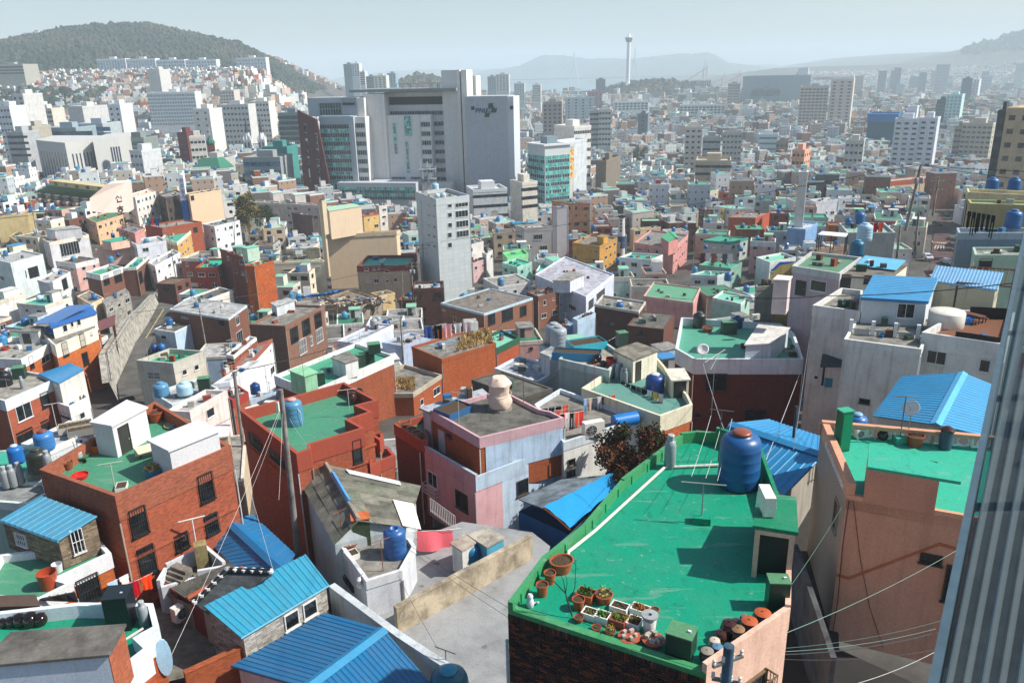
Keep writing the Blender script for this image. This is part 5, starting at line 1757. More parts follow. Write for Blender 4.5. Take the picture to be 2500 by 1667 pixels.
def bridge(label,p,z1):
 root=thing('bridge_pylon',label,'bridge pylon',(*p,0))
 for s in(-1,1):p_tube(root,'leg',[(p[0]+s*12,p[1],-5),(p[0]+s*16,p[1],62),(p[0]+s*2,p[1],z1*.74)],2.6,('plaster','#c9d0d2',.1),6)
 p_tube(root,'mast',[(p[0],p[1],z1*.72),(p[0],p[1],z1)],2.6,('plaster','#c9d0d2',.1),6)
 for k in(-1,1):
  for i in range(1,6):p_tube(root,'stay',[(p[0],p[1],z1*(.78+.03*i)),(p[0]+k*i*46,p[1],62)],.35,('plaster','#b9c2c6',.1),3)
def deck(label,a,b):
 m=MB();m.obox((a[0],a[1],58),(b[0]-a[0],0,0),(0,18,0),(0,0,3.5))
 tag(m.build('bridge_deck',mat('plaster','#b4bec2',.1),None,org=a),label,'bridge')
def crane(label,p,z0,z1):
 root=thing('harbour_crane',label,'crane',(*p,0));H=z1
 for x in(-9,9):
  for y in(-9,9):p_tube(root,'leg',[(p[0]+x,p[1]+y,0),(p[0]+x*.5,p[1]+y*.5,H*.8)],1.3,('metal','#b9a09c'),4)
 p_tube(root,'boom',[(p[0]-70,p[1],H*.42),(p[0]+8,p[1],H*.86)],1.6,('metal','#b58a84'),4)
 p_tube(root,'apex',[(p[0]-6,p[1],H*.8),(p[0],p[1],H),(p[0]+8,p[1],H*.8)],1.3,('metal','#c4b0ac'),4)
def chimney_stack(label,p,z0,z1):
 root=thing('chimney',label,'chimney',(*p,z0));H=z1-z0
 m=MB();m.lathe((*p,z0),[(1.35,0),(1.3,H*.3)],14);m.build('white_base',mat('plaster','#cfcfca',.5),root,smooth=True)
 m=MB();m.lathe((*p,z0+H*.3),[(1.3,0),(1.22,H*.27)],14);m.build('blue_band',mat('plaster','#22416e',.3),root,smooth=True)
 m=MB();m.lathe((*p,z0+H*.57),[(1.22,0),(1.0,H*.42)],14);m.build('white_shaft',mat('plaster','#d3d3cf',.6),root,smooth=True)
 m=MB();m.lathe((*p,z0+H*.98),[(1.0,0),(1.35,.2),(1.35,.5),(.8,.6),(.8,-.5)],14);m.build('rim',mat('plaster','#2c2c2e',.3),root)
 for i in range(4):p_box(root,'letter',(p[0]-.35,p[1]-1.1,z0+H*(.90-.075*i)),(.55,.12,.75),0,('plaster','#33353a',.1))
def sign_pillar(label,p,z0,z1):
 root=thing('sign_pillar',label,'sign',(*p,z0));H=z1-z0;w=2.1
 p_box(root,'blue_part',(*p,z0),(w,w,H*.5),.15,('plaster','#2a6fc0',.5))
 p_box(root,'white_part',(*p,z0+H*.5),(w*.95,w*.95,H*.5),.15,('plaster','#d9dce0',.4))
 m=MB();m.lathe((*p,z1),[(w*.45,0),(w*.35,.5),(.02,.7)],8);m.build('cap',mat('plaster','#b9bfc4',.2),root)
 for k,ch in enumerate('천호빌라'):
  lettering(root,ch,H*.095,'#2a5a9a',(-.3,-w*.5-.1,H*(.86-.105*k)),.15)
def inside(p,poly):
 c=False;n=len(poly)
 for i in range(n):
  a,b=poly[i],poly[i-1]
  if(a[1]>p[1])!=(b[1]>p[1])and p[0]<(b[0]-a[0])*(p[1]-a[1])/(b[1]-a[1])+a[0]:c=not c
 return c
GRID={}
def reg_foot(poly):
 xs,ys=[p[0]for p in poly],[p[1]for p in poly]
 for i in range(int(min(xs)//20),int(max(xs)//20)+1):
  for j in range(int(min(ys)//20),int(max(ys)//20)+1):GRID.setdefault((i,j),[]).append(poly)
def free(poly,gap=.8):
 big=offset(poly,gap);n=len(big)
 c=(sum(p[0]for p in poly)/n,sum(p[1]for p in poly)/n)
 pts=big+[((big[i][0]+big[i-1][0])/2,(big[i][1]+big[i-1][1])/2)for i in range(n)]+[c]
 seen=set()
 for p in pts:
  for f in GRID.get((int(p[0]//20),int(p[1]//20)),()):
   if id(f)in seen:continue
   if inside(p,f):return False
 xs,ys=[p[0]for p in big],[p[1]for p in big]
 for i in range(int(min(xs)//20),int(max(xs)//20)+1):
  for j in range(int(min(ys)//20),int(max(ys)//20)+1):
   for f in GRID.get((i,j),()):
    if any(inside(q,big)for q in f):return False
 return True
def rect(x,y,w,d,r):
 c,s=cos(r),sin(r)
 return[(x+a*c-b*s,y+a*s+b*c)for a,b in((-w/2,-d/2),(w/2,-d/2),(w/2,d/2),(-w/2,d/2))]
def fill_yaw(x,y):return.38*sin(x/70+y/130)-.12+.25*sin(y/47)
WALLS=[('white','plaster','#dcdddb'),('cream','plaster','#dfd3ba'),('pale grey','plaster','#c6cacc'),('mint','plaster','#b3cfc4'),('pale blue','plaster','#b3cbe0'),('pink','plaster','#d6a9a0'),('red brick','brick','#9a4c32'),('brown brick','brick','#6d4638'),('tan','plaster','#c4b096'),('grey','plaster','#a9aaa8'),('beige','plaster','#d0c3ae'),('orange brick','brick','#b0602f')]
WW=[8,6,5,3,2,3,5,6,4,5,5,3]
ROOFS=[('green','roofpaint','#3f9674'),('dark green','roofpaint','#2f7458'),('pale green','roofpaint','#86bca0'),('teal','roofpaint','#3fa894'),('grey','concrete','#96948e'),('light grey','concrete','#b9b9b6'),('dark grey','concrete','#6f6d68'),('brown','concrete','#7d6a58')]
RW=[6,4,4,3,7,6,4,2]
def fill_houses(n,marks,y0=60):
 rd=Rnd(21);used={o.get('label')for o in bpy.data.objects};cand=[]
 y=y0
 while y<330:
  x=-.70*y-12
  while x<.70*y+12:
   cand.append((x+rd.uniform(-2,2),y+rd.uniform(-2,2)));x+=5.5
  y+=5.5
 cand.sort(key=lambda c:c[1]);k=0
 for x,y in cand:
  if k>=n:break
  w,d=rd.uniform(7,12),rd.uniform(6.5,10.5)
  if rd.random()<.35:w,d=w*.72,d*.75
  r=fill_yaw(x,y)+rd.choice((0,0,.12,-.12))
  p=rect(x,y,w,d,r)
  if not free(p):continue
  g=terr(x,y+d/2)
  h=(rd.uniform(3.4,5.6)if y<125 else rd.uniform(4.5,7.5)if y<170 else rd.uniform(5,9.5))
  wc=rd.choices(WALLS,WW)[0];rc=rd.choices(ROOFS,RW)[0]
  near=sorted(marks,key=lambda m:(m[0]-x)**2+(m[1]-y)**2)
  lab=None
  for m in near[:7]:
   dx,dy=x-m[0],y-m[1]
   rel=('right of' if dx>0 else 'left of')if abs(dx)>abs(dy)*.8 else('behind' if dy>0 else 'in front of')
   q=f'{wc[0]} house with {rc[0]} roof {rel} the {m[2]}'
   if q not in used and len(q.split())<=16:lab=q;break
  if not lab:continue
  used.add(lab)
  z=g+h
  par=rd.choice((.4,.5,.6,.15));parm=rd.choice((None,('plaster','#dcdcd8'),('plaster','#d3cdbd'),None))
  huts=[]
  if rd.random()<.6:
   hw=rd.uniform(1.8,3.2);hp=rect(x+w*.2*cos(r)-d*.18*sin(r),y+w*.2*sin(r)+d*.18*cos(r),hw,hw*rd.uniform(.8,1.5),r)
   huts=[(hp,z-par,z-par+rd.uniform(1.9,2.4),(wc[1],wc[2])if wc[1]=='plaster' else('plaster','#d9d6cc'),rd.choice((('concrete','#96948e'),('roofpaint','#86bca0'),('plaster','#d5d5d2'),('metal','#2f86c0'))),(0,.3,z-par,.8,1.7))]
  house('house',lab,'house',p,z,g-2,(wc[1],wc[2]),(rc[1],rc[2]),par,parm,rd.choice((.3,.5,.9)),(),(2.8,'std',rd.choice(('#cfd0ce','#e0e0de','#4a4440')),k,.75),(),huts,'houses packed on the slope')
  reg_foot(p);k+=1
  short=lab.replace(' house with',' house')
  if rd.random()<.6 and rel:
   c=rd.choice(('blue','blue','navy','cyan','teal','pale','grey'))
   CN={'cyan':'light blue','navy':'navy blue','pale':'pale blue'}.get(c,c)
   tl=f'{CN} water tank on the {wc[0]} house {rel} the {m[2]}'
   if tl not in used and len(tl.split())<=16:
    used.add(tl)
    cheap_tank(tl,(x-w*.22*cos(r),y-w*.22*sin(r)+.5,z-par),rd.choice((.55,.65,.75)),rd.choice((1.2,1.4,1.6)),c)
def city_mass():
 rd=Rnd(5)
 wl=[c for _,k,c in WALLS]+['#e3e3e1','#d5d9dc','#cfc8be','#b9c4c8','#c9a597']
 mats=[mat('plaster',c,.5)for c in wl];nw=len(mats)
 mats+=[mat(k,c)for _,k,c in ROOFS];nr=len(ROOFS)
 fac=['#dadbd9','#cfc6b8','#b4bcc0','#c0a898','#98938b','#8a6656','#d9dcde','#6f6a66','#a98d78']
 f0=len(mats);mats+=[mat('facade',c,(2.6,2.9,1.0))for c in fac]
 g0=len(mats);mats+=[mat('glass','#10161a'),mat('plastic',TANKC['blue']),mat('plastic',TANKC['cyan']),mat('metal','#2f86b0')]
 m=MB();y=100
 while y<3050:
  st=8.2 if y<300 else 9.2 if y<650 else 11 if y<1200 else 14.5
  x=-.70*y-20
  while x<.70*y+20:
   X,Y=x+rd.uniform(-.3,.3)*st,y+rd.uniform(-.3,.3)*st
   x+=st
   g=terr(X,Y)
   if g<1.0 and Y>1300:continue
   if Y>1950 and X<520:continue
   if 1160<Y<1700 and X<-300 and g>45:continue
   if((X-335)/190)**2+((Y-1880)/140)**2<1 or((X+174)/100)**2+((Y-1720)/130)**2<1:continue
   if Y>900 and X<-700 and rd.random()<.5:continue
   if rd.random()<.03:continue
   w,d=st*rd.uniform(.62,.98),st*rd.uniform(.6,.95)
   r=fill_yaw(X,Y)*.8+rd.choice((0,0,0,.3))
   p=rect(X,Y,w,d,r)
   near=Y<520
   if Y<950 and not free(p,.5):continue
   h=rd.choice((4.5,6,6.5,7.5,9,9))if Y<300 else rd.choice((6,7,8,9,10,12,15))if Y<700 else rd.choice((6,8,9,10,12,14,20))if Y<1500 else rd.choice((8,10,14,20,28))
   if X<-200 and Y>600:h=rd.choice((5,6,7,8,9))
   if X>560 and Y>1700:h=rd.choice((5,7,9,9,24,30)if Y<2000 else(4,5,6,7))
   k=rd.choices(range(len(WALLS)),WW)[0]if rd.random()<.75 else rd.randrange(len(WALLS),nw)
   wm=k
   tall=h>9.5 or(Y>700 and rd.random()<.5)
   if tall:wm=f0+rd.randrange(len(fac))
   rm=nw+rd.choices(range(nr),RW)[0]
   if Y>700 and rd.random()<.45:rm=nw+5
   z=g+h
   m.prism(p,g-3,z-.35,top=True,mi=wm,mt=rm)
   if Y<900:m.ring(offset(p,.03),offset(p,-.2),z-.6,z,mi=wm if wm<f0 else 0)
   if rd.random()<.65:
    s=rd.uniform(1.6,2.8);q=rect(X+rd.uniform(-.2,.2)*w,Y+.2*d,s,s*1.2,r)
    m.prism(q,z-.4,z+rd.uniform(1.5,2.2),mi=0 if rd.random()<.6 else k,mt=nw+rd.choice((2,4,5,5)))
   if rd.random()<.55 and Y<1100:
    a,b=X-rd.uniform(.1,.3)*w,Y-rd.uniform(0,.3)*d;tr=rd.uniform(.6,.85)
    m.lathe((a,b,z-.35),[(tr,0),(tr,1.4),(.3,1.75)],8,g0+rd.choice((1,1,2)))
   if rd.random()<.06:q=rect(X,Y,w*.6,d*.5,r);m.prism(q,z+.6,z+1.0,bot=True,mi=g0+3)
   if not tall and Y<700:
    c,s=cos(r),sin(r)
    for fx,fy,L,e,n_ in((p[0],p[1],w,(c,s),(s,-c)),(p[1],p[2],d,(-s,c),(c,s))):
     zz=z-2.1
     while zz>g-1:
      kk=max(1,int(L/2.8))
      for j in range(kk):
       if rd.random()<.12:continue
       ww=rd.uniform(1.1,2.1);u=L*(j+.5)/kk-ww/2
       a=(fx[0]+e[0]*u+n_[0]*.05,fx[1]+e[1]*u+n_[1]*.05)
       m.face((*a,zz),(a[0]+e[0]*ww,a[1]+e[1]*ww,zz),(a[0]+e[0]*ww,a[1]+e[1]*ww,zz+1.1),(*a,zz+1.25),mi=g0)
      zz-=2.9
  y+=st
 o=m.build('city_houses',mats);o['kind']='stuff';o['label']='dense sea of low houses and blocks filling the valley'
def forest():
 rd=Rnd(6)
 cols=['#1f3028','#26362b','#2f382f','#3c3d33']
 ms=[mat('leaf',c,.03)for c in cols]
 def patch(label,test,x0,x1,y0,y1,n,r0,r1):
  m=MB();k=0
  while k<n:
   x,y=rd.uniform(x0,x1),rd.uniform(y0,y1)
   k+=1
   if not test(x,y):continue
   r=rd.uniform(r0,r1)
   v=sin(x/60+y/35)+sin(x/23-y/41)*.7+rd.uniform(-.8,.8)
   mi=0 if v<-.5 else 1 if v<.2 else 2 if v<1 else 3
   blob(m,(x,y,terr(x,y)+r*.55),r,rd,mi,sq=rd.uniform(.8,1.5))
  o=m.build('forest',ms);o['kind']='stuff';o['label']=label
 patch('dark wooded hill with patches of bare trees',lambda x,y:terr(x,y)>62+.03*(1500-y)and y>1178,-1150,-335,1178,1560,9500,2.6,5.5)
 patch('wooded park hill below the observation tower',lambda x,y:((x-335)/185)**2+((y-1880)/135)**2<1,150,520,1745,1960,1500,4,8)
 patch('small wooded hill behind the hospital',lambda x,y:terr(x,y)>30,-275,-75,1600,1800,500,4,8)
 patch('dark wooded top of the mountain across the harbour',lambda x,y:terr(x,y)>122+8*sin(x/60),1100,3000,2500,3600,4200,9,17)
 patch('trees below the school at the left foot of the hill',lambda x,y:True,-640,-470,930,985,260,4,7)
def street(label,pts,col,name='road',lines=()):
 m=MB();n=len(pts)//2
 a,b=pts[:n],pts[n:][::-1]
 for i in range(n-1):m.face(a[i],a[i+1],b[i+1],b[i])
 o=m.build(name,mat('ground',col),None,org=pts[0]);o['kind']='structure'
 return o
def crossing(label,a,b,c,d,n,col='#c9b48a'):
 a,b,c,d=map(V3,(a,b,c,d));m=MB()
 for i in range(n):
  m.face(a.lerp(b,i/n),a.lerp(b,(i+.55)/n),d.lerp(c,(i+.55)/n),d.lerp(c,i/n))
 o=m.build('road_marking',mat('plaster',col,.5),None,org=tuple(a));o['kind']='structure'
def person(label,c,top='#d8d8d8',legs='#2a3038'):
 t=thing('person',label,'person',c)
 V=[(0,0,.95),(0,0,1.2),(0,0,1.45),(0,-.02,1.55),(0,-.03,1.66),(.09,0,.9),(.1,-.02,.5),(.1,.02,.06),(-.09,0,.9),(-.11,.05,.5),(-.11,.1,.06),(.19,0,1.42),(.25,.02,1.15),(.26,-.06,.9),(-.19,0,1.42),(-.25,.02,1.15),(-.26,-.06,.9)]
 E_=[(0,1),(1,2),(2,3),(3,4),(0,5),(5,6),(6,7),(0,8),(8,9),(9,10),(2,11),(11,12),(12,13),(2,14),(14,15),(15,16)]
 rad=[.14,.13,.15,.06,.11,.1,.07,.05,.1,.07,.05,.07,.05,.04,.07,.05,.04]
 me=bpy.data.meshes.new('body');me.from_pydata(V,E_,[]);me.materials.append(mat('cloth',top))
 o=bpy.data.objects.new('body',me);COL.objects.link(o);o.parent=t
 o.modifiers.new('skin','SKIN');o.modifiers.new('sub','SUBSURF').levels=1
 for i,r in enumerate(rad):me.skin_vertices[0].data[i].radius=(r,r)
 m=MB();m.lathe((c[0],c[1],c[2]+1.62),[(.1,0),(.12,.06),(.09,.13),(.02,.16)],10);m.build('hair',mat('cloth','#1a1614'),t)
def poly_sheet(label,P,n):
 a,b,c,d=map(V3,P)
 t=thing('ribbed_sheet',label,'roof sheet',tuple(a))
 nr=(b-a).cross(d-a).normalized()
 if nr.z<0:nr=-nr
 ma=bpy.data.materials.new('clear ribbed plastic');ma.use_nodes=True
 tr=ma.node_tree;bs=tr.nodes['Principled BSDF'];out=tr.nodes['Material Output']
 bs.inputs['Base Color'].default_value=(.11,.15,.17,1);bs.inputs['Roughness'].default_value=.35;bs.inputs['Specular IOR Level'].default_value=.12
 tp=nd(tr,'BsdfTransparent');tp.inputs[0].default_value=(.42,.52,.57,1);mx=nd(tr,'MixShader');mx.inputs[0].default_value=.5
 tr.links.new(tp.outputs[0],mx.inputs[1]);tr.links.new(bs.outputs[0],mx.inputs[2]);tr.links.new(mx.outputs[0],out.inputs['Surface'])
 m=MB();N=n*8
 for i in range(N+1):
  f=(i%8)/8;h=.03*(1 if f in(0,.125)else.55 if f in(.25,.875)else 0)
  m.v+=[tuple(a.lerp(d,i/N)+nr*h),tuple(b.lerp(c,i/N)+nr*h)]
 for i in range(N):m.f.append((2*i,2*i+1,2*i+3,2*i+2));m.m.append(0)
 m.build('sheet',ma,t)
 s=(d-a).normalized()
 p_obox(t,'edge_rail',a-nr*.05,b-a,s*.03,nr*.09,('metal','#3a5866'))
 for i in range(1,n,2):
  p,q=a.lerp(d,i/n),b.lerp(c,i/n);p_tube(t,'rib',[p+nr*.02,q+nr*.02],.005,('metal','#6a8a98'),5)
 for k in range(1,6):
  p,q=a.lerp(b,k/6),d.lerp(c,k/6);p_obox(t,'purlin',p-nr*.08,q-p,(b-a).normalized()*.03,nr*.03,('metal','#4c5a62'))
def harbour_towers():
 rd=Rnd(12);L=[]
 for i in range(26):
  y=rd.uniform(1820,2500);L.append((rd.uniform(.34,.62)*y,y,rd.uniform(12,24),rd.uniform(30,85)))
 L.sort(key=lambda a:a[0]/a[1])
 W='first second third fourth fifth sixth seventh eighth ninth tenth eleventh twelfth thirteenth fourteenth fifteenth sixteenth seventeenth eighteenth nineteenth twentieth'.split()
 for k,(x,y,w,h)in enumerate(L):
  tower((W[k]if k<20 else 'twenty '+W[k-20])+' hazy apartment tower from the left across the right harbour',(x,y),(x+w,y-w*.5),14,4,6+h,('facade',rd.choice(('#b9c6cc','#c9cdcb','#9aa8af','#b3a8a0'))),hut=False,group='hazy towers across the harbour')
def skin(host,name,a,b,z0,z1,m,out=.04):
 root=next(o for o in bpy.data.objects if o.get('label')==host)
 dx,dy=b[0]-a[0],b[1]-a[1];L=math.hypot(dx,dy);n=(dy/L*out,-dx/L*out)
 p_obox(root,name,(a[0]+n[0],a[1]+n[1],z0),(dx,dy,0),(-n[0]*.9,-n[1]*.9,0),(0,0,z1-z0),m)
def keep(polys):FOOT.extend(polys)
def start_fill():
 for p in list(FOOT):
  reg_foot(list(p));n=len(p)
  x,y=sum(q[0]for q in p)/n,sum(q[1]for q in p)/n
  if 85<y<330:
   k=(6 if y<150 else 13)/math.hypot(x,y);reg_foot([(q[0]-x*k,q[1]-y*k)for q in p]);reg_foot(offset(ccw([tuple(q)for q in p]),.8))
def retaining_wall(label,base,hs):
 t=thing('retaining_wall',label,'wall',base[0]);m=MB()
 for(a,ha),(b,hb)in zip(zip(base,hs),zip(base[1:],hs[1:])):
  a,b=V3(a),V3(b);d=b-a;n=V3((-d.y,d.x,0)).normalized()
  if n.x>0:n=-n
  A,B=a+n*.9+V3((0,0,ha)),b+n*.9+V3((0,0,hb))
  m.face(a-V3((0,0,1)),b-V3((0,0,1)),B,A);m.face(A,B,B+n*.9,A+n*.9)
 m.build('wall',mat('concrete','#b3afa3'),t)
 P=[V3(b)+V3((0,0,h+.05))for b,h in zip(base,hs)]
 p_tube(t,'coping',[p+V3((-.7,.2,0))for p in P],.16,('concrete','#a9a59a'),4)
 FOOT.append([(p[0],p[1])for p in base]+[(p[0]-2,p[1]+1)for p in reversed(base)])
def bare_tree(label,b,h,seed):
 t=thing('bare_tree',label,'tree',b);rd=Rnd(seed);m=MB()
 def grow(p,d,L,r,k):
  q=p+d*L;m.tube([p,p.lerp(q,.5)+V3((rd.uniform(-.05,.05)*L,rd.uniform(-.05,.05)*L,0)),q],r,5 if k<2 else 3,r1=r*.6)
  if k<5:
   for i in range(3 if k<4 else 2):grow(p.lerp(q,rd.uniform(.6,1)),(d+V3((rd.gauss(0,.5),rd.gauss(0,.5),rd.gauss(.1,.25)))).normalized(),L*rd.uniform(.55,.8),r*.6,k+1)
 grow(V3(b),V3((0,0,1)),h*.3,.22,0)
 m.build('trunk',mat('wood','#4a4038'),t)
def villa(label,Q,R2,zg):
 a,b,c,d=map(V3,Q);r0,r1=map(V3,R2)
 t=thing('villa',label,'apartment block',(a.x,a.y,zg))
 GR=('roofpaint','#4d7450')
 p_poly(t,'roof',[a,b,r1-V3((0,0,2)),r0-V3((0,0,2))],.3,GR)
 f=(b-a);n=V3((f.y,-f.x,0)).normalized()
 back=-n*14
 base=[a-n*.8,b-n*.8,b+back,a+back]
 m=MB();m.prism([(v.x,v.y)for v in base],zg-2,a.z-.2);m.build('wall',mat('plaster','#8a7f74',.5),t)
 m=MB();m.obox((r0.x,r0.y,r0.z-2.2),(r1.x-r0.x,r1.y-r0.y,r1.z-r0.z),back*.3,(0,0,1.9));m.build('dormer_wall',mat('plaster','#c9bb8a',.4),t)
 for i in range(5):
  p=r0.lerp(r1,.1+.19*i);p_obox(t,'dormer_window',(p.x+n.x*.05,p.y+n.y*.05,p.z-1.8),f.normalized()*2,n*.1,(0,0,1.2),('glass','#141a1e'))
 L=f.length;u=f/L
 for i in range(6):
  for k in range(3):
   p=a+u*(L*(i+.25)/6);z=a.z-3.0*(k+1)
   m=MB();m.lathe((p.x+u.x*1.6,p.y+u.y*1.6,z-.2),[(1.7,0),(1.7,.95),(1.55,.95),(1.55,.1)],14);m.build('balcony',mat('plaster','#d6b8a6',.4),t)
   p_obox(t,'window',(p.x,p.y,z+.8),u*3.2,n*.12,(0,0,1.6),('glass','#161d20'))
   p_obox(t,'awning',(p.x-u.x*.2,p.y-u.y*.2,z+2.45),u*3.6,n*1.1,(0,0,.12),('plaster','#c9cbc8',.4))
 FOOT.append([(v.x,v.y)for v in base])
def sign_wall(label,e,pts):
 t=thing('gable_wall',label,'wall',e[0])
 P=[V3(p)for p in pts];off=V3((-1,5,0));k=len(P)
 m=MB();m.v=[tuple(p)for p in P]+[tuple(p+off)for p in P]
 m.f=[tuple(reversed(range(k))),tuple(k+i for i in range(k))]+[(i,(i+1)%k,k+(i+1)%k,k+i)for i in range(k)];m.m=[0]*(k+2)
 m.build('wall',mat('plaster','#e0cbc0',.2),t)
 a,b=V3(e[0]),V3(e[1]);d=(b-a).normalized();n=V3((d.y,-d.x,0))
 zt=P[2].z
 for i,ch in enumerate('천호빌라'):
  q=a+d*((b-a).length*.52)+n*.25
  lettering(t,ch,2.6,'#2b2a2a',(q.x-e[0][0],q.y-e[0][1],zt-4.0-3.1*i-e[0][2]),math.atan2(d.y,d.x),.03)
 FOOT.append([(a.x,a.y),(b.x,b.y),(b.x+3,b.y+10),(a.x+3,a.y+10)])
CN={'black':'#17181c','grey':'#5a5c60','white':'#dcdcda','blue':'#3a5a9a','pale blue':'#9fbfe0','crimson':'#b01222','bright orange':'#f0481c','purple':'#5a5488','maroon':'#5a2a30','yellow':'#d9b93a','pale pink':'#d9bcbc','navy':'#22263c','coral':'#f0644a','beige':'#d9b9a4','red':'#d8403a','orange':'#f0583a','pink':'#e0a3b0','charcoal':'#24272b','rose':'#c84a6a','rust':'#a85a44','cream':'#e6dccb','teal':'#3a8a9a'}
KD={'s':'shirt','t':'trousers','w':'towel','k':'socks'}
def line(lab,A,B,items,drop):
 A,B=V3(A),V3(B)
 cable('clothesline '+lab,[A,B],.06,.012,'#d3d3d0','clotheslines on the roofs',4,name='clothesline')
 it=[(x[:-2],x[-1])for x in items.split(',')];n=len(it);seen={}
 for i,(c,k)in enumerate(it):
  seen[c,k]=seen.get((c,k),0)+1
  w='' if it.count((c,k))==1 else('first ','second ','third ','fourth ')[seen[c,k]-1]
  cloth_item(f'{w}{c} {KD[k] if k != "k" else "sock pair"} {"from left " if w else ""}hanging {lab}',A.lerp(B,(i+.08)/n),A.lerp(B,(i+.9)/n),drop*{'t':1.15,'s':.85}.get(k,1),CN[c],i*7+n,KD[k])
pl,br,cc,rp,me,sn,tl,wd=[(lambda k:lambda*a:(k,*a))(k)for k in('plaster','brick','concrete','roofpaint','metal','stone','tile','wood')]
def hs(*a,**k): return house("house",a[0],"house",*a[1:],**k)
green_house([(-0.3,19.99),(4.95,17.1),(7.93,19.37),(9.12,22.77),(9.59,26.13),(10.09,29.65),(8.73,31.04),(7.84,31.26),(7.16,31.12),(4.07,27.29),(2.27,24.1),(0.81,22.27)],76.6,84.62,85)
water_tank('large blue water tank with brown lid on the bright green roof',(8.63,27.37,84.7),0.8,2.1,'#1d568c','#8a4a35',style=0)
t_post('clothesline post with green foot block on the bright green roof',(6.6,24.74,84.62),1.55,1.55,-0.22,'#9aa09c',((0.62,0.42,0.26),rp('#048c6c')))
t_post('clothesline post behind the large blue tank on the bright green roof',(8.35,29.27,84.62),2.3,0.95,-0.3,'#55585a')
gas_cylinder('grey gas cylinder by the green parapet on the bright green roof',(6.28,28.9,84.62),'#8c999c',k=1.25)
pipe_run('white pipe along the left parapet of the bright green roof',[(8.25,28.84,84.71),(6.04,28.74,84.71),(2.74,24.19,84.71),(1.73,22.96,84.71),(1.68,22.58,84.71)],0.06)
pot('oval brown planter pot, largest by the green parapet',(1.44,22.02,84.62),0.34,0.42,'#a4532f',None,'flower pots on the bright green roof',1.15,0.5)
pot('brown flower pot with a stick, between two others',(1.03,21.41,84.62),0.19,0.39,'#a4532f',None,'flower pots on the bright green roof',1,0.5)
pot('brown flower pot on a slab near the roof corner',(0.76,20.78,84.62),0.19,0.41,'#a4532f',None,'flower pots on the bright green roof',1,0.5)
pot('brown flower pot with a bare twig beside white planter boxes',(1.82,20.1,84.62),0.19,0.36,'#a4532f',None,'flower pots on the bright green roof',1,0.5)
pot('small brown flower pot at the right end of the planters',(4.05,19.75,84.62),0.13,0.19,'#a4532f',None,'flower pots on the bright green roof',1,0.5)
pot('broad brown pot with dead stalks and a white rim',(2.62,20.4,84.62),0.26,0.29,'#a4532f',('#7d7a3a',0.25,26),'flower pots on the bright green roof',1,0.5)
pot('low brown pot at the roof edge below the twig',(1.78,19.5,84.62),0.14,0.17,'#a4532f',None,'flower pots on the bright green roof',1,0.5)
pot('low brown bowl at the front edge of the green roof',(2.25,19.08,84.62),0.14,0.14,'#a4532f',None,'flower pots on the bright green roof',1,0.5)
pot('low brown bowl with dry leaves at the front edge',(2.62,18.91,84.62),0.16,0.14,'#a4532f',('#7d7a3a',0.25,26),'flower pots on the bright green roof',1,0.5)
planter('brown planter box full of green leaves',(2.08,20.55,84.62),0.55,0.46,0.26,-0.52,'#a9562f',('#2f5a22',0.16,120))
planter('white planter box at the left end of the front row',(2.12,19.69,84.62),0.44,0.37,0.22,-0.52,'#e4e4de',('#6b6a40',0.05,50))
planter('white planter box with green sprouts in the front row',(2.48,19.52,84.62),0.44,0.37,0.24,-0.52,'#e4e4de',('#41702c',0.08,80))
planter('brown planter box with pink rim and green sprouts',(2.93,19.34,84.62),0.48,0.44,0.26,-0.52,'#a05038',('#5b7a33',0.09,90))
planter('white planter box with dark leaves beside the white bucket',(3.37,19.24,84.62),0.42,0.44,0.22,-0.52,'#e4e4de',('#6a5a2a',0.12,80))
planter('white planter box in the back row, left of another',(3.05,20,84.62),0.55,0.35,0.17,-0.52,'#e4e4de',('#4a4434',0.03,30))
planter('white planter box of dry brown leaves in the back row',(3.64,19.85,84.62),0.55,0.37,0.19,-0.52,'#e4e4de',('#9c6a3c',0.06,110))
bucket_stack('white bucket with a grey ring on top beside planter boxes',(3.77,19.03,84.62),0.2,0.5)
stone_lid('terracotta lid weighted with stones, left of the pair',(3.14,18.67,84.62),0.3,0.16,5)
stone_lid('stacked terracotta lids weighted with stones beside the green box',(3.79,18.49,84.62),0.3,0.2,6)
meter_box('dark green metal box near the front right corner of the green roof',(4.48,18.1,84.62),0.72,0.62,0.72,-0.5)
meter_box('tall dark green metal box inside the pink parapet',(7.74,19.99,84.62),0.6,0.5,0.95,-0.1)
cat_figure('small white and grey cat figure in the roof corner',(0.37,20.26,84.62))
bare_branch('bare crooked branch leaning from the roof edge',(1.58,19.46,84.85))
jar('jar with broad terracotta lid and brick, beside pink parapet',(7.05,19.15,84.62),0.3,0.45,'#2a1a16','#b4582f',group='jars in the corner of the green roof')
jar('jar with terracotta lid and two bricks, second from the top',(6.57,18.81,84.62),0.29,0.45,'#241815','#b4582f',group='jars in the corner of the green roof')
jar('large shiny brown jar left of the terracotta lids',(5.97,18.74,84.62),0.25,0.45,'#3a2019',None,group='jars in the corner of the green roof')
jar('small dark jar with grey lid between two larger jars',(6.28,19.03,84.62),0.17,0.29,'#23211f','#3c4246',group='jars in the corner of the green roof')
jar('brown jar with tan lid against the pink parapet',(6.17,18.53,84.62),0.24,0.41,'#33211a','#8a6a48',group='jars in the corner of the green roof')
jar('small brown jar with pale foot above the white jar',(5.69,18.51,84.62),0.19,0.32,'#3b231d',None,group='jars in the corner of the green roof')
jar('cream jar with a hollow lid near the pole top',(5.44,18.21,84.62),0.18,0.31,'#b5a493','#c8b8a8',group='jars in the corner of the green roof')
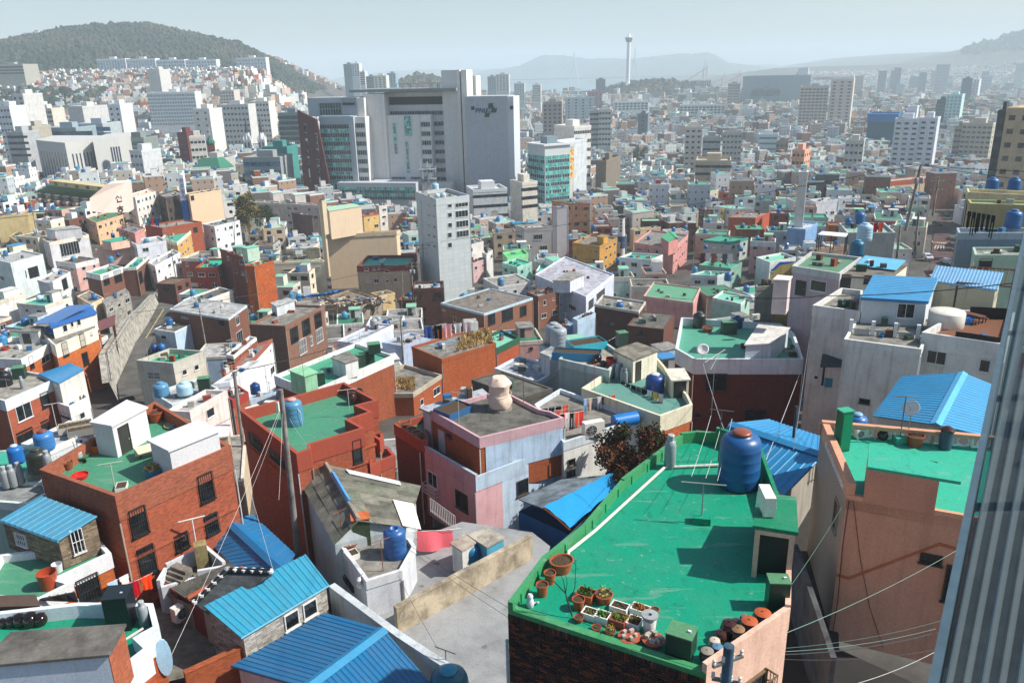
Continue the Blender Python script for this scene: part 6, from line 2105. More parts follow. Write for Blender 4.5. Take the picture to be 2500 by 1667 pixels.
jar('dark jar with blue lid beside the pole top',(5.45,17.95,84.62),0.18,0.31,'#1c2226','#5c7f9e',group='jars in the corner of the green roof')
jar('brown jar tied with pale cord at the roof corner',(5.12,17.75,84.62),0.22,0.34,'#4a392f','#8d8578',group='jars in the corner of the green roof')
jar('small dark jar with metal lid at the top of the jars',(6.58,19.29,84.62),0.14,0.25,'#1f2020','#777777',group='jars in the corner of the green roof')
ac_unit('air conditioner with coiled hose on the green stair roof',(8.07,22.52,86.36),1.5,1.1,'outdoor air conditioners')
utility_pole('concrete pole with blue top rising past the green roof corner',(5.13,15.97,76.5),86.6,0.15,0.13,'#4c6a80',[(0.5,0.9,0.4),(1.1,0.7,-0.3)])
orange_house([(16.37,38.6),(15.06,31.92),(19.92,29.68),(24.2,36.29)],73.5,81.3,82)
tall_cabinet('tall glossy green cabinet on the turquoise roof of the orange house',(16.66,36.58,81.3),0.62,0.5,2.2,0.25)
jar('dark jar under the breeze block parapet of the orange house',(19.26,37.66,81.3),0.28,0.5,'#2a1a18',None,'jars on the orange house roof')
pot('large brown flower pot on the orange house roof',(20.57,36.89,81.3),0.42,0.6,'#9c4d33',('#5a5030',0.3,24),'flower pots on the orange house roof')
drum('dark blue drum with a brown lid by the breeze blocks',(21.91,36.49,81.3),0.3,1,'#27485c','#3a1f1a')
t_post('aerial mast on a green foot block of the orange house roof',(19.97,37.27,81.3),2.6,1.3,0.05,'#59656a',((0.6,0.5,0.35),rp('#3ba58c')),r=0.03)
dish('white oval satellite dish on the mast of the orange house roof',(20.35,37.25,81.3),-2.5,0.42,1.9)
water_tank('low blue basin behind the back parapet of the orange house',(18.58,39.26,81.4),0.55,0.6,'#2467a8','#7fa9c4')
ac_unit('air conditioner under the back parapet of the orange house',(18.23,37.89,81.3),0.2,0.8)
gable_house('house','low house under a bright blue metal roof beyond the large tank','house',[(13.04,43.62,79.6),(16.99,39.28,79.6),(18.5,43.37,78.7),(16.14,46.01,78.7),(12.37,43.8,78.7),(14.16,36.96,78.5)],73.2,14,'#1587bd',pl('#9a958a'))
railing('black iron railing beside the blue metal roof',[(15.92,41.34,76),(18.15,42.11,76.6)],1.3,12,'#1c2428')
utility_pole('slim grey mast in front of the blue metal roof',(16.34,42.19,75.5),81.3,0.09,0.07,'#3f4a50')
hs('dark red brick house with white parapet and green roof',[(17.19,78.84),(18.38,75.49),(29.14,74.78),(31.04,83.07),(30.64,86.4),(20.04,89.6)],72,62,br('#6a2c22'),rp('#4f9a80'),0.75,pl('#d5dde3'),0.9,wins=[(1,1.28,68.55,2.12,1.86,'bars','#30302f'),(1,5.48,65.26,2.12,1.24,'bars','#30302f'),(1,0.39,65.56,0.63,0.5,'one','#444444')],huts=[([(23.44,75.32),(26.05,75.6),(29.45,80.37),(26.66,81.6)],71.25,73.5,pl('#cfdbe4'),pl('#d3d1cb',1))],pth=0.22,aw=0)
water_tank('dark grey water tank with a hose on the dark red house',(21.79,88.06,71.25),0.76,1.75,'#26302f','#3b4443')
water_tank('navy water tank behind the white hut of the dark red house',(26.13,87.74,71.25),0.62,1.3,'navy')
meter_box('dark green box between tanks on the dark red house',(24.56,85.58,71.25),1.6,1,1.4,0)
pot('wide terracotta bowl on the green roof of the dark red house',(22.39,86.41,71.25),0.6,0.5,'#a5492c',None,'flower pots on the dark red house')
pot('dark flower pot before the white hut of the dark red house',(24.8,80.5,71.25),0.32,0.45,'#3c2a26',('#4a3a22',0.25,14),'flower pots on the dark red house')
pot('brown flower pot before the white hut of the dark red house',(26.14,80.81,71.25),0.32,0.45,'#6a3a2b',('#4a3a22',0.25,14),'flower pots on the dark red house')
pot('pale blue flower pot before the white hut of the dark red house',(25.48,79.46,71.25),0.27,0.42,'#9fc0cf',None,'flower pots on the dark red house')
pot('tall terracotta pot before the white hut of the dark red house',(26.95,79.56,71.25),0.42,0.75,'#9b4a30',None,'flower pots on the dark red house')
planter('long white planter tray beside the white hut',(28.04,79.22,71.25),1,2.1,0.25,-0.75,'#d8d6cd',None,'planter trays on the dark red house')
planter('white planter tray along the right parapet of the dark red house',(29.26,79.14,71.25),0.95,0.6,0.3,-0.2,'#d0cec6',('#5a4630',0.1,30),'planter trays on the dark red house')
planter('dark planter tray along the right parapet of the dark red house',(30.12,80.03,71.25),0.95,0.6,0.3,-0.2,'#4a4642',('#5a4630',0.1,30),'planter trays on the dark red house')
planter('brown planter tray along the right parapet of the dark red house',(29.26,77.76,71.25),0.95,0.6,0.3,-0.2,'#63483a',('#5a4630',0.1,30),'planter trays on the dark red house')
ac_unit('air conditioner on the white hut of the dark red house',(26.73,83.17,73.55),0.2,1)
dish('white satellite dish on the front parapet of the dark red house',(19.23,75.6,72),-2,0.62,0.9)
yagi('comb shaped television aerial before the dark red house',(13.19,48.62,78),4.2,0.75,2.3,13,'#b9bcbc',arms=2)
hs('white house with grey concrete roof below the pale pink house',[(29.07,73.43),(32.57,71.09),(35.85,78.27),(34.16,79.38)],78,66,pl('#d3d6cf',0.8),cc('#8d8a82'),0.5,pl('#d9dbd6'),0.5,wins=[(0,0.77,70.55,0.42,0.39,'one')],aw=0)
hs('white terrace house with blue roofed prefab on top',[(29.17,65.93),(34.35,62.88),(39.83,70.92),(33.87,73.89)],77.1,64,pl('#d3d6cf',0.8),cc('#8d8a82'),0.25,pl('#d9dbd6'),0.3,wins=[(0,1.77,71.36,0.88,0.54,'one','#55554f')],aw=0)
prefab([(32.45,70.99),(37.98,69.48),(41.65,75.11),(36.04,76.81)],77,80,'small white prefab room with blue metal roof and sliding window')
balusters('row of white posts with black rails below the prefab',[(30.35,67.99,76.9),(35.89,65.86,76.9)],1.5)
water_tank('big cream cylinder tank with small blue lid beside the prefab',(39.18,68.29,76.6),1.5,2.1,'#dcd9cb',None,style=2)
deck_house([(35.22,64.63),(40.25,61.05),(46.14,69.62),(42.02,70.74)],78,64)
picnic_table('brown wooden picnic table with benches on the deck',(42.16,69.15,77.3),0.5)
tarp_bundle('crumpled bright blue tarp bundle on the wooden deck',(41.43,68.83,77.3),0.6)
pergola('rusty brown pergola frame over the wooden deck',[(42.88,73.87,77.3),(46.94,71.89,77.3),(51.02,78.1,77.3),(47.47,79.85,77.3)],2.5)
hs('pale pink house with green roof and black doorway',[(31.02,85.31),(34.74,81.6),(39.99,88.65),(35.49,92.04)],79,66,pl('#b9a9b0',0.5),rp('#5c8468'),0.35,pl('#c2c4c2'),0.4,wins=[(0,2.22,76.64,1.83,1.19,'one','#d9dcd8')],doors=[(0,0.57,75.82,1.18,1.68,'#16181a')],aw=0)
water_tank('large teal water tank at the back of the pale pink house',(40.4,90.9,78.7),0.8,1.75,'#1a5f7e','#2e86b0')
hs('cream flat with patched slate and light blue metal roof',[(35.14,82.24),(39.55,80.75),(44.57,87.07),(39.26,88.54)],78.6,66,pl('#e3dccb',0.5),cc('#7d776c'),0,None,0.3,wins=[(0,2.31,77.84,1.29,0.86,'one','#222222')],eave=0.15,doors=[(0,0.07,76.53,0.97,2.24,'#1a1a1a')],aw=0)
roof_patch('light blue corrugated sheets lying on the cream flat',[(38.02,85.68,78.75),(41.36,83.08,78.75),(43.81,85.98,79.1),(40.46,88.79,79.1)],18,'#5fb4d8')
shed('house','beige house under a pale blue ribbed metal roof','house',[(41.08,75.58,79.6),(45.39,71.52,79.6),(47.23,73.96,80.6),(42.55,77.45,80.6)],70,20,'#7fb6dd',pl('#b9b39a'))
gable_house('house','house under a wide bright blue corrugated gable roof','house',[(34.95,57.47,77),(28.13,48.29,77),(25.93,52.53,75.8),(31.57,60.03,75.8),(37.51,57.49,75.9),(31.77,48.63,75.9)],70,22,'#2592c4',pl('#c8c8bf'),cap='#4fb0e2')
awning_shelter('dark corrugated awning over a teal doorway between white walls',(30.92,71.19,70))
hs('red brick house with green roof and two white roof huts',[(-28.43,42.91),(-22.37,39.5),(-17.93,45.54),(-25.81,53.05)],78,67.5,br('#a8573a'),rp('#468a6c'),0.9,br('#a25c42'),0.75,wins=[(1,0.49,74.96,1.02,1.82,'bars','#262626'),(1,4.94,75.06,0.98,1.9,'bars','#262626'),(1,0.54,72.25,1.02,1.86,'bars','#262626'),(1,2.85,72.73,0.89,1.08,'bars','#262626'),(1,4.97,72.72,0.95,1.44,'bars','#262626')],huts=[([(-26.89,46.61),(-25.36,46.01),(-24.4,48.76),(-26.18,49.93)],77.1,79.4,pl('#cfd0d2',0.3),pl('#d5d7da',0.3),(1,0.35,77.1,0.9,1.85)),([(-22.09,43.9),(-20.34,42.5),(-18.35,45.08),(-20.13,46.55)],77.1,79.3,pl('#cdced0',0.3),pl('#d3d5d8',0.3))],ledge=(br('#a8573a'),73.6),pth=0.22,aw=0)
pot('big terracotta tub in the far corner of the red brick house roof',(-25.18,51.56,77.1),0.5,0.75,'#a1492c',('#3a2a20',0.3,16),'flower pots on the red brick house')
pot('orange tub against the left parapet of the red brick house',(-27.22,46.92,77.1),0.42,0.55,'#d9661f',('#5a4a2a',0.5,14),'flower pots on the red brick house')
pot('leftmost of three terracotta pots along the left parapet of the red brick house',(-28.33,44.3,77.1),0.3,0.5,'#8f4a30',('#8a6a3a',0.5,30),'flower pots on the red brick house')
pot('middle of three terracotta pots along the left parapet of the red brick house',(-28.12,44.59,77.1),0.3,0.5,'#8f4a30',('#8a6a3a',0.5,30),'flower pots on the red brick house')
pot('rightmost of three terracotta pots along the left parapet of the red brick house',(-27.76,44.58,77.1),0.3,0.5,'#8f4a30',('#8a6a3a',0.5,30),'flower pots on the red brick house')
tub('shallow red plastic tub on the green roof of the red brick house',(-26.43,43.36,77.1),0.5,0.25,'#c8241c')
tub('half blue drum holding straw by the front parapet',(-21.96,43.56,77.1),0.62,0.5,'#3f83b0',straw=True)
tub('round tan millstone like tub on the red brick house roof',(-25.56,50.06,77.1),0.42,0.14,'#7a6040')
jar('black jar beside the terracotta tub on the red brick house',(-26.1,52.5,77.1),0.38,0.7,'#231512',None,'jars on the red brick house')
tub('flat round drying trays with blue lids on the red brick house',(-23.46,50.79,77.1),0.85,0.14,'#b59a6a',blue=True)
dog_house('small bicycle cart and flag in front of the left parapet',(-27.58,45.65,77.1))
t_post('white T shaped clothesline post on the red brick house roof',(-23.41,41.52,77.1),1.9,1.3,0.35,'#c9c9c4')
planter('white washing tray at the front corner of the red brick house',(-23.28,41.99,77.1),0.62,0.9,0.22,0.3,'#dcdcd6',None,'trays on the red brick house')
gas_cylinder('grey gas cylinder in the left corner of the red brick house roof',(-28.87,44.4,77.1),k=1.2)
plank_pile('cream boards leaning on the front hut of the red brick house',(-23.53,46.24,77.1))
water_tank('large dark grey tank left of the red brick house',(-31.8,47.95,75.3),0.7,1.55,'#2b302c','#39423c')
hs('low pale green house under the dark grey tank',[(-35.91,48.37),(-32.67,47.73),(-31.83,49),(-34.21,51.57),(-37.14,51)],75.3,67,pl('#a9c0b2',0.5),rp('#3ba58c'),0.1,None,0.3,aw=0)
water_tank('bright blue tank in a white roof basin at the left edge',(-33.67,48.66,75.6),0.5,1.2,'#1d67b2','#b9cdd8')
hs('grey roofed lean-to with white gas bottles at the left edge',[(-35.16,45.58),(-31.1,44.83),(-30.49,46.26),(-31.66,47.85),(-36.07,47.74)],74.6,67,pl('#9fb9ae',0.5),cc('#8f9493'),0.25,pl('#cfdcd8'),0.3,aw=0)
gas_cylinder('leftmost of three grey cylinders on the lean-to',(-33.73,47.19,74.5),k=1.35)
gas_cylinder('middle of three grey cylinders on the lean-to',(-33.35,47.33,74.5),k=1.35)
gas_cylinder('rightmost of three grey cylinders on the lean-to',(-33.07,47.71,74.5),k=1.35)
hs('white roofed house with light blue tank and planters',[(-35.1,51.65),(-32.56,50.61),(-31.03,53.54),(-31.63,55.3),(-33.69,55.41)],75.6,66,pl('#c9d4dc',0.4),cc('#c2c6cb'),0.15,pl('#dfe1e0'),0.3,aw=0)
water_tank('light blue tank with brown lid on the white roofed house',(-33.01,50.91,75.5),0.68,1.3,'#3b78b8','#7a4438')
planter('wooden trough of dry grass on the white roofed house',(-32.29,53.71,75.6),2.2,1.1,0.5,0.45,'#b9b6aa',('#8d7a4a',0.3,90),'troughs on the white roofed house')
planter('grey trough of dry plants on the white roofed house',(-31.34,53.17,75.6),2.2,1.1,0.5,0.45,'#8d8d88',('#8d7a4a',0.3,90),'troughs on the white roofed house')
t_post('white T shaped pole on the white roofed house',(-33.38,53.27,75.6),2.3,1,0.45)
flag('small white national flag on a pole by the troughs',(-28.5,47.14,77.6))
hs('orange brick house with white parapet and grey roof hut',[(-78.25,109.55),(-70.85,108.33),(-70.52,116.83),(-78.49,119.08)],62.12,54.12,br('#c0652f'),cc('#a9a79f'),0.45,pl('#dfe1e0'),1,wins=[(1,1.53,59.92,1,1.9,'std','#333333'),(1,4.29,59.68,2.12,2.33,'std','#dddddd')],huts=[([(-75.8,116.6),(-72.74,116.66),(-73.15,119.01),(-75.85,119.8)],61.67,63.72,pl('#d8d9d6'),cc('#8a867c'),(0,0.6,61.67,1.2,1.7))],aw=0)
water_tank('sky blue tank on the orange brick house with grey hut',(-78.49,116.79,61.67),0.7,1.4,'#3a86b4')
tub('red plastic tub beside the sky blue tank on the orange house',(-76.55,113.98,61.67),0.6,0.5,'#9a3a2a')
hs('orange brick house with cream top floor and blue roof',[(-69.01,113.61),(-67.98,112.48),(-66,121.01),(-73.37,135.46),(-77.53,123.69)],62.72,54.12,br('#c4682a'),cc('#8d8a82'),0.1,pl('#e3dccb'),1.9,wins=[(1,1.04,60.4,1.13,2.33,'bars','#333333'),(1,4.79,60.72,1.04,2.14,'bars','#333333'),(1,4.58,57.68,1.18,2.15,'bars','#333333'),(1,7.16,61.87,0.38,0.5,'one','#333333')],aw=0)
hs('cream attic room with three windows and blue roof',[(-71.22,118.09),(-69.88,115.95),(-66.76,122.99),(-70.51,127.94)],64.62,62.52,pl('#e6dfce'),me('#1565b4'),0,None,0.3,wins=[(1,1.55,63.16,0.8,1.08),(1,2.99,63.57,0.47,0.8),(1,4.09,63.46,0.7,1.06)],eave=0.25,aw=0)
roof_patch('vivid blue metal roof over the cream attic room',[(-74.15,118.2,64.47),(-70.67,117.35,64.47),(-67.74,124.26,65.62),(-71.26,123.88,65.62)],8,'#175f9c')
roof_patch('small vivid blue metal canopy beside the cream attic',[(-73.85,120.05,63.12),(-70.68,116.36,63.12),(-70.65,118.35,63.12),(-72.72,118.99,63.62)],4,'#1a66a4')
pavilion('open wooden pavilion with a red brown roof above the road',[(-66.75,121.47,61.72),(-65.52,125.95,61.72),(-68.63,125.86,62.12)],56.12)
hs('red brick house with white crenellated parapet at left edge',[(-61.42,84.92),(-56.8,82.47),(-54.68,88.81),(-57.48,90.88),(-62.92,93.21)],66.31,58.31,br('#a8573a'),cc('#a39f94'),0.35,pl('#d5dbe0'),0.95,wins=[(1,0.94,63.2,2.05,2.17,'std','#e0e0e0'),(1,4.32,63.48,1.11,1.85,'bars','#2b2b2b'),(1,0.32,60,2.1,2.07,'bars','#2b2b2b'),(1,3.64,60.38,1.01,1.72,'bars','#2b2b2b')],ledge=(br('#a8573a'),61.71),aw=0)
water_tank('black water tank on the red brick house at the left edge',(-60.15,88.17,65.96),0.8,1.7,'#14171a')
meter_box('black square box beside the black tank',(-59.76,90.58,65.96),1.3,1.3,1.4,0.3)
gas_cylinder('white cylinder lying among clutter on the left red brick house',(-57.38,86.93,65.96),k=1.3)
hs('white house with balcony plants under a blue canopy roof',[(-54.03,87.43),(-51.99,86.12),(-51.14,89.02),(-53.62,91.73)],63.91,57.31,pl('#d9d9d6',0.6),cc('#8d8a82'),0.9,pl('#dfe1e0'),0.6,wins=[(0,0.22,62.21,1.84,0.63,'std','#555555'),(1,1.13,61.68,0.77,1.53,'std','#dddddd')],aw=0)
shed('house','white top floor under a wide vivid blue metal canopy','house',[(-57.42,90.43,66.41),(-53.15,86.99,66.41),(-51.85,90.59,66.81),(-54.5,92.42,67.01)],63.51,12,'#1a7cae',pl('#d8d6cf'))
hs('red brick house with stepped parapet and weathered blue tank',[(-20.71,55.71),(-14.61,48.22),(-13.87,48.87),(-14.05,49.63),(-10.75,52.06),(-12.15,53.6),(-10.63,54.94),(-11.93,56.2),(-10.57,57.09),(-13.93,61.07)],76,66,br('#a8573a'),rp('#468a6c'),0.9,pl('#9e4b39',0.3),0.5,pth=0.2,wins=[(0,1.28,73.73,2.22,1.09,'bars','#2a1d1a'),(0,5.02,74.01,2.31,0.75,'bars','#2a1d1a'),(3,3.08,73.48,0.65,1.76,'std','#2a2a2a')],ledge=(br('#a8573a'),73.2),aw=0)
water_tank('weathered blue tank with pink lid beside the wooden pole',(-16.58,55.06,75.1),0.76,1.95,'weath','#cf9c90',hose=True)
ac_unit('air conditioner facing front on the green roof beside the pole',(-18.85,57.43,75.1),-0.1,1.35)
ac_unit('air conditioner standing in the corner of the stepped red house',(-20.14,56.63,75.1),0.75,1.25)
jar('flat topped brown jar in the right corner of the stepped red house',(-12.84,58.57,75.1),0.42,0.95,'#3a2018',None,'jars on the stepped red house')
jar('tall shiny black jar in the right corner of the stepped red house',(-12.47,59.6,75.1),0.42,0.85,'#211916',None,'jars on the stepped red house')
jar('low dark brown jar in the right corner of the stepped red house',(-11.85,58.97,75.1),0.38,0.6,'#2b1a14',None,'jars on the stepped red house')
t_post('white T shaped clothesline post on the stepped red house',(-12.54,55.99,75.1),2.3,1.5,0.25)
yagi('thin aerial with green foot at the back parapet of the stepped red house',(-16.81,59.85,75.1),3.6,0.5,1.2,5,'#7a6a60')
utility_pole('old wooden utility pole in front of the stepped red house',(-14.82,46.5,69.08),81.33,0.22,0.15,'#8f8a84',lean=(0.21,0))
hs('low brick balcony block with curved red parapet',[(-11.72,57.55),(-10.41,55.88),(-10.23,56.5),(-10.37,56.99),(-11.89,58.56)],73.2,66,br('#a8573a'),cc('#8d8a82'),0.5,pl('#9e4b39',0.3),0.4,aw=0)
hs('pointed brick terrace with red coping and concrete floor',[(-10.78,53.43),(-10.24,54.26),(-9.23,55.24),(-9.88,56.49),(-11.82,58.51)],72.2,66,br('#a8573a'),cc('#8d8a82'),0.55,pl('#9e4b39',0.3),0.4,aw=0)
hs('upper storey with pink parapet over brick and light blue walls',[(-6.54,58.17),(-2.53,52.95),(3.8,56.15),(2.91,57.38),(2.05,57.86),(-0.14,60.91),(-2.2,61.32)],74.6,71.2,br('#a5552a'),cc('#6b6a63'),0.35,pl('#c9a5ac',0.6),0.5,pth=0.14,wins=[(0,2.13,73.13,0.74,0.34,'one','#3a4a50')],doors=[(0,0.9,71.4,0.9,1.9,'#c5ccd2')],aw=0)
two_tone_house('house','pink and light blue painted house with white balcony grille',[(-7.8,57.61),(-2.88,51.79),(3.92,56.93),(0.28,62.82)],72.1,66,'#d6a9ae','#bcd0e2',(0,0.28))
skin('upper storey with pink parapet over brick and light blue walls','painted_wall',(-2.15,53.15),(3.8,56.15),71.5,73.74,pl('#b7cee4',1),0.05)
wrapped_tank('water tank wrapped in pale quilted plastic on the pink parapet roof',(-1.09,58.93,74.25),0.92,2.5)
planter('blue plastic bathtub planter of soil on the pink parapet roof',(-4.8,58.17,74.25),1.9,2.5,0.6,-0.75,'#2e5f8c',None,'bathtub planters')
t_post('thin T shaped post with lines by the bathtub planter',(-4.23,56.21,74.25),2.6,1.1,-0.4,'#bfc3c4')
t_post('thin dark T shaped post with lines on the far parapet',(0.82,59.45,74.6),2.4,0.9,-0.3,'#3a3a3a')
hs('narrow grey annex left of the pink house',[(-7.31,59.06),(-6.6,58.32),(-2.21,61.46),(-2.69,62.56)],74.5,66,pl('#c4cbd0'),cc('#b5bcc4'),0.05,None,0.2,aw=0)
hs('dark alley house with green roof and potted terracotta bowls',[(-9.87,60.13),(-7.46,56.98),(-6.79,56.64),(-7.43,61.85)],72.6,66,br('#7a3626'),rp('#468a6c'),0.6,pl('#9e4b39',0.3),0.4,aw=0)
pot('first terracotta bowl from the back beside the pink house',(-9.08,60.39,72.2),0.55,0.4,'#9c5a34',('#6a5a34',0.12,20),'terracotta bowls beside the pink house')
pot('second terracotta bowl from the back beside the pink house',(-8.31,59.13,72.2),0.42,0.4,'#9c5a34',('#6a5a34',0.12,20),'terracotta bowls beside the pink house')
pot('third terracotta bowl from the back beside the pink house',(-7.87,58.46,72.2),0.38,0.4,'#9c5a34',('#6a5a34',0.12,20),'terracotta bowls beside the pink house')
pot('fourth terracotta bowl from the back beside the pink house',(-7.5,58.02,72.2),0.34,0.4,'#9c5a34',('#6a5a34',0.12,20),'terracotta bowls beside the pink house')
tarp_shed('blue lean-to under grey slate and a blue plastic tarpaulin',[(0.2,49.9,71.2),(1.89,47.37,71.9),(3.61,46.7,70.6),(8.16,53.04,70.6),(6.97,51.94,71.9),(3.4,52.61,71.2)],67)
hs('white house with stained concrete roof hung with laundry',[(1.86,63.07),(3.82,55.58),(10.26,59.62),(8.31,62.08),(4.25,66.45)],72.8,65.5,pl('#e2e2de',0.6),cc('#8d8a82'),0.35,pl('#cdd9e0'),0.4,wins=[(1,0.39,70.56,0.67,0.55,'std','#7a6a55'),(1,0.28,69.68,0.84,0.51,'one','#333333')],aw=0)
ac_unit('white appliance box lying near the front edge of the laundry roof',(6.25,57.2,72.5),0.35,2)
drum_lying('bright blue plastic barrel lying on the laundry roof edge',(9.07,59.24,72.9),0.55,2.1,0.35)
hs('cream walled house with teal roof floor and long washing line',[(6.04,64.52),(11.73,58.32),(14.74,60.47),(14.81,62.31),(14.22,68.66),(13.78,72.79),(9.11,68.99)],73.6,65.5,br('#c0652f'),rp('#5f8f84'),0.6,pl('#ddd7bd'),0.9,pth=0.16,huts=[([(9.4,69.44),(10.82,66.86),(13.41,69.26),(11.84,71.4)],73,75.3,pl('#e6e1cb'),cc('#8d887a'),(1,0.35,73,0.8,1.9)),([(13.53,65.81),(13.61,63.18),(15.08,63.35),(15.11,65.85)],73,74.7,pl('#dfdac2'),pl('#d8d4c2'),(1,0.15,73,1.05,1.65,'#16181a'))],aw=0)
water_tank('navy tank with pale lid on the teal roof floor',(12.47,64.93,73),0.85,1.55,'#123f84','#cfd4d6')
gas_cylinder('first grey cylinder of the cluster beside the cream stair hut',(9.56,67.87,73),k=1.3)
gas_cylinder('second grey cylinder of the cluster beside the cream stair hut',(9.9,68.43,73),k=1.2)
gas_cylinder('tallest grey cylinder of the cluster beside the cream stair hut',(10.27,68.41,73),k=1.6)
gas_cylinder('fourth grey cylinder of the cluster beside the cream stair hut',(9.93,67.14,73),k=1.2)
gas_cylinder('fifth grey cylinder of the cluster beside the cream stair hut',(10.17,66.98,73),k=1.2)
t_post('rusty T shaped clothesline post at the end of the washing line',(7.19,65.52,73),2.4,1.1,0.2,'#9c4a32')
hs('grey green walled house with turquoise planters on its roof',[(4.41,70.46),(8.71,67.14),(10.54,71.33),(8.79,76.27),(6.27,75.37)],74.2,65.5,pl('#9fb0a8',0.5),cc('#b5a996'),0.4,pl('#b9c8c4'),0.35,aw=0)
planter('large blue tarpaulin covered trough at the grey green wall edge',(6.17,71.44,73.8),4.6,1.5,0.8,-0.2,'#1c86b4',('#3a2c22',0.1,40),'turquoise planters')
planter('turquoise open trough of rags on the grey green house',(7.33,74.35,73.8),3.6,2,0.8,0.35,'#3bb4c6',('#5a4a3a',0.3,80),'turquoise planters')
meter_box('turquoise cabinet on the grey green house roof',(10.94,74.97,73.8),1,0.9,1.4,0.3)
jar('small dark jar behind the grey green wall',(7.66,69.92,73.8),0.32,0.5,'#2a1813',None,'jars on the grey green house')
jar('large dark jar behind the grey green wall',(8.03,70.36,73.8),0.4,0.75,'#2a1813',None,'jars on the grey green house')
jar('third dark jar behind the grey green wall',(8.39,69.26,73.8),0.34,0.5,'#2a1813',None,'jars on the grey green house')
tub('red plastic tub behind the grey green wall',(9.14,69.21,73.8),0.5,0.8,'#a8302c')
slate_house('old house with grey slate roof and blue taped ridge',[(-13.15,49.81,74.3),(-9.59,42.41,74.3),(-6.7,43.27,73.2),(-6.47,48.43,73.2),(-15.21,49.89,73.2),(-10.99,41.55,73.2)],67.5)
hs('white walled terrace with a big blue tank and rusty cabinet',[(-11.08,42.74),(-8.58,38.56),(-6.71,39.52),(-6.2,41.98),(-6.61,42.84),(-9.04,43.8)],72.7,66,pl('#c9cdd4',0.6),cc('#8d8a82'),0.3,pl('#d3d6da'),0.25,wins=[(0,-0.01,70.48,2.37,0.13,'bars','#262626')],aw=0)
water_tank('blue tank with open top on the white walled terrace',(-7.32,41.53,72.4),0.7,1.85,'#285a98',None,style=1)
cabinet_rusty('rusty green metal cabinet with orange top on the terrace',(-9.6,42.93,72.4),1.05,0.9,1.85,0.25)
pot('wide terracotta bowl of stones on the terrace edge',(-10.27,42.47,72.4),0.5,0.35,'#9a4b30',('#b9b3a4',0.15,22),'flower pots on the white terrace')
planter('white box planter at the terrace edge',(-9.95,41.37,72.4),0.75,0.75,0.35,0.6,'#dadad4',None,'planters on the white terrace')
t_post('rusty T shaped post beside the open blue tank',(-7.85,39.87,72.4),2.1,1.1,0.55,'#8a4a30')
yagi('rusty pole with a small white aerial on the slate roof edge',(-10.73,42.62,72.4),2.5,0.6,0.9,5,'#8a4a34')
lamp('white street lamp under the terrace corner',(-9.09,38.97,72.2))
slab('courtyard_floor','yard',[(-11.07,37.25,70.2),(-5.89,32.38,70.2),(0.28,32.19,70.2),(-0.38,33.1,70.2),(2.22,45.42,70.2),(1.07,47.2,70.2),(-3.78,48.7,70.2),(-7.65,46.16,70.2)],'#97999a')
fence_wall('long beige concrete wall across the courtyard','wall',[(-6.74,37.05,71.9),(1.02,43.99,71.9)],69.7,0.3,cc('#c0b29a'))
bed_line('pink bed sheet drying behind the white terrace',(-6.37,44.46,72.2),(-4.23,45.76,71.37))
water_tank('teal tank with domed lid behind the beige courtyard wall',(-2.95,43.38,70.2),0.8,1.75,'#1c6f9e')
hut_box('white concrete box hut beside the teal tank','hut',[(-4.04,43.01),(-3.36,42.22),(-2.65,43.03),(-3.33,43.92)],70.2,72.2,pl('#d5d6d2'),cc('#b9aa9a'))
hut_box('light blue concrete box hut with stained top','hut',[(-3,43.9),(-1.84,42.57),(-0.82,43.52),(-1.89,44.6)],70.2,72.2,pl('#57a8c6'),cc('#b5ae9f'))
railing('white stair railing beside the slate roof',[(-5.82,47.89,71.5),(-4.02,45.98,71.2)],1.1,14,'#c9cac6',0.02)
fence_wall('long whitewashed wall beside the deep blue roof','wall',[(-10.82,38.82,72.2),(-6.41,34.42,72.2),(-3.18,31.54,72.2)],68,0.35,pl('#c3ccd0'))
shed('house','stone walled house under a light blue ribbed metal roof','house',[(-14.17,33.68,72.9),(-10.58,37.96,72.9),(-12.28,39.93,73.6),(-16.56,35.37,73.6)],68,17,'#2a94b4',sn('#b5b0a6'),wins=[(0,2.4,71.6,0.9,1,'std'),(0,3.6,71.6,0.9,1,'std')])
gable_house('house','house under a deep blue ribbed metal gable roof','house',[(-10.12,30.39,72.6),(-7.01,34.44,72.6),(-10.74,37.07,71.7),(-14.64,33.01,71.7),(-7.2,27.98,71.6),(-4.19,31.39,71.6)],67,18,'#0d6a9c',pl('#b9bfc2'),cap='#1a86b4')
water_tank('dark teal tank at the bottom edge beside a wire post',(-3.43,31.4,71.8),0.95,0.75,'#145a70','#2b88a4')
t_post('thin wire post with coiled cable at the bottom edge',(-3.66,32.55,71.4),1.4,1.2,-0.5,'#2a2a2c')
gable_house('house','low house under a shaded cobalt blue metal gable','house',[(-18.85,45.66,72.6),(-13.64,39.8,72.6),(-13.83,42.83,71.7),(-17.94,47.66,71.7),(-20.61,45.34,71.7),(-16.61,41.08,71.7)],67.5,13,'#146fa4',pl('#8d8a84'))
tile_roof('old house with black tiled hip roof edged in white plaster',[(-17.53,36.52,72.8),(-16.02,37.71,74),(-13.55,37.44,74),(-16.68,36,72.6)],68)
slate_patch('grey corrugated slate roof with a brick red ridge',[(-19.72,38.46,72.6),(-18.33,37.68,72.2),(-15.93,40.02,72.6),(-16.9,40.17,73)],69)
stair_court('white walled stair court beside the red brick house',[(-20.64,39.21,72.6),(-20.72,40.48,72.8),(-19.18,42.28,72.8),(-17.47,40.58,72.6),(-18.82,40.2,72.2)],69)
slab('courtyard_floor.001','concrete',[(-23.37,41.12,70.4),(-22.15,42.09,70.4),(-15.21,36.1,70.4),(-17.43,33.84,70.4),(-18.36,33.51,70.4),(-20.99,38.21,70.4)],'#7d786c')
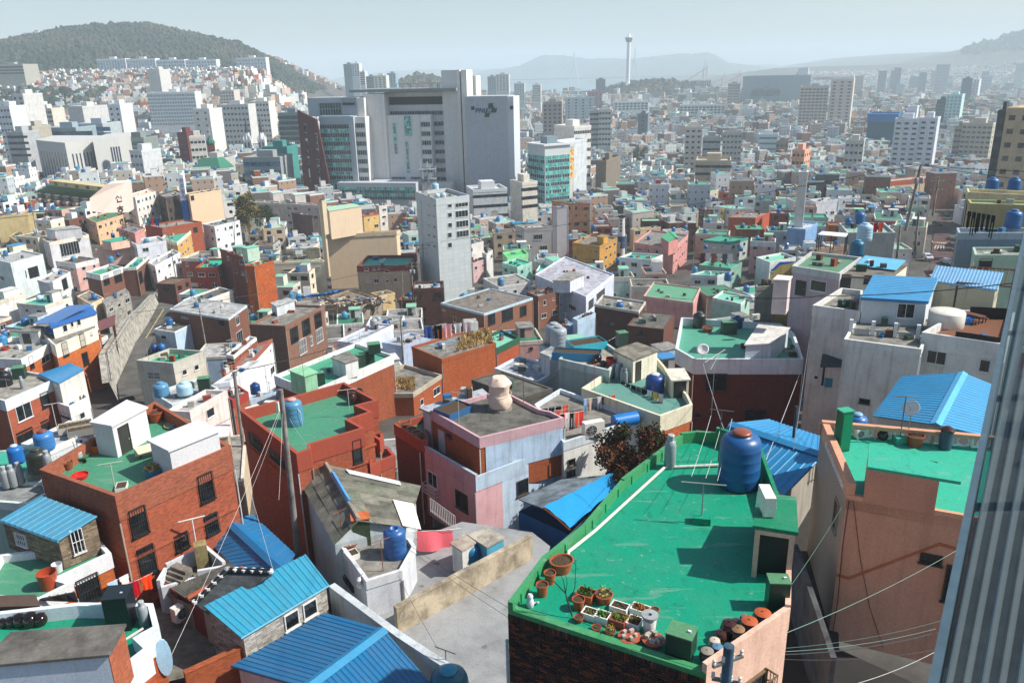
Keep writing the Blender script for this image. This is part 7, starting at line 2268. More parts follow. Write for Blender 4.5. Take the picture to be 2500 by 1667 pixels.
fence_wall('dark red painted wall along the lower courtyard','wall',[(-21.26,40.2,72),(-14.24,34.19,72)],69.9,0.25,pl('#7c2f2a',0.3))
fence_wall('brick yard wall with soldier course at the bottom left','wall',[(-16.59,32.19,72),(-14.21,34.09,72)],69.4,0.3,br('#a5552e'))
ac_unit('white air conditioner on the lower courtyard floor',(-19.1,38.19,70.8),1,1.5)
hut_box('small dark red block at the courtyard steps','hut',[(-21.78,40.11),(-21.32,39.55),(-20.97,39.96),(-21.44,40.46)],70.4,71.1,pl('#7a2f2a',0.3),pl('#7a2f2a',0.3))
shed('house','stone clad roof room under a light blue metal roof','house',[(-29.6,40.15,76.2),(-25.03,37.82,76.2),(-23.58,39.46,76.7),(-28.08,41.95,76.7)],75.35,10,'#4a98b8',sn('#8a7a66'),wins=[(0,1.01,74.96,0.92,0.8,'wbars','#dddddd'),(1,0.61,74.95,0.63,1.5,'wbars','#dddddd')])
hs('terrace with green floor and white parapet below the stone room',[(-28.25,35.17),(-24.7,34.72),(-23.7,36.08),(-24.74,36.51),(-22.92,38.82),(-24.01,39.95),(-29.16,38.88)],74.75,66.5,br('#b9602a'),rp('#468a6c'),0.45,pl('#d9dbde',0.4),0.5,wins=[(3,0.84,72.37,1.18,1.74,'bars','#222222')],aw=0)
tub('terracotta planting tub on the green terrace floor',(-25.1,36.37,74.3),0.5,0.95,'#a5482c')
tub('white plastic bucket beside the stone room',(-25.4,37.81,74.3),0.28,0.5,'#d6d8da')
hs('brick house with white parapet and green roof at bottom left',[(-25.12,31.16),(-22.22,26.55),(-16.51,25.89),(-16.56,27.6),(-16.08,28.62),(-16.86,29.31),(-16.26,29.98),(-17.23,31.65),(-20.76,31.83)],76.6,67,br('#b5572f'),rp('#168a6c'),0.7,pl('#d3dbe3',0.3),0.7,pth=0.2,huts=[([(-21,25.55),(-16.33,26.03),(-16.48,27.67),(-20.87,27.34)],75.9,78.5,pl('#c3d0dc',0.3),cc('#6f6c66'))],aw=0)
skin('brick house with white parapet and green roof at bottom left','hut_brick_side',(-16.33,26.03),(-16.48,27.67),75.9,78.35,br('#ad6040'))
jar('first shiny black jar from the left at the bottom left parapet',(-24.03,31.13,75.9),0.24,0.43,'#1d1210',None,'black jars at the bottom left')
jar('second shiny black jar from the left at the bottom left parapet',(-23.66,31.14,75.9),0.26,0.47,'#1d1210',None,'black jars at the bottom left')
jar('third shiny black jar from the left at the bottom left parapet',(-23.26,31.18,75.9),0.33,0.59,'#1d1210',None,'black jars at the bottom left')
jar('fourth shiny black jar from the left at the bottom left parapet',(-22.77,31.16,75.9),0.35,0.63,'#1d1210',None,'black jars at the bottom left')
jar('fifth shiny black jar from the left at the bottom left parapet',(-22.34,31.22,75.9),0.3,0.54,'#1d1210',None,'black jars at the bottom left')
black_cabinet('tall square black water tank at the bottom left corner',(-18.44,31.09,75.9),1.05,1.05,1.75,0.12)
gas_cylinder('grey metal kettle like cylinder beside the black square tank',(-17.39,31,75.9),k=1.15)
pipe_run('silver pipe resting across the bottom left parapet',[(-17.33,28.97,76.7),(-16.67,29.52,76.9)],0.06)
hut_box('brown boarded shed roof behind the bottom left parapet','shed',[(-26.25,33.27),(-23.8,33.28),(-24.37,34.01),(-26.69,33.99)],70,75.5,wd('#5a4a40'),wd('#5a4a42'))
roof_patch('dark metal sheet canopy beside the white parapet',[(-24.85,34.82,74.6),(-22.98,35.18,74.2),(-23.05,35.17,74.8),(-24.38,34.56,74.9)],4,'#252d34')
light_oval('pale blue plastic sheet leaning on the brick corner',(-16.18,29.84,75))
hs('pale mint three storey house with blue tank at left edge',[(-141.2,212.6),(-131.4,205.8),(-128.5,215.9)],54.9,40.9,pl('#cfdcdc'),cc('#b7b8b6'),aw=0,wins=[(1,4.8,49.5,3.2,2.8,'bars','#333333'),(1,-0.4,43.4,2.1,1.9),(0,4.1,49.4,2.2,1.1),(1,3.7,49.8,0.4,2.1,'one')],band=0.3,parm=pl('#d8e2e2'),par=0.4)
water_tank('blue water tank on the pale mint house',(-138.9,216.4,54.5),0.6,1.5,'blue')
hs('white two storey house with drum tank on the corner',[(-121.3,199.2),(-116,195),(-117.1,207.3)],51.8,41.8,pl('#dddfe0'),cc('#b7b8b6'),aw=0,wins=[(1,6.6,48.2,2.8,2.9,'bars','#777777'),(1,4.8,43.6,2.9,3.3)],par=0.4)
cheap_tank('white water tank on the white drum house',(-121.7,208,51.4),0.6,1.3,'white')
hs('yellow house with green patched wall beside a pole',[(-172.3,267.4),(-170.7,269.6),(-162.8,274.7)],57.3,36.1,pl('#bfae80'),cc('#8d8a82'),aw=0,wins=[(0,1.4,55.8,0.2,0.9)],par=0.3)
hs('small yellow gabled shed below the yellow house',[(-165.4,261.7),(-156,250.7),(-158.9,260.9)],51.6,37.3,pl('#cfb574'),cc('#8d8a82'),aw=0,par=0.2)
hs('grey white house with wide bay window and shell parapet',[(-141.6,239.5),(-136.3,233.5),(-130.3,244.9)],54.7,38.7,pl('#cdced2'),cc('#b7b8b6'),aw=0,wins=[(1,2.9,49.7,6.2,3.9,'std','#dddddd')],huts=[([(-140.9,241),(-137,238.6),(-130.5,241.8),(-135.1,246.4)],54.2,57.4,pl('#d6d6d8'),cc('#b7b8b6'))],band=0.6,parm=pl('#d9d4c4'))
hs('peach house with dark green flat roof below the pink villa',[(-145.3,273.6),(-136.7,263.2),(-134.8,278.3)],55.2,36.3,pl('#e2b48c'),rp('#4a7a58'),band=0.3,parm=pl('#ddb08c'),par=0.3)
hs('pink gable fronted house beside the peach house',[(-125.2,253.7),(-126,262.5),(-116.3,252.6)],55.1,37.8,pl('#c98f86'),cc('#8d8a82'),par=0.3)
hs('pale pink house with teal roof and blue tank',[(-126,239.1),(-123.2,240.6),(-115.6,243.4)],51.4,38.2,pl('#e0b8a6'),rp('#3ba58c'),huts=[([(-123.8,239.6),(-120.1,237.4),(-116.5,241.6),(-120.7,245.9)],51.1,53.7,pl('#e3bda9'),rp('#3ba58c'))],par=0.3)
cheap_tank('blue water tank on the pale pink teal house',(-129.4,257.9,51.1),0.6,1.6,'blue')
hs('white house with sky blue tank and stepped balconies',[(-118.7,246.4),(-113,238.4),(-106.4,244.1)],52.4,38.3,pl('#d5dae2'),cc('#b7b8b6'),band=0.5,parm=pl('#dfe3ea'))
cheap_tank('light blue water tank on the stepped white house',(-112.5,244.4,51.9),0.8,1.3,'cyan')
hs('white balcony house with curved stair above the road',[(-102.1,220.4),(-98.1,215.6),(-97.9,232.8)],51,40.1,pl('#d9dbde'),cc('#b7b8b6'),band=0.4,parm=pl('#e4e6e8'))
hs('yellow edged stepped balcony house behind white houses',[(-111.8,253.7),(-103.5,245),(-106.6,265.5)],51.6,37.7,pl('#cfa25a'),rp('#3ba58c'),band=0.5,parm=pl('#e6e2cc'))
hs('red orange house with green roof and two tanks',[(-84.9,210.1),(-78.9,210.2),(-79.5,221.4)],51.5,40.6,pl('#b5442a',0.4),rp('#1fae8a'),aw=(2.9,'std','#cfd0ce',80,0.4),band=0.6,parm=br('#b3502c'),par=0.6)
cheap_tank('sky blue water tank on the red orange house',(-86.7,219.4,50.9),0.6,1.2,'sky')
cheap_tank('teal water tank on the red orange house',(-84.3,217.6,50.9),0.5,1.1,'teal')
hs('tall orange stone brick house with mint roof room',[(-63.7,186.9),(-61.1,186),(-58,191.5)],57.1,42.6,sn('#c0622c'),rp('#3ba58c'),aw=0,wins=[(0,0,53.1,0.1,3)],huts=[([(-66.3,194.1),(-64.4,192.4),(-62.3,195.1),(-63.9,196.7)],56.7,60.1,pl('#b9d3c2'),rp('#7cc0a6'))],band=0.3,par=0.4)
hs('dark red brick block behind the tall orange house',[(-79.4,215.2),(-74.2,208.5),(-69.1,203.5)],55.5,41.1,br('#8a4028'),cc('#8d8a82'),aw=(2.9,'std','#cfd0ce',94,0.2),par=0.3)
hs('brown brick house with white parapet and sky blue tank',[(-112.2,206),(-106.6,202.1),(-104.6,210.8)],52,41.2,br('#7d5140'),rp('#3f9a78'),aw=0,wins=[(1,0.8,48.9,2.1,2.5,'bars','#333333'),(1,4.9,48.5,2.8,3.2,'bars','#333333')],band=1,parm=pl('#dfe1e0'))
water_tank('light blue water tank on the brown white parapet house',(-111.9,219.5,51.5),0.8,1.6,'cyan')
cheap_tank('navy blue water tank on the brown white parapet house',(-113.3,226.6,51.5),0.5,1.1,'navy')
hs('brown brick house with white coping beside the parked cars',[(-104.5,210.5),(-101.1,210.9),(-103.6,224.6)],51.7,40.5,br('#7d5140'),rp('#3f9a78'),aw=0,wins=[(1,0.8,46.8,3.2,3.2,'bars','#333333')],band=0.1,parm=pl('#e3e1d8'),par=0.6)
hs('cream house with tank above the road retaining wall',[(-102,181.3),(-95.1,174),(-94.7,179.1)],52,43.5,pl('#ddc4a2'),cc('#8d8a82'),par=0.2)
cheap_tank('blue water tank on the cream roadside house',(-96.4,178.4,51.8),0.6,1.3,'blue')
hs('bare grey concrete house above the retaining wall',[(-93.7,176.4),(-90.9,172.1),(-90.2,182.5)],52.2,43.7,cc('#a5a298'),cc('#9b9993'),aw=(2.9,'std','#cfd0ce',122,0.9),band=0.2,par=0.1)
hs('low house with dark roof and blue tank beside the pole',[(-76.7,179.7),(-72.2,176.2),(-67.6,187.6)],50.9,43.4,pl('#d5d3c8'),cc('#6b6a63'),band=0.4,parm=pl('#dcdbd4'),par=0.4)
water_tank('light blue water tank on the dark roofed house',(-75.9,184.2,50.5),0.7,1.6,'cyan')
hs('brick fronted house with wide pale grey roof',[(-68.3,153.3),(-54,145.6),(-53.3,154.7)],56.3,46.3,br('#7d5140'),cc('#b7b8b6'),aw=0,wins=[(0,3.1,54.9,1.9,0.3),(0,13.4,54.7,1.6,1,'one','#444444'),(1,3,53.9,1.6,1.7),(1,2.3,50.1,2.9,2.5)],band=0.3,parm=pl('#c9d2da'),par=0.1)
cheap_tank('blue water tank on the pale grey roof house',(-63.4,154.6,56.2),0.5,1,'blue')
hs('light blue house with white shed roof and navy tank',[(-69.7,148.2),(-64.8,145.9),(-62.8,153.3)],53.8,46.3,pl('#b5cfe4'),cc('#6b6a63'),aw=0,wins=[(0,1.6,52,1.4,0.8,'one')],band=0.2,parm=pl('#d5dde4'),par=0.1)
water_tank('blue water tank on the light blue house',(-67.5,150.5,53.6),0.7,1.6,'blue')
hs('cream house with bright green roof and lattice balcony',[(-52.2,104.3),(-46.6,102.8),(-44,107.6)],63,54.5,pl('#c9c3b4'),rp('#2a9a78'),aw=0,wins=[(0,1.3,60.4,2.1,1,'wbars','#dddddd'),(1,1.2,60.7,0.8,1.2),(1,3.3,60.7,0.8,1.2)],band=0.9,parm=pl('#bfbcb0'),par=0.7)
cheap_tank('navy blue water tank on the bright green roof house',(-52.1,109.8,62.3),0.5,1.2,'navy')
cheap_tank('blue water tank on the bright green roof house',(-51,109.8,62.3),0.5,1.2,'blue')
hs('low mint roofed block with blue covered drums',[(-41.7,85.6),(-38,82),(-34.4,86.5)],65.6,58.1,pl('#c9d6d6'),cc('#b7b8b6'),aw=0,par=0.3)
hs('pale pink house with mint edged stair parapet',[(-34.6,73.3),(-32.2,72.9),(-30.3,78.3)],68.6,59.6,pl('#e0cfca'),cc('#b7b8b6'),aw=0,wins=[(1,2.2,66.8,1.2,1.6,'one'),(1,4.1,64.2,0.3,0.7,'one')],band=0.5,parm=pl('#e4d6d0'),par=0.4)
water_tank('faded blue water tank on the mint drum house',(-40.3,84.8,65.6),0.9,1.5,'weath')
water_tank('pale blue water tank on the mint drum house',(-37.7,85,65.6),0.9,1.4,'pale')
meter_box('blue square tank behind the mint drum house',(-35.7,85.9,65.6),1.3,1,1.6,0.2)
hs('orange arched house with brick gable behind the white wall',[(-41.1,105.4),(-39.9,103.5),(-39,105.7)],60.8,54.3,pl('#b05a34',0.4),cc('#8d8a82'),aw=0,par=0.2)
hs('white washed long wall house with brick terrace',[(-39.4,97.7),(-37.5,98.4),(-35.5,106.7)],61.8,55.4,pl('#dfe3ea'),cc('#b7b8b6'),aw=0,par=0.3)
hs('brown house with white tiled balcony beside the dark block',[(-41.5,109.1),(-40.2,108.3),(-39.4,116.6)],61.9,53.4,br('#8d5038'),cc('#8d8a82'),band=0.2,parm=pl('#dfe1e0'),par=0.3)
hs('white walled house with red coping and shrub pots',[(-39.9,106.4),(-38,109.1),(-37.8,119.1)],60.8,53.8,pl('#dcdfe4'),cc('#8d8a82'),band=0.2,parm=pl('#9a5a4a',0.3),par=0.4)
hs('dark navy house with blue tank in the yard',[(-31.3,86.3),(-30.9,87.5),(-28.3,89.7)],64.1,57.3,pl('#7f98ac'),cc('#6b6a63'),aw=0,band=0.4,parm=pl('#b3c6d6'))
water_tank('navy blue water tank on the navy yard house',(-31.2,89.6,63.6),0.6,1.3,'navy')
hs('red parapet house with green roof at the pole foot',[(-32.1,81.6),(-30.3,79.5),(-29.3,81.7)],67,58.5,br('#a8573a'),rp('#468a6c'),aw=0,band=0.4,parm=pl('#9a3a34',0.3))
hs('brown brick block of three storeys with grilled windows',[(-42.9,124.6),(-36.7,123.2),(-32.9,134.6)],61.6,50.6,br('#8a6552'),cc('#8d8a82'),aw=0,wins=[(1,1.1,58.1,2.2,2.6,'bars','#333333'),(1,4.7,58.2,2.3,2.8,'bars','#333333'),(1,8.6,58.4,2.2,2.7,'bars','#333333'),(1,3.1,55.4,2.2,2.6,'wbars'),(1,6.5,55.9,0.8,1.7,'wbars'),(1,8.5,55.7,2.2,2.4,'wbars')],huts=[([(-41.4,132.4),(-39.8,130),(-37.7,133.6),(-39.3,135.3)],61.2,63,pl('#c9d0d6'),cc('#b7b8b6'))],band=0.4,par=0.4)
hs('green roofed house with mint hut and long white parapet',[(-29,90.6),(-23.2,85.3),(-15.4,96.9)],65.5,57.5,br('#9c5230'),rp('#3f9a78'),aw=0,huts=[([(-25.9,86.7),(-23.7,84.7),(-22.6,85.9),(-24.5,88.1)],65,67.6,pl('#8fc4a0'),pl('#8cc49c',0.4)),([(-22.1,91.8),(-20.1,89.9),(-18.8,91.2),(-20.6,94)],65,67.2,pl('#dcdedd'),cc('#8d8a82'))],band=0.7,parm=pl('#dfe1e0'))
meter_box('first dark green box on the long green roof',(-21.8,93.6,65),1.1,0.9,1.7,0.4)
meter_box('second dark green box on the long green roof',(-19.1,94.3,65),1.1,0.9,1.7,0.4)
meter_box('third dark green box on the long green roof',(-18.2,95.5,65),1.1,0.9,1.7,0.4)
meter_box('frontmost dark green box on the long green roof',(-22.9,88.1,65),1.1,0.9,1.7,0.4)
meter_box('black box tank on the white hut of the long green roof',(-17.4,94.8,66.7),1.5,1.2,1.2,0.3)
dish('white satellite dish on the long green roof house',(-24,87.1,65.3),-2.3,0.8,0.8)
hs('low pink walled house at the edge of the green roof',[(-30.3,121.3),(-29.3,120.2),(-28.4,121.8)],57.7,51.2,pl('#d9b3a8'),cc('#8d8a82'),aw=0,par=0.2)
hs('white low house with grey drum and clotheslines',[(-30.1,130),(-26.5,128.5),(-21.6,138.5)],56.6,49.6,pl('#d3dbe6'),cc('#c5ccd6'),aw=0,wins=[(0,2,55.4,1.4,0.7)],band=0.5,parm=pl('#dde3ec'),par=0.3)
water_tank('grey water tank on the grey drum house',(-24.9,137.5,56.3),0.7,1.8,'grey')
hs('blue grey yard house with washing lines and stairs',[(-22.9,133.1),(-19,130.9),(-14.7,136)],55.1,49.1,pl('#b3c3dc'),cc('#a9aeb6'),aw=0,par=0.3)
hs('orange brick block with dry grass on its concrete roof',[(-14.6,109.6),(-9.8,103.9),(-2.4,110.3)],62.3,54.3,br('#b0592a'),cc('#8d8a82'),aw=0,band=0.3,parm=br('#a9582c'),par=0.3)
dry_grass('dry grass growing along the orange brick roof',[(-8.2,107.3,62),(-2.6,111.2,62),(-3.6,117,62),(-7.2,115.6,62)],900)
ladder('blue aluminium ladder lying on the orange brick roof',(-11.8,110,62.1),(-8.3,112.6,62.1))
hs('lower brick terrace with withered bushes beside the dry grass block',[(-21.4,102.5),(-15.9,96.6),(-13.1,96.5),(-9.9,103.1),(-15.5,107.6)],60.3,58,br('#a9552a'),cc('#8d8a82'),0.5,pl('#b5ad9c'),0.1)
dry_grass('withered bush on the lower brick terrace',[(-16.1,99.4,59.9),(-13.1,98.4,59.9),(-13.6,102.2,59.9),(-15.9,102.8,59.9)],500)
hs('green floored brick house behind the dry grass block',[(-5.4,120.5),(-2.3,116.2),(1.2,121.3)],59.4,51.9,br('#b0522c'),rp('#7cc0a6'),aw=0,band=0.5,parm=pl('#2a5a42',0.3))
hs('dark low flat roof beside the wrapped tank',[(-3.9,71.2),(0.8,66.4),(3.6,68.5)],72,60.7,pl('#5a5850'),cc('#6b6a63'),aw=0,par=0.1)
hs('grey blue roof yard with pots and white hut',[(-1.8,76.3),(2.4,72.3),(4.9,75.9)],71.2,59.7,pl('#c3cad0'),cc('#aab2ba'),aw=0,huts=[([(2.9,75.1),(3.7,74),(4.7,75.7),(4,76.8)],71,73.2,pl('#c9cccf'),cc('#b7b8b6'))],band=0.3,parm=pl('#d3d9de'),par=0.2)
water_tank('left grey water tank on the grey blue yard',(4.4,79.2,72.8),1,2.1,'grey')
water_tank('right grey water tank on the grey blue yard',(4.8,77.7,72.8),0.9,2.2,'grey')
hs('grey box house carrying two grey tanks',[(2.9,78.8),(3.5,77.1),(6.5,79.1)],72.8,58.9,pl('#b5bcc0'),cc('#b7b8b6'),aw=0,par=0.1)
hs('light blue walled house left of the dark brick block',[(10.9,135.3),(11.6,133.8),(15.2,138)],58.1,48.6,pl('#a9c3d9'),cc('#8d8a82'),aw=0,band=0.5,parm=pl('#b3cbe0'),par=0.4)
hs('light blue metal box room beside the grey tanks',[(8.4,136.9),(9.5,134.7),(11.3,138.9)],55.9,48.4,pl('#7fa9c9'),me('#8fb9d6'),aw=0,par=0.1)
hs('dark brown brick block with pale roof and blue tank',[(15.6,143.1),(23,137.7),(25.3,144)],58.3,47.8,br('#5f3a30'),cc('#8d8a82'),aw=0,wins=[(0,2.8,54.7,1.4,0.7,'one','#333333')],band=0.1,parm=pl('#c9c3b8'),par=0.4)
water_tank('blue water tank on the dark brown block',(20.2,142.4,57.9),0.7,0.8,'blue')
hs('brown shed house with flat stained roof before the dark block',[(20.3,133.1),(26.2,130.5),(29.7,139)],57.2,49.2,br('#6f4232'),cc('#6b6a63'),eave=0.4,aw=0,wins=[(0,1.9,55.4,1.1,1.2,'one','#666666')],band=0.2,par=0.1)
hs('light blue and brick house with tiled roof edge and rubble',[(-15.1,165),(-5.6,156.1),(4.7,167.3)],53,45,br('#8f6048'),cc('#857d74'),aw=0,wins=[(1,1.1,50.1,2.1,2.4,'std','#333333'),(1,5.3,49.8,3.4,2.6,'std','#333333'),(1,11,49.6,2.1,2.3,'std','#333333'),(0,0.3,51.4,1,0.2),(0,3.7,49.5,0.9,1.2,'one')],band=0.3,parm=pl('#b9d3e0'),par=0.2)
hs('brown and cream house joined to the tiled edge house',[(3.6,172.4),(6,168.1),(10.8,172.3)],53,44,br('#8a5a44'),cc('#9b9993'),band=0.6,parm=br('#7d5240'),par=0.4)
water_tank('faded blue water tank on the brown cream house',(-2.3,179.8,52.6),0.8,1.9,'weath')
hs('white shed with tiled edge between brick houses',[(-6.8,192.7),(-2.9,184.1),(5.3,188)],51.2,42.7,pl('#cfd0cf'),cc('#9b9993'),band=0.3,parm=pl('#d8d8d4'),par=0.3)
hs('white blue house with wide lavender roof and roof rooms',[(6,187.7),(16.3,166.9),(24.8,185.9)],53.1,44.1,pl('#c9d2e2'),cc('#b9bac4'),aw=0,wins=[(0,10.9,48.2,1.7,0.8,'one'),(0,15.9,48.6,3.2,1.1),(1,1.7,49.3,3.6,2.3),(1,7.4,48.5,6.2,3.3)],huts=[([(9.4,171.7),(13.2,171.4),(16.7,176.6),(13.9,180.4)],52.8,55.6,pl('#d3d9e3'),cc('#9b9993'))],band=0.4,parm=pl('#d9dfea'),par=0.3)
hs('pink house with green roof below the lavender roof house',[(29.6,171.1),(39.2,164.8),(43.5,176.7)],51.8,44.3,pl('#d29a94'),rp('#5f9a78'),aw=0,band=0.4,parm=pl('#d8a8a0'),par=0.3)
hs('mint green house beside the dark red house',[(43.4,164.9),(48,159.8),(51.6,165.2)],52.8,44.7,pl('#a9cfbc'),rp('#7cc0a6'),aw=0,band=0.3,parm=pl('#d3ddd8'),par=0.4)
cheap_tank('white water tank on the mint green house',(51,162.8,52.4),0.7,1.4,'white')
hs('green gabled house with dark end wall',[(42.5,179.9),(44,171.8),(51.7,172.7)],51.3,43.7,pl('#8a857c'),rp('#3f7a5a'),aw=0,par=0.1)
hs('beige house with red parapet and teal sunken roof',[(-39.9,202.7),(-26.4,202.1),(-25.6,214.4)],52.7,41.2,pl('#b9a48c'),rp('#3ba58c'),aw=0,wins=[(0,1.9,51.4,1.1,0.8),(0,4.1,51.6,0.6,0.7),(0,5.4,51.7,0.6,0.7),(0,7.2,50.7,1.1,0.9),(0,4.2,48,1.3,1.2),(0,7.3,48.2,0.8,0.7),(0,9.4,48.3,1,1.1),(0,2.1,48.3,1.3,0.3,'one')],band=0.8,parm=pl('#7d3a34',0.3),par=0.8)
cheap_tank('navy blue water tank on the red parapet house',(-36.7,213.7,51.9),0.9,0.8,'navy')
hs('huge cream windowless block behind the beige house',[(-52,224.6),(-51.3,226.3),(-32,229.6)],56.8,39.4,pl('#dcc4a4',0.2),cc('#8d8a82'),aw=0,huts=[([(-52.1,227.9),(-49.7,220.2),(-42.1,227.5),(-45.1,232.4)],56.3,64.3,pl('#dcc6a8',0.2),rp('#a9c9a8'))],band=0.6,parm=pl('#d3bfa2'))
hs('narrow cream tower at the corner of the cream block',[(-58.6,246.4),(-57.4,245.7),(-56.3,246.8)],63.3,37.7,pl('#d9c6a8',0.3),cc('#8d8a82'),aw=0,par=0.2)
hs('cream house with roof garden left of the cream block',[(-67.3,219.9),(-66,217.5),(-51.9,218.4)],50.7,40,pl('#dfd8bc',0.3),rp('#8aa088'),aw=0,wins=[(1,2.5,48,4.1,0.7,'one'),(1,8.6,48.4,1.7,0.4,'one'),(1,11,48.5,1.7,0.4,'one'),(1,1.8,43.7,5.2,0.9,'one'),(1,7.8,43.9,1,0.9,'one'),(1,-0.4,47.9,0.5,0.5,'one')],huts=[([(-58.6,225.1),(-56.6,221.6),(-54.5,224.7),(-56,226.5)],50.3,52.9,pl('#ddd4b0'),rp('#b5ab78'))],band=0.2,parm=pl('#e0d9bf'),par=0.4)
dry_grass('roof garden shrubs on the cream house',[(-67.4,222.8,50.4),(-53.3,222.9,50.4),(-55.5,227.9,50.4),(-69.6,229.4,50.4)],700,'#5d6a34',0.5,2)
hs('small house with grey tiled hip roof and cream wall',[(-35.3,194.5),(-33,191.4),(-29.2,193.9)],47.6,42.1,pl('#d8bc88'),cc('#7a7266'),aw=0,par=0.1)
hs('cream flat house with clutter on a stone wall',[(-45.9,189.2),(-36.4,179.8),(-31.4,186.9)],48.1,43.1,cc('#a39887'),cc('#8a7a66'),aw=0,par=0.3)
rubble('heap of timber and rubble in the clutter yard',(-37.3,184.8,47.9),11,5,260)
tarp_strip('blue tarpaulin over rubble beside the orange house',[(-50.6,179.1,51),(-46.1,178.2,51),(-39.5,182.8,51.5),(-43.1,178,52)])
hs('white tile clad tower of seven storeys with roof tanks',[(-24.9,215.2),(-18.3,201.3),(-10.2,206.3)],69.8,41.3,tl('#c7cfcf',(1.6,1.1)),cc('#9b9993'),aw=0,wins=[(1,5.4,67,3.7,1.6),(1,5.3,64.4,3.7,1.7),(1,5.4,61.8,3.6,1.7),(1,5.4,59.2,3.6,1.7),(1,3.2,67.2,1.2,1.2,'one'),(1,3.1,64.7,1.2,1.2,'one'),(1,3,62.1,1.2,1.2,'one'),(1,2.8,59.5,1.2,1.3,'one'),(1,2.7,56.9,1.2,1.3,'one'),(0,9.6,69.6,1.5,0.7,'one'),(0,9.2,67.1,1.5,0.7,'one'),(0,8.8,64.5,1.6,0.7,'one'),(0,8.4,61.8,1.6,0.7,'one'),(0,8,59.2,1.6,0.6,'one'),(0,7.5,56.4,1.6,0.6,'one'),(0,13.4,67.5,1.5,0.7,'one'),(0,13,64.8,1.5,0.7,'one'),(0,12.5,62,1.5,0.6,'one'),(0,12.1,59.4,1.5,0.6,'one'),(0,11.7,56.8,1.5,0.6,'one'),(0,3.7,54.6,0.3,14.4,'one')],band=0.9,par=0.9)
water_tank('left pale blue water tank on the tiled tower',(-20,219.6,68.9),1,2.4,'pale')
cheap_tank('middle pale blue water tank on the tiled tower',(-18.7,209.4,68.9),0.7,1.1,'pale')
cheap_tank('right pale blue water tank on the tiled tower',(-17.1,210.2,68.9),0.7,1.1,'pale')
mast_cluster('telecom antenna cluster on the white tiled tower',(-21.6,217,69.8),12)
hs('white house with dark tanks below the tiled tower',[(-19.2,256.1),(-16.1,251),(-8.7,259.9)],46.7,37.2,pl('#d9d6d0'),cc('#8d8a82'),par=0.4)
cheap_tank('left black water tank on the dark tank house',(-15.1,260.5,46.3),0.6,1.3,'dark')
cheap_tank('right black water tank on the dark tank house',(-12.4,261.2,46.3),0.5,0.8,'dark')
hs('pale pink low house by the street corner',[(-12.7,230.9),(-11,229.1),(-7.3,235.2)],46.5,39,pl('#c9a6a8'),cc('#8d8a82'),par=0.3)
hs('white curved corner house on the street',[(-8.4,236.6),(-7.1,233.9),(-5.3,239.7)],48.1,38.6,pl('#cfcfcd'),cc('#8d8a82'),par=0.3)
hs('curved brown tile building with dark windows',[(-84.1,308.5),(-80.5,306.6),(-74.3,300.3)],49.8,34.5,br('#7d5f5a'),rp('#3d9a80'),aw=(2.9,'std','#cfd0ce',430,1),par=0.6)
hs('beige house with three white roof boxes',[(-109.3,333.1),(-104,325.9),(-74.5,312.4)],51.6,33.9,pl('#d3c9bc'),cc('#9b9993'),huts=[([(-113.3,350.7),(-109.8,344.4),(-105.9,346.4),(-109.7,353.2)],51.2,54.6,pl('#dcd5cb'),rp('#bfd3c6')),([(-99.4,333.6),(-96.3,327.9),(-92.5,329.8),(-95.9,335.9)],51.2,54.6,pl('#dcd5cb'),rp('#bfd3c6')),([(-88.4,326.7),(-85.6,321.2),(-81.8,323),(-85,328.9)],51.2,54.6,pl('#dcd5cb'),rp('#bfd3c6'))],band=0.5,parm=pl('#dcd3c6'),par=0.4)
hs('cream and yellow house behind the cream block',[(-56.9,303.5),(-55,300.5),(-49.9,305.3)],49.1,34.5,pl('#d8b570'),cc('#8d8a82'),band=0.2,parm=pl('#b5624a',0.3),par=0.3)
hs('white house behind the cream block with curved stair',[(-54.9,330),(-52.9,325),(-50,327.7)],48.8,33.2,pl('#dfdcd4'),cc('#8d8a82'),par=0.3)
hs('grey office block with tall stair tower',[(1.9,271.3),(5.1,266.4),(14.7,267.5)],49.7,36.2,pl('#bcb6b2',0.4),cc('#cfc9ba'),aw=0,wins=[(1,3.1,45.4,3,1.8),(1,5.2,41.5,2.5,1.8),(0,0.6,45.7,3.7,1.1),(1,1.2,42.4,1.2,0.9,'one')],band=0.7,par=0.6)
hs('tall grey stair tower of the office block',[(15.1,275.9),(19.1,276.6),(20.6,276.4)],55.2,35.7,pl('#c3bfc0',0.4),cc('#b7b8b6'),aw=0,wins=[(1,0.3,50.8,0.6,0.7,'one'),(1,0.3,47.2,0.9,1.5,'one'),(1,0.3,43.7,0.9,1.5,'one'),(1,0.3,39.9,0.9,1.5,'one')],par=0.2)
hs('ochre yellow house with stone fence below',[(20.2,252.8),(28.2,246.3),(35.3,259)],47.1,37.6,pl('#c4933f'),cc('#8d8578'),huts=[([(27.9,251.4),(29.7,249.2),(31.7,253),(29.9,255.2)],46.6,49.2,pl('#c9983f'),cc('#a58a5a'))],band=0.5,parm=pl('#b98a44'))
hs('pink house with green gabled roof room and antennas',[(38.8,244.3),(48.9,234.2),(57.5,253.8)],48.5,38.6,pl('#cf8e88'),cc('#8d8a82'),band=0.5,parm=pl('#d59a92'))
cheap_tank('blue water tank on the pink roof room house',(44.2,249.9,48),0.6,1.3,'blue')
gable_house('roof_room','pink roof room with bright green gable roof','roof room',[(49.4,243.4,51.9),(49.4,233.8,51.9),(50.7,235.8,51.1),(51.4,245.3,51.1),(45.8,239.2,51.1),(46.7,230.8,51.1)],48,6,'#3fae72',pl('#cf8e88'))
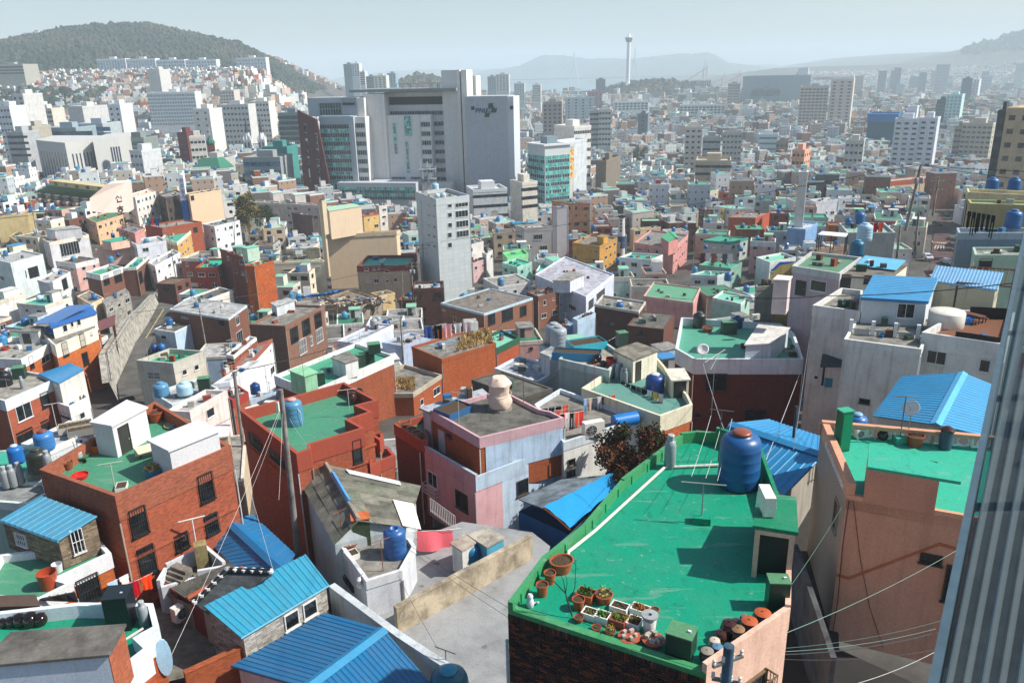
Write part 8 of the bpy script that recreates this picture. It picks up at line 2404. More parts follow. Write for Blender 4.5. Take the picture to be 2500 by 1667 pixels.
hs('cream house with two framed windows and green roof',[(43.7,285.7),(44.7,283.3),(55,286.7)],44.9,35.3,pl('#d9b795'),rp('#4f8a5c'),aw=0,wins=[(1,0.5,42.9,2.1,1.5),(1,5.2,42.8,2,1.4)],band=0.2,parm=pl('#d9c2a2'),par=0.3)
hs('orange apartment house of five storeys with navy tanks',[(17.1,318.6),(24.8,311.3),(31.5,310.3)],50.4,34,pl('#dd9a6c'),rp('#5a8a6a'),aw=(3.1,'std','#4a3a32',493,1),band=0.3,parm=pl('#c98a64'),par=0.4)
cheap_tank('left blue water tank on the orange apartment house',(24.6,316.9,50),0.6,1.4,'blue')
cheap_tank('right blue water tank on the orange apartment house',(27.6,259.7,50),0.8,1.5,'blue')
hs('brick pharmacy block with white lettering on its front',[(47.9,410.5),(48.3,406.2),(57.1,411.3)],39.9,29.3,pl('#b86f52',0.4),cc('#9b9993'),aw=0,wins=[(1,-0.7,34.3,10.2,2.6,'one'),(1,-0.6,30.4,9.9,2.8,'one')],band=1.4,par=0.8)
sign_text((48.3,406.2),(57.1,411.3),39,0.8,'반도약국','#e8e4dc','white Korean lettering on the brick pharmacy block',0.2,0.9)
hs('plain red brown brick block beside the pharmacy',[(55,415.2),(56,406.2),(72.2,408)],41.3,29.3,br('#7d4a42'),cc('#9b9993'),aw=(2.9,'std','#cfd0ce',507,0.5),par=0.4)
cheap_tank('blue water tank on the red brown block',(69.3,411.3,40.9),0.5,1.1,'blue')
cheap_tank('navy blue water tank on the red brown block',(67.8,411.5,40.9),0.5,1.1,'navy')
hs('white house with green and white rooftop pavilion',[(31.1,222.5),(39.5,218.6),(43.9,224.4)],48.9,39.9,pl('#dfe0dc'),rp('#3fa080'),band=0.3,parm=pl('#dfe1e0'))
cheap_tank('teal water tank on the pavilion house',(34.7,222,48.4),0.5,1.1,'teal')
cheap_tank('blue water tank on the pavilion house',(30.1,218.6,48.4),0.6,1.3,'blue')
hs('white and teal low house with long white roof box',[(7,210.2),(13.6,211),(15.2,219.6)],48.5,40.6,pl('#c9d6d3'),rp('#1fae8a'),aw=0,huts=[([(9.6,218),(11.7,213.2),(14.7,215.2),(12.7,219.2)],48.1,50.4,pl('#dfe2e2'),rp('#7cc0a6'))],band=0.3,parm=pl('#dfe3e2'),par=0.4)
hs('mint house with cluttered roof below the grey office block',[(-2.3,219.4),(1.9,213.8),(6.1,219.3)],48.8,40.3,pl('#8fc0b4'),rp('#1fae8a'),band=0.4,parm=pl('#a3cfc0'))
hs('bright green roof house with pale green parapet',[(-2.2,233.1),(-0.8,226.4),(5.4,230.7)],48.7,39.2,pl('#a3d3a3'),rp('#4fb86a'),band=0.7,parm=pl('#8fd89a'),par=0.6)
hs('turquoise glass balcony house with green roof',[(59.5,240.6),(66.4,236.2),(73.7,242.8)],49.5,38.5,pl('#b9c3bd'),rp('#3f9a78'),band=0.4,parm=pl('#3f9a8a',0.3),par=0.4)
cheap_tank('light blue water tank on the turquoise balcony house',(66.7,225.9,49.1),0.7,1.5,'cyan')
cheap_tank('blue water tank on the turquoise balcony house',(57.6,230.2,49.1),0.6,1.1,'blue')
cheap_tank('black water tank on the turquoise balcony house',(72,248.9,49.1),0.6,1,'dark')
hs('long red orange brick wall house among low roofs',[(76.3,275.5),(85,273.2),(93.2,283.3)],50,35.8,pl('#b5583a',0.4),cc('#8d8a82'),aw=0,par=0.3)
hs('cream school like block with square windows',[(76.5,348.8),(80.6,339),(91.3,348.3)],49,32.5,pl('#cfc6b4'),rp('#3f9a78'),aw=(2.9,'std','#cfd0ce',556,1),par=0.4)
cheap_tank('right blue water tank on the square window block',(84.8,362,48.6),0.7,1.4,'blue')
cheap_tank('left blue water tank on the square window block',(71.7,360.1,48.6),0.6,1.1,'blue')
hs('teal roofed house with sky blue tank in the middle',[(45.2,194.5),(51.5,192.7),(55.8,196.1)],50.5,42,pl('#b5c9c9'),rp('#3ba58c'),band=0.4,parm=pl('#cfdcd8'),par=0.4)
water_tank('light blue water tank on the teal roofed house',(46.9,197.2,50.1),0.7,1.7,'cyan')
water_tank('blue water tank on the teal roofed house',(53.2,189.2,50.1),0.9,2,'blue')
hs('green house with laundry and mesh fence',[(49.7,204.7),(56.8,199.9),(61.5,206.4)],50.5,41.4,pl('#7fa898'),rp('#3f9a78'))
hs('red house with laundry along its roof edge',[(51.8,212.4),(57,208.9),(60.8,211.5)],50.4,40.7,br('#8a4a40'),cc('#8d8a82'),aw=0,par=0.3)
hs('white and green house with long eaves by the street',[(79.6,309.4),(84.6,301.5),(92.6,301.8)],48.5,34.4,pl('#d5d9d3'),rp('#7cc0a6'),par=0.3)
cheap_tank('pale blue water tank on the long eaves house',(89.8,308.4,48.2),0.7,1.5,'pale')
hs('yellow house wedged beside a maroon house',[(81.2,305.2),(82,303.7),(85.7,306)],48,34.3,pl('#d9b860'),cc('#8d8a82'),par=0.3)
hs('maroon brick house with white windows',[(74.9,313.6),(76.6,310.5),(83.1,312.5)],46.8,34,br('#5a3030'),cc('#8d8a82'),par=0.3)
hs('white house with blue awning and roof railing',[(110.6,293.8),(111,287.9),(120.7,292.3)],52.6,35.1,pl('#d5dae0'),cc('#b7b8b6'),par=0.4)
hs('white house right of the blue awning house',[(124.8,302.6),(123.5,298.2),(132.1,300)],52.1,34.6,pl('#d9dde0'),cc('#b7b8b6'),par=0.3)
hs('plain sky blue box house',[(82,232.4),(86.4,229.9),(93.3,239)],54.3,39,pl('#7fa9d6'),cc('#c3d3e6'),aw=0,band=0.4,parm=pl('#8db3dc'),par=0.4)
hs('low brown house with white canopy room and red barrels',[(39.2,102.6),(39.4,101.9),(45.1,104.3)],77,57,pl('#9a8578'),cc('#9b9993'),aw=0,par=0.3)
canopy('white canopy with dark posts on the low brown house',[(39.2,100,79.4),(42,98.1,79.4),(43.2,100.3,79.4),(40.5,102,79.4)],2.4)
hs('house carrying stacked blue tanks beside the poles',[(53.4,127.8),(51.5,119.8),(58.4,119)],75.5,55.5,pl('#b9bcb9'),rp('#8fb5a8'),aw=0,par=0.4)
water_tank('right blue water tank on the stacked tank house',(56,126.4,75.5),0.8,1.9,'blue')
water_tank('pale blue water tank on the stacked tank house',(51.6,114.2,75.5),1.1,2.4,'pale')
water_tank('left blue water tank on the stacked tank house',(53.9,125.6,75.5),0.5,1.1,'blue')
hs('mint white house with open roof terrace',[(64.4,203.7),(66.1,197.9),(74.4,202.7)],52.4,41.6,pl('#d5dedb'),rp('#7cc0a6'),aw=0,band=0.5,parm=pl('#dfe1e0'))
hs('low green house with blue ribbed canopy beside the pink house',[(28.3,89),(28.1,87.9),(30.2,88.3)],76,57,pl('#8a8a80'),rp('#4a7a58'),aw=0,par=0.1)
shed('house','small yellow house under a blue sloping metal roof','house',[(29.7,88.7,77.5),(32.5,89.3,77.5),(32.6,89,78.6),(30.8,88.8,78.6)],66,7,'#1d6fc0',pl('#c9b070'))
hut_box('pink white box cabinet house beside the pale pink house','hut',[(26.9,78.9),(28.3,78.5),(29.1,80),(27.9,80.6)],76,79.2,pl('#d8c8c4'),pl('#e2dcd8'))
hs('grey blue block at the right with dark laundry above',[(52.2,91.8),(50.9,89),(59.9,88)],81.5,61.5,pl('#7f929e',0.4),cc('#9b9993'),aw=0,band=0.3,parm=pl('#a9b9c3'))
hs('mint green house with brown door below the grey block',[(50.9,85.8),(49.2,82.3),(54.8,81.7)],80.5,60.5,pl('#a9c3ae',0.4),cc('#9b9993'),aw=0,wins=[(1,0.5,79,1.3,1.1,'one','#5a4a3a')],par=0.3)
water_tank('right navy blue water tank on the mint door house',(62.9,96.7,76.5),0.8,1.3,'navy')
water_tank('left navy blue water tank on the mint door house',(56,85.7,76.5),0.7,1.9,'navy')
hs('olive yellow house with green top behind dark laundry',[(57.4,99.5),(56.2,96.7),(63.3,93.9)],83.5,63.5,pl('#b9a876',0.4),rp('#8fbda0'),aw=0,band=0.3,par=0.3)
hs('dark brown rimmed house with three big blue tanks',[(66,115.1),(64.3,111.7),(72,107.1)],82.5,62.5,br('#3f2f2c'),pl('#c9b890',0.4),aw=0,band=0.3,parm=pl('#d3c9a2'),par=0.9)
water_tank('left blue water tank on the brown rimmed house',(71.7,118.7,81.6),0.9,1.8,'blue')
water_tank('right blue water tank on the brown rimmed house',(74.7,118.2,81.6),0.9,1.8,'blue')
water_tank('middle blue water tank on the brown rimmed house',(58.2,91.1,81.5),0.9,2,'blue')
hs('tibetan style temple hall with orange frieze and teal windows',[(154.4,334.1),(155.3,328.1),(188.4,342.2)],53.6,33.1,pl('#cdbfa6',0.3),cc('#b7b8b6'),aw=0,wins=[(1,1.3,47.4,2.9,2.4,'one','#3f7f86'),(1,5.5,47.1,2.9,2.5,'one','#3f7f86'),(1,9.8,46.7,3,2.6,'one','#3f7f86'),(1,23.6,45.6,3.2,2.8,'one','#3f7f86'),(1,27.6,45.3,3.2,2.9,'one','#3f7f86'),(1,-2.7,43.7,2.8,2.3,'one','#3f7f86'),(1,1.3,43.4,2.9,2.3,'one','#3f7f86'),(1,5.8,43,2.9,2.3,'one','#3f7f86'),(1,10.2,42.6,3,2.3,'one','#3f7f86')],band=1.6,parm=pl('#a9562f',0.3),par=0.4)
gold_roof('flared golden roof of the temple hall','gold',[(150.2,332.9,55.1),(152,322.8,55.1),(149,313.3,50.1),(146,315.1,50.1),(144.3,330.4,50.8)])
hospital('large grey and white hospital with slanted red panel and cross logo',(-19.4,385,88.9),0.2,[('b','logo_wall',0,20.4,0,16,28,88.9,tl('#b3bbc2',(1.5,0.8))),('b','side_strip',20.3,22.9,0.5,15,28,88.6,pl('#c3cbd2',0.2)),('b','lift_tower',-13.2,-5.9,9,12,28,100.6,pl('#dadad7',0.3)),('b','lift_tower',-5.8,-4.2,8.6,12,28,100.7,pl('#e2e0da',0.2)),('b','lift_tower',-3.6,-0.9,8.6,12,28,100.6,pl('#e2e0da',0.2)),('b','rear_tower',-4,0.4,22,10,75.9,97.8,pl('#e2e0da',0.2)),('b','main_wing',-43.1,-8.1,12,25,28,91.1,pl('#dadad7',0.3)),('b','roof_slab',-58.4,-5.3,5,30,91.4,92.7,pl('#7f8a8c',0.2)),('b','top_gallery',-42.7,-13.9,11.6,0.4,85.2,88.8,pl('#22282c',0.1)),('g','window_band',-43.2,-10.8,11.6,0.4,80.4,82.2,0,26,1,'b'),('g','window_band',-25.1,-10.4,11.6,0.4,75.2,77.1,0,9,1,'b',7,4.4),('b','front_bay',-40.9,-24.2,6,7,28,80.7,pl('#dadad7',0.3)),('b','bay_side',-24.3,-18.8,6.4,6,48.9,80.7,pl('#e2e0da',0.2)),('g','window_band',-23.6,-19.1,6.1,0.4,75.2,77.3,0,4,1,'b',7,4.3),('g','stair_window',-31.8,-28.6,5.8,0.3,71.1,80.2,0,3,8,'g'),('g','stair_window',-31.8,-30.8,5.8,0.3,53.5,68.2,0,1,9,'g'),('g','stair_window',-37.6,-36.4,5.8,0.3,62.6,76.9,0,1,9,'g'),('g','window_band',-39.9,-33,5.8,0.3,48.6,51.4,0,4,1,'b'),('g','window_band',-30.3,-25.3,5.8,0.3,48.6,51.4,0,3,1,'b'),('b','shaft',-51.2,-42.6,5,10,28,90.7,pl('#dadad7',0.3)),('b','shaft_side',-42.7,-40.9,5.2,10,28,90.6,pl('#e2e0da',0.2)),('b','corner_pier',-55.3,-53.7,-4,14,28,80.9,pl('#aeb4ba',0.2)),('b','banded_wing',-54.5,-48.6,-2,12,28,80.6,pl('#e2e0da',0.2)),('g','window_band',-54.2,-48.9,-2.3,0.4,75.5,77.6,0,5,1,'b',7,4.2),('b','glass_wing',-71,-55.3,-4,14,28,81.1,pl('#9fb0b8',0.2)),('g','dark_band',-70.9,-56.1,-4.3,0.4,75.3,77.3,0,12,1,'d',8,4),('g','green_band',-71.1,-56.3,-4.3,0.4,73.5,75.2,0,14,1,'g',7,4),('b','plant_room',-78.9,-61.3,2,12,80.7,89.4,pl('#a7b3ba',0.2)),('b','plant_room',-60.9,-53.2,1,12,80.9,89.3,pl('#8d99a3',0.2)),('g','plant_louvre',-72.8,-61.8,1.7,0.3,81.4,87,0,8,2,'d'),('b','plant_room',-53.4,-49.9,1.6,10,80.7,89,pl('#dadad7',0.3)),('b','slot',-60.4,-54.3,0.7,0.3,85.8,86.9,pl('#22282c',0.1)),('b','podium',-62.8,-23.1,-9,14,28,50.5,pl('#b9bdc2',0.2)),('g','podium_glazing',-61.7,-23.6,-9.3,0.4,42.6,48.6,0,30,4,'m'),('g','podium_glazing',-68.3,-64.1,-6,8,28,49.5,0,4,7,'m'),('b','annex',-21.9,-7.2,-3,8,28,49.6,pl('#c9c9c6',0.2))],[(-79.4,84.4),(-70.1,79.9),(-66.7,51.7),(-71,36.1),(-80.1,36)],[(-76.7,-75.2,74.9,77.9),(-76.5,-75.6,67.7,74),(-76.6,-75.6,59.7,65.5),(-76.6,-76,50.6,59.7),(-71.6,-70.5,69.2,73.7),(-71.5,-70.4,63.5,69.2),(-71.9,-70.6,55.8,61.4),(-71.7,-70.9,47.5,55.8)],(4.8,81.6),10)
tower('white clinic with green glass corner right of the hospital',(11.7,372),(16.7,367.1),30,31,67.9,pl('#cfd6da'),hut=False,name='office_building')
glass_office('white office with green glass front right of the hospital',(16.4,360),(28.1,366.9),14,29,68.3,5)
tower('white clinic wing with rows of small windows and tall fins',(32.2,395),(40.9,400.8),16,30,73.2,pl('#dcdad4'),9,10,0,0.8,1.5,name='office_building')
tower('pale wall with ochre panels between glass and white wings',(27.1,378),(31,380.1),14,31,66,pl('#d5d3cc'),4,2,0,2.2,2.4,wc='#b58a3e',hut=False,name='office_building')
tower('brown slab office with glass side and orange roof box',(43.4,400),(48.2,397.9),26,30,56.4,pl('#7d7468'),0,0,5,3.6,1.6,name='office_building')
tower('cream round cornered block with ribbon windows',(5.5,320),(11.6,323.3),10,34,57,pl('#d9d3c6'),3,2,0,4.5,1.3,name='office_building')
tower('white banded building below the grey hospital wall',(-14.8,335),(-0.6,338.6),14,33,52.4,pl('#ced2d4'),3,5,0,3.6,1.2,name='office_building')
arch_hall('white modern hall with tall slot windows and round arch',[(-252.4,440),(-223.8,415),(-218.2,430),(-214,424),(-205.9,435)],31,70.1)
tower('dark blue glass office with pale bands behind the arched hall',(-282.3,500),(-260.2,497.9),22,40,72.4,pl('#8fa0a8'),3,1,0,32,2.8,wc='#123c52',name='office_building')
tower('stepped grey office with blue glass behind the arched hall',(-271.2,520),(-253.7,518.3),22,40,73.4,pl('#a9b3b8'),3,1,0,22,2.6,wc='#174660',name='office_building')
tower('white tower rising from the stepped office',(-258.9,540),(-250.4,538.8),14,39,83.9,pl('#d3d6d6'),6,2,0,1.5,1.3)
tower('pale windowless block with slanted side near the arched hall',(-316.4,600),(-303.2,594.4),22,37,81.6,pl('#c6c6c4'),name='office_building')
tower('tall thin white apartment tower at the left',(-331.1,560),(-322.2,557.3),16,38,91.5,pl('#c9c9c6'),4,2,0,1.8,1.6)
tower('white balcony apartment at the far left edge',(-331,540),(-321.6,538.3),14,39,84.5,pl('#d2d5da'),10,4,0,1.5,1.3)
tower('grey office with banded windows at the left edge',(-285.6,470),(-275.7,469.1),14,42,72.3,pl('#a9adb0'),4,1,0,12,1.4,name='office_building')
tower('tan windowless block beside the dark blue glass office',(-281.5,480),(-275.6,479.2),16,41,74.5,pl('#a9a394'),name='office_building')
tower('cream banded office with dark roof hall',(-370.2,640),(-349.3,638),16,36,79.3,pl('#d0c9bc'),3,6,0,3,1.4,name='office_building')
tower('very wide white slab apartment on the slope',(-356.9,830),(-309.5,830),18,18,86.1,pl('#d3d6d4'),9,18,0,2.2,2.2,wc='#5a6a74')
tower('tall white blank tower behind the wide slab apartment',(-369.5,870),(-355.9,865.7),16,15,107.9,pl('#c9c9c6'),0,0,4,1.5,1.3)
tower('white gridded apartment left of the twin spires',(-221.8,640),(-198.3,637.3),14,36,79.1,pl('#c9c9c6'),9,8,0,1.7,1.6)
tower('white gridded apartment right of the twin spires',(-216.8,700),(-199.7,698),14,31,79.2,pl('#d8d5cc'),9,6,0,1.7,1.6)
tower('narrow white apartment with ochre stripe',(-219.3,580),(-206.4,575.8),14,38,78.7,pl('#d9d7d2'),8,2,0,1.6,1.4)
tower('pink grey apartment on the slope behind the twin spires',(-308.9,900),(-293,898.5),16,14,85.7,pl('#c9c0b8'),8,5,0,1.5,1.3)
tower('dark green glass gridded office beside the hospital',(-165.8,600),(-150.7,598.5),20,37,73.8,pl('#76858a'),9,7,0,3,2.4,wc='#18292e',name='office_building')
tower('blue glass office with concrete grid below the hospital',(-127,390),(-108.6,387.9),16,43,62.6,pl('#93989a'),4,5,0,3.6,2.1,wc='#134a60',name='office_building')
tower('pale green office below the dark glass office',(-129,430),(-115.8,428.7),16,40,64,pl('#3f8a84'),name='office_building')
tower('white block with small windows right of the arched hall',(-185,400),(-177.8,396.8),12,44,66.4,pl('#c6cacc'),5,3,0,1.5,1.3)
tower('cream corner apartment left of the red church tower',(-174.2,450),(-166.7,452.6),12,42,68.5,pl('#d2cfc6'),6,4,0,1.5,1.3)
tower('dark red panelled block left of the cream corner apartment',(-188.6,470),(-182.8,468.9),10,42,69.7,pl('#6a3236'),4,1,0,4,0.5,name='office_building')
tower('dark glass block with cream frame right of the arched hall',(-221.7,470),(-207.6,468.6),16,42,67.5,pl('#7f8a86'),2,1,0,13,2,wc='#143a40',name='office_building')
church('white and black church with twin pointed spires',(-170.9,540,59.5),(-160.9,538,59.4),75.5)
church_tower('red brick church tower with green cap and cross',(-155.7,430),36,71.6,3.6)
tower('building with steep green roof by the red church tower',(-156.3,410),(-144.6,407.8),16,44,60.4,pl('#b9b9b4'),2,4,0,1.5,1.3,name='house')
green_pitched('steep green roof below the red church tower',[(-153.1,398,57.6),(-141.1,398,57.4),(-144.1,404,62.1),(-152.2,404,62.3)])
tower('first white apartment slab from the left under the wooded hill',(-560.1,1160),(-520.1,1158),14,96,125.8,pl('#d9dbe0'),4,10,0,3.2,3.2,wc='#6f7c88')
tower('second white apartment slab from the left under the wooded hill',(-519.3,1160),(-479.4,1158),14,96,124.9,pl('#d9dbe0'),4,10,0,3.2,3.2,wc='#6f7c88')
tower('third white apartment slab from the left under the wooded hill',(-478.2,1160),(-439.4,1158.1),14,96,123,pl('#d9dbe0'),4,10,0,3.2,3.2,wc='#6f7c88')
tower('fourth white apartment slab from the left under the wooded hill',(-439,1160),(-396.3,1157.9),14,96,122.1,pl('#d9dbe0'),4,10,0,3.2,3.2,wc='#6f7c88')
tower('separate rightmost white apartment slab from the left under the wooded hill',(-369.8,1160),(-328.4,1158),14,96,123.3,pl('#d9dbe0'),4,10,0,3.2,3.2,wc='#6f7c88')
tower('long low grey school building at the left foot of the hill',(-611.8,1000),(-569.7,998),30,60,118.6,pl('#a7a49a'),3,12,0,4,2,name='school')
tower('white building on the left hill top',(-814.5,1450),(-778.1,1446.5),20,150,176.5,pl('#d3d9dd'),4,1,0,30,1.5)
tower('first dark blue distant tower from the left beyond the hospital roof',(-288.6,1500),(-273.8,1498.5),20,5,115.8,pl('#5f8496'),6,3,0,3,2)
tower('second pale distant tower from the left beyond the hospital roof',(-274,1500),(-260.7,1498.7),20,5,116.8,pl('#cfd6d6'),6,3,0,3,2)
tower('third pale distant tower from the left beyond the hospital roof',(-251.9,1450),(-243.3,1449.2),20,6,102.7,pl('#c9cfcf'),6,3,0,3,2)
tower('fourth dark distant tower from the left beyond the hospital roof',(-225.3,1350),(-212.6,1348.7),20,7,94.8,pl('#6c8890'),6,3,0,3,2)
tower('fifth cream distant tower from the left beyond the hospital roof',(-204.8,1300),(-185.6,1298.1),20,7,95.9,pl('#cfd0c4'),6,3,0,3,2)
tower('sixth blue distant tower from the left beyond the hospital roof',(-211.9,1500),(-197.2,1498.5),20,5,98.9,pl('#7fa0ae'),6,3,0,3,2)
tower('blue grey tower behind the logo wall',(-33.2,1500),(-18.5,1498.5),18,5,89.5,pl('#7f9aa4'),7,4,0,2,1.6)
tower('pale twin tower behind the logo wall',(-16.6,1350),(4.4,1347.9),18,7,93.4,pl('#c9c6c2'),7,4,0,2,1.6)
tower('pale block right of the twin tower',(12.3,1300),(28.1,1298.4),18,7,79.8,pl('#c3cbcc'),7,4,0,2,1.6)
tower('brownish apartment with central slit right of the hospital',(31.3,720),(47.9,718.3),18,19,72.4,pl('#a8a09a'),7,4,0,2,1.6)
tower('grey flank of the white gridded tower',(70.2,700),(77.8,699.2),18,20,65.6,pl('#b4b8ba'),7,4,0,2,1.6)
tower('white gridded tower right of the hospital',(76.8,690),(86.9,689),18,20,66.6,pl('#c9c9c6'),7,4,0,2,1.6)
tower('stepped pale green offices before the park hill',(70.6,1000),(104.8,996.5),18,12,66.7,pl('#b5c4c6'),7,4,0,2,1.6)
tower('dark blue tower left of the park hill',(182.5,1700),(201.4,1698.1),18,4,77.9,pl('#3f5a6a'),7,4,0,2,1.6)
tower('dusty pink hall left of the park hill',(117.2,1200),(137.6,1197.9),18,9,67.8,pl('#b09090'),7,4,0,2,1.6)
tower('white tower beyond the clinic roofs',(40.9,1300),(53.6,1298.7),18,7,77.3,pl('#cfd0cc'),7,4,0,2,1.6)
tower('twin tan apartment tower with white crown right of centre',(317.9,900),(343.5,889.3),26,14,75.9,pl('#c3bbae'),17,7,0,3,1.6,wc='#3c4448')
tower('right half of the tan apartment tower with white end wall',(347.7,893),(367.9,883.5),26,14,82.5,pl('#cfc8bd'),18,3,0,3,1.6,wc='#3c4448')
tower('white crown storey on the twin tan tower',(332.1,905),(369.5,888),16,85,85.3,pl('#dcdfdf'),1,9,0,6,3.5,hut=False)
tower('white podium below the twin tan tower',(323.2,870),(352.8,856.9),20,15,24.4,pl('#dedad2'),1,6,0,6,1.5,name='office_building')
tower('long flat department store behind the twin tan tower',(424.5,1500),(532.6,1461.5),60,5,79.7,pl('#8496a0'),hut=False,name='department_store')
tower('lower glazed wing of the department store',(426.8,1450),(471.9,1434.9),30,6,59.7,pl('#5f7c88'),3,6,0,8,4,name='department_store')
tower('round looking tan tower left of the department store',(345.7,1300),(363.4,1294.9),20,7,72.6,pl('#a9a6a0'),10,5,0,2.4,1.8)
tower('white stepped apartment of thirteen storeys at right',(226.6,480),(237.6,473.3),14,27,67.9,pl('#cfd4dc'),13,3,0,2.3,1.1,wc='#252c33')
tower('right half of the white stepped apartment at right',(237.9,474),(245.7,468.9),14,27,68.5,pl('#cdd2da'),13,2,0,2.3,1.1,wc='#252c33')
tower('white lift head on the stepped apartment',(235.8,486),(240.2,483.2),8,60,74.4,pl('#d3d8de'),hut=False)
tower('tan apartment with dark balconies near the right edge',(288.6,520),(301.7,509.2),18,26,61.8,pl('#b9b3a4'),11,6,2,2,1.2,wc='#30363a')
tower('tan left flank of the balcony apartment',(286.4,524),(290.1,521.2),14,26,59.6,pl('#a8a196'),9,2,0,1.8,1.2)
tower('mint glass tower with white windows at right',(456.4,860),(467.9,851.5),18,15,66,pl('#b9d9d6'),14,4,0,1.8,2,wc='#4f7a80')
tower('dark green left part of the mint glass tower',(449.7,866),(457.5,860.5),18,15,60.7,pl('#3f6a70'),12,3,0,3,2,wc='#17343a')
tower('dark blue slab tower with white side at the right harbour',(755.6,1380),(768.6,1374),22,6,70.2,pl('#4a6878'))
tower('white slab beside the dark blue slab tower',(773.5,1380),(780.1,1374.8),18,6,68.6,pl('#d9dde0'),10,2,0,1.5,1.3)
tower('blue netted construction block right of centre',(307.2,700),(327.1,688.9),26,20,55.4,pl('#1f5f74'),4,1,0,26,0.6,wc='#16434f',hut=False,name='office_building')
tower('bright blue scaffold net on the netted block',(304.5,696),(325.3,684.4),28,54,58,pl('#1a6fae'),hut=False,name='scaffold_net')
tower('grey apartment with square windows below the netted block',(194.9,470),(203.6,465.7),12,28,57.1,pl('#b9bcb6'),6,4,0,1.5,1.3)
tower('tan narrow apartment tower amid low roofs',(108.4,500),(118.3,497.7),12,26,64.6,pl('#d2ccc2'),11,3,0,1.6,1.1)
tower('grey office with dark ribbon windows beside the tan narrow tower',(114.7,480),(124.6,477.5),12,27,59.7,pl('#a3a8a8'),5,4,0,2.4,1)
tower('grey apartment right of the ribbon window office',(147.4,560),(159.6,556.5),14,24,56.2,pl('#b4b4b0'),8,5,0,1.5,1.3)
tower('blue and white banded office near the tan tower',(196.4,640),(210.3,635.3),14,22,47.8,pl('#c9d4d8'),4,1,0,13,1.4,wc='#33505e',name='office_building')
tower('brown gridded block beside the banded office',(197.5,600),(205.6,597.1),10,23,45.5,pl('#8f8a84'),5,3,0,1.5,1.3)
tower('peach apartment with small windows right of centre',(150.6,430),(155.8,426.4),12,31,56.5,pl('#d9a58a'),6,3,3,1.5,1.3)
tower('cream and brown low school building in the middle',(88.3,380),(103.6,376.1),16,36,57.5,pl('#b9ad98'),2,6,0,3.4,1.2,name='school')
tower('slim dark slab tower in the middle distance',(120.8,760),(129.4,757.2),12,18,58.8,pl('#6f7d88'),10,1,0,2,1)
tower('white school with square windows below the park hill',(230,1100),(286.4,1086.4),16,10,50.7,pl('#d0d3d2'),3,12,0,3.4,2,name='school')
tower('white offices left of the park hill foot',(149.3,1150),(196.3,1149.1),16,10,54.8,pl('#cfd6d6'),3,9,0,3.4,2,name='office_building')
tower('white port office beyond the park hill',(445.2,2010),(489.9,1999.3),18,2,67,pl('#d5d9da'),4,9,0,4,3,name='office_building')
tower('grey and yellow offices beyond the park hill',(354.7,2000),(395.7,1999.2),18,2,70,pl('#b9c2c0'),4,5,0,4,3,name='office_building')
tower('cream church like tower rising from low roofs',(84.7,235),(87,234.1),4,45,69.5,pl('#cfcdc6'),hut=False,name='tower')
tower('tall dark edged cream apartment cut by the right frame edge',(158.8,262),(166.8,253.9),20,45,84.7,pl('#c0ae90'),6,3,0,1.8,1.6,wc='#2a2c2e')
tower('dark glazed flank of the cream apartment at the right edge',(159.7,268),(161.6,266.3),8,45,83.6,pl('#4a5054'),6,1,0,2,2,wc='#1e3036')
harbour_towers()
sight_tower('tall white observation tower on the wooded park hill',(272,1868),60,177.3)
bridge('pale cable stayed bridge pylon left of the tower',(293.1,3600),169.4)
bridge('pale cable stayed bridge pylon just right of the tower',(552.5,3600),177)
deck('long faint bridge deck across the harbour',(-61.9,3600,82.8),(923,3600,61.6))
crane('tall red and white harbour crane beyond the park hill',(617.2,2600),0,113)
crane('short harbour crane beyond the park hill',(697.9,2500),0,87.2)
crane('thin harbour crane beyond the park hill',(704.6,2700),0,77.3)
chimney_stack('white and blue bathhouse chimney with black lettering',(38.39,270.38),36.48,51.98)
sign_pillar('blue and white sign pillar beside the peach wall',(-119.5,295.3),48.1,66.5)
street('',[(99.95,185.71,49.59),(109.03,201.64,50.52),(126.51,234.14,48.18),(149.73,277.32,45.19),(168.08,309.98,43.56),(170.26,309.56,43.58),(154.09,276.58,45.23),(131.53,233.23,48.25),(115.07,201,50.52),(106.89,184.35,49.78)],'#5a4240')
crossing('',(127.59,236.59,48.02),(129.99,231.74,48.41),(132.72,237.15,47.97),(130.37,241.59,47.61),9)
crossing('',(121.34,223.53,49.08),(122.63,219.37,49.42),(127.08,228,48.72),(125.81,231.05,48.47),4,'#a9a39a')
street('',[(-22.22,204.14,42.63),(-25.04,233.02,40.27),(-27.38,256.95,38.31),(-28.92,264.29,37.85),(-23.03,263.56,37.88),(-18.03,250.54,38.83),(-13.98,233.72,40.21),(-13.5,211.82,42)],'#5d5a58')
crossing('',(-23.82,224.22,41.05),(-16.76,225.33,40.96),(-17.01,229.08,40.65),(-24.12,227.3,40.8),13,'#d9a85a')
street('',[(-24.13,227.42,40.77),(-27.1,254.1,38.58),(-24.43,251.21,38.82),(-20.36,230.05,40.55)],'#8a4438','road_patch')
keep([[(99.95,185.71),(109.03,201.64),(126.51,234.14),(149.73,277.32),(168.08,309.98),(170.26,309.56),(154.09,276.58),(131.53,233.23),(115.07,201),(106.89,184.35)],[(-22.22,204.14),(-25.04,233.02),(-27.38,256.95),(-28.92,264.29),(-23.03,263.56),(-18.03,250.54),(-13.98,233.72),(-13.5,211.82)]])
street('',[(-82.75,181.07,50.05),(-76.17,160.33,51.55),(-70.9,142.77,53.05),(-62.43,117.25,54.55),(-57.7,108.14,55.55),(-55.5,110.65,55.55),(-61.21,121.71,54.55),(-67.79,142.55,53.05),(-74.58,163.73,51.55),(-78.47,178.64,50.05)],'#66645f')
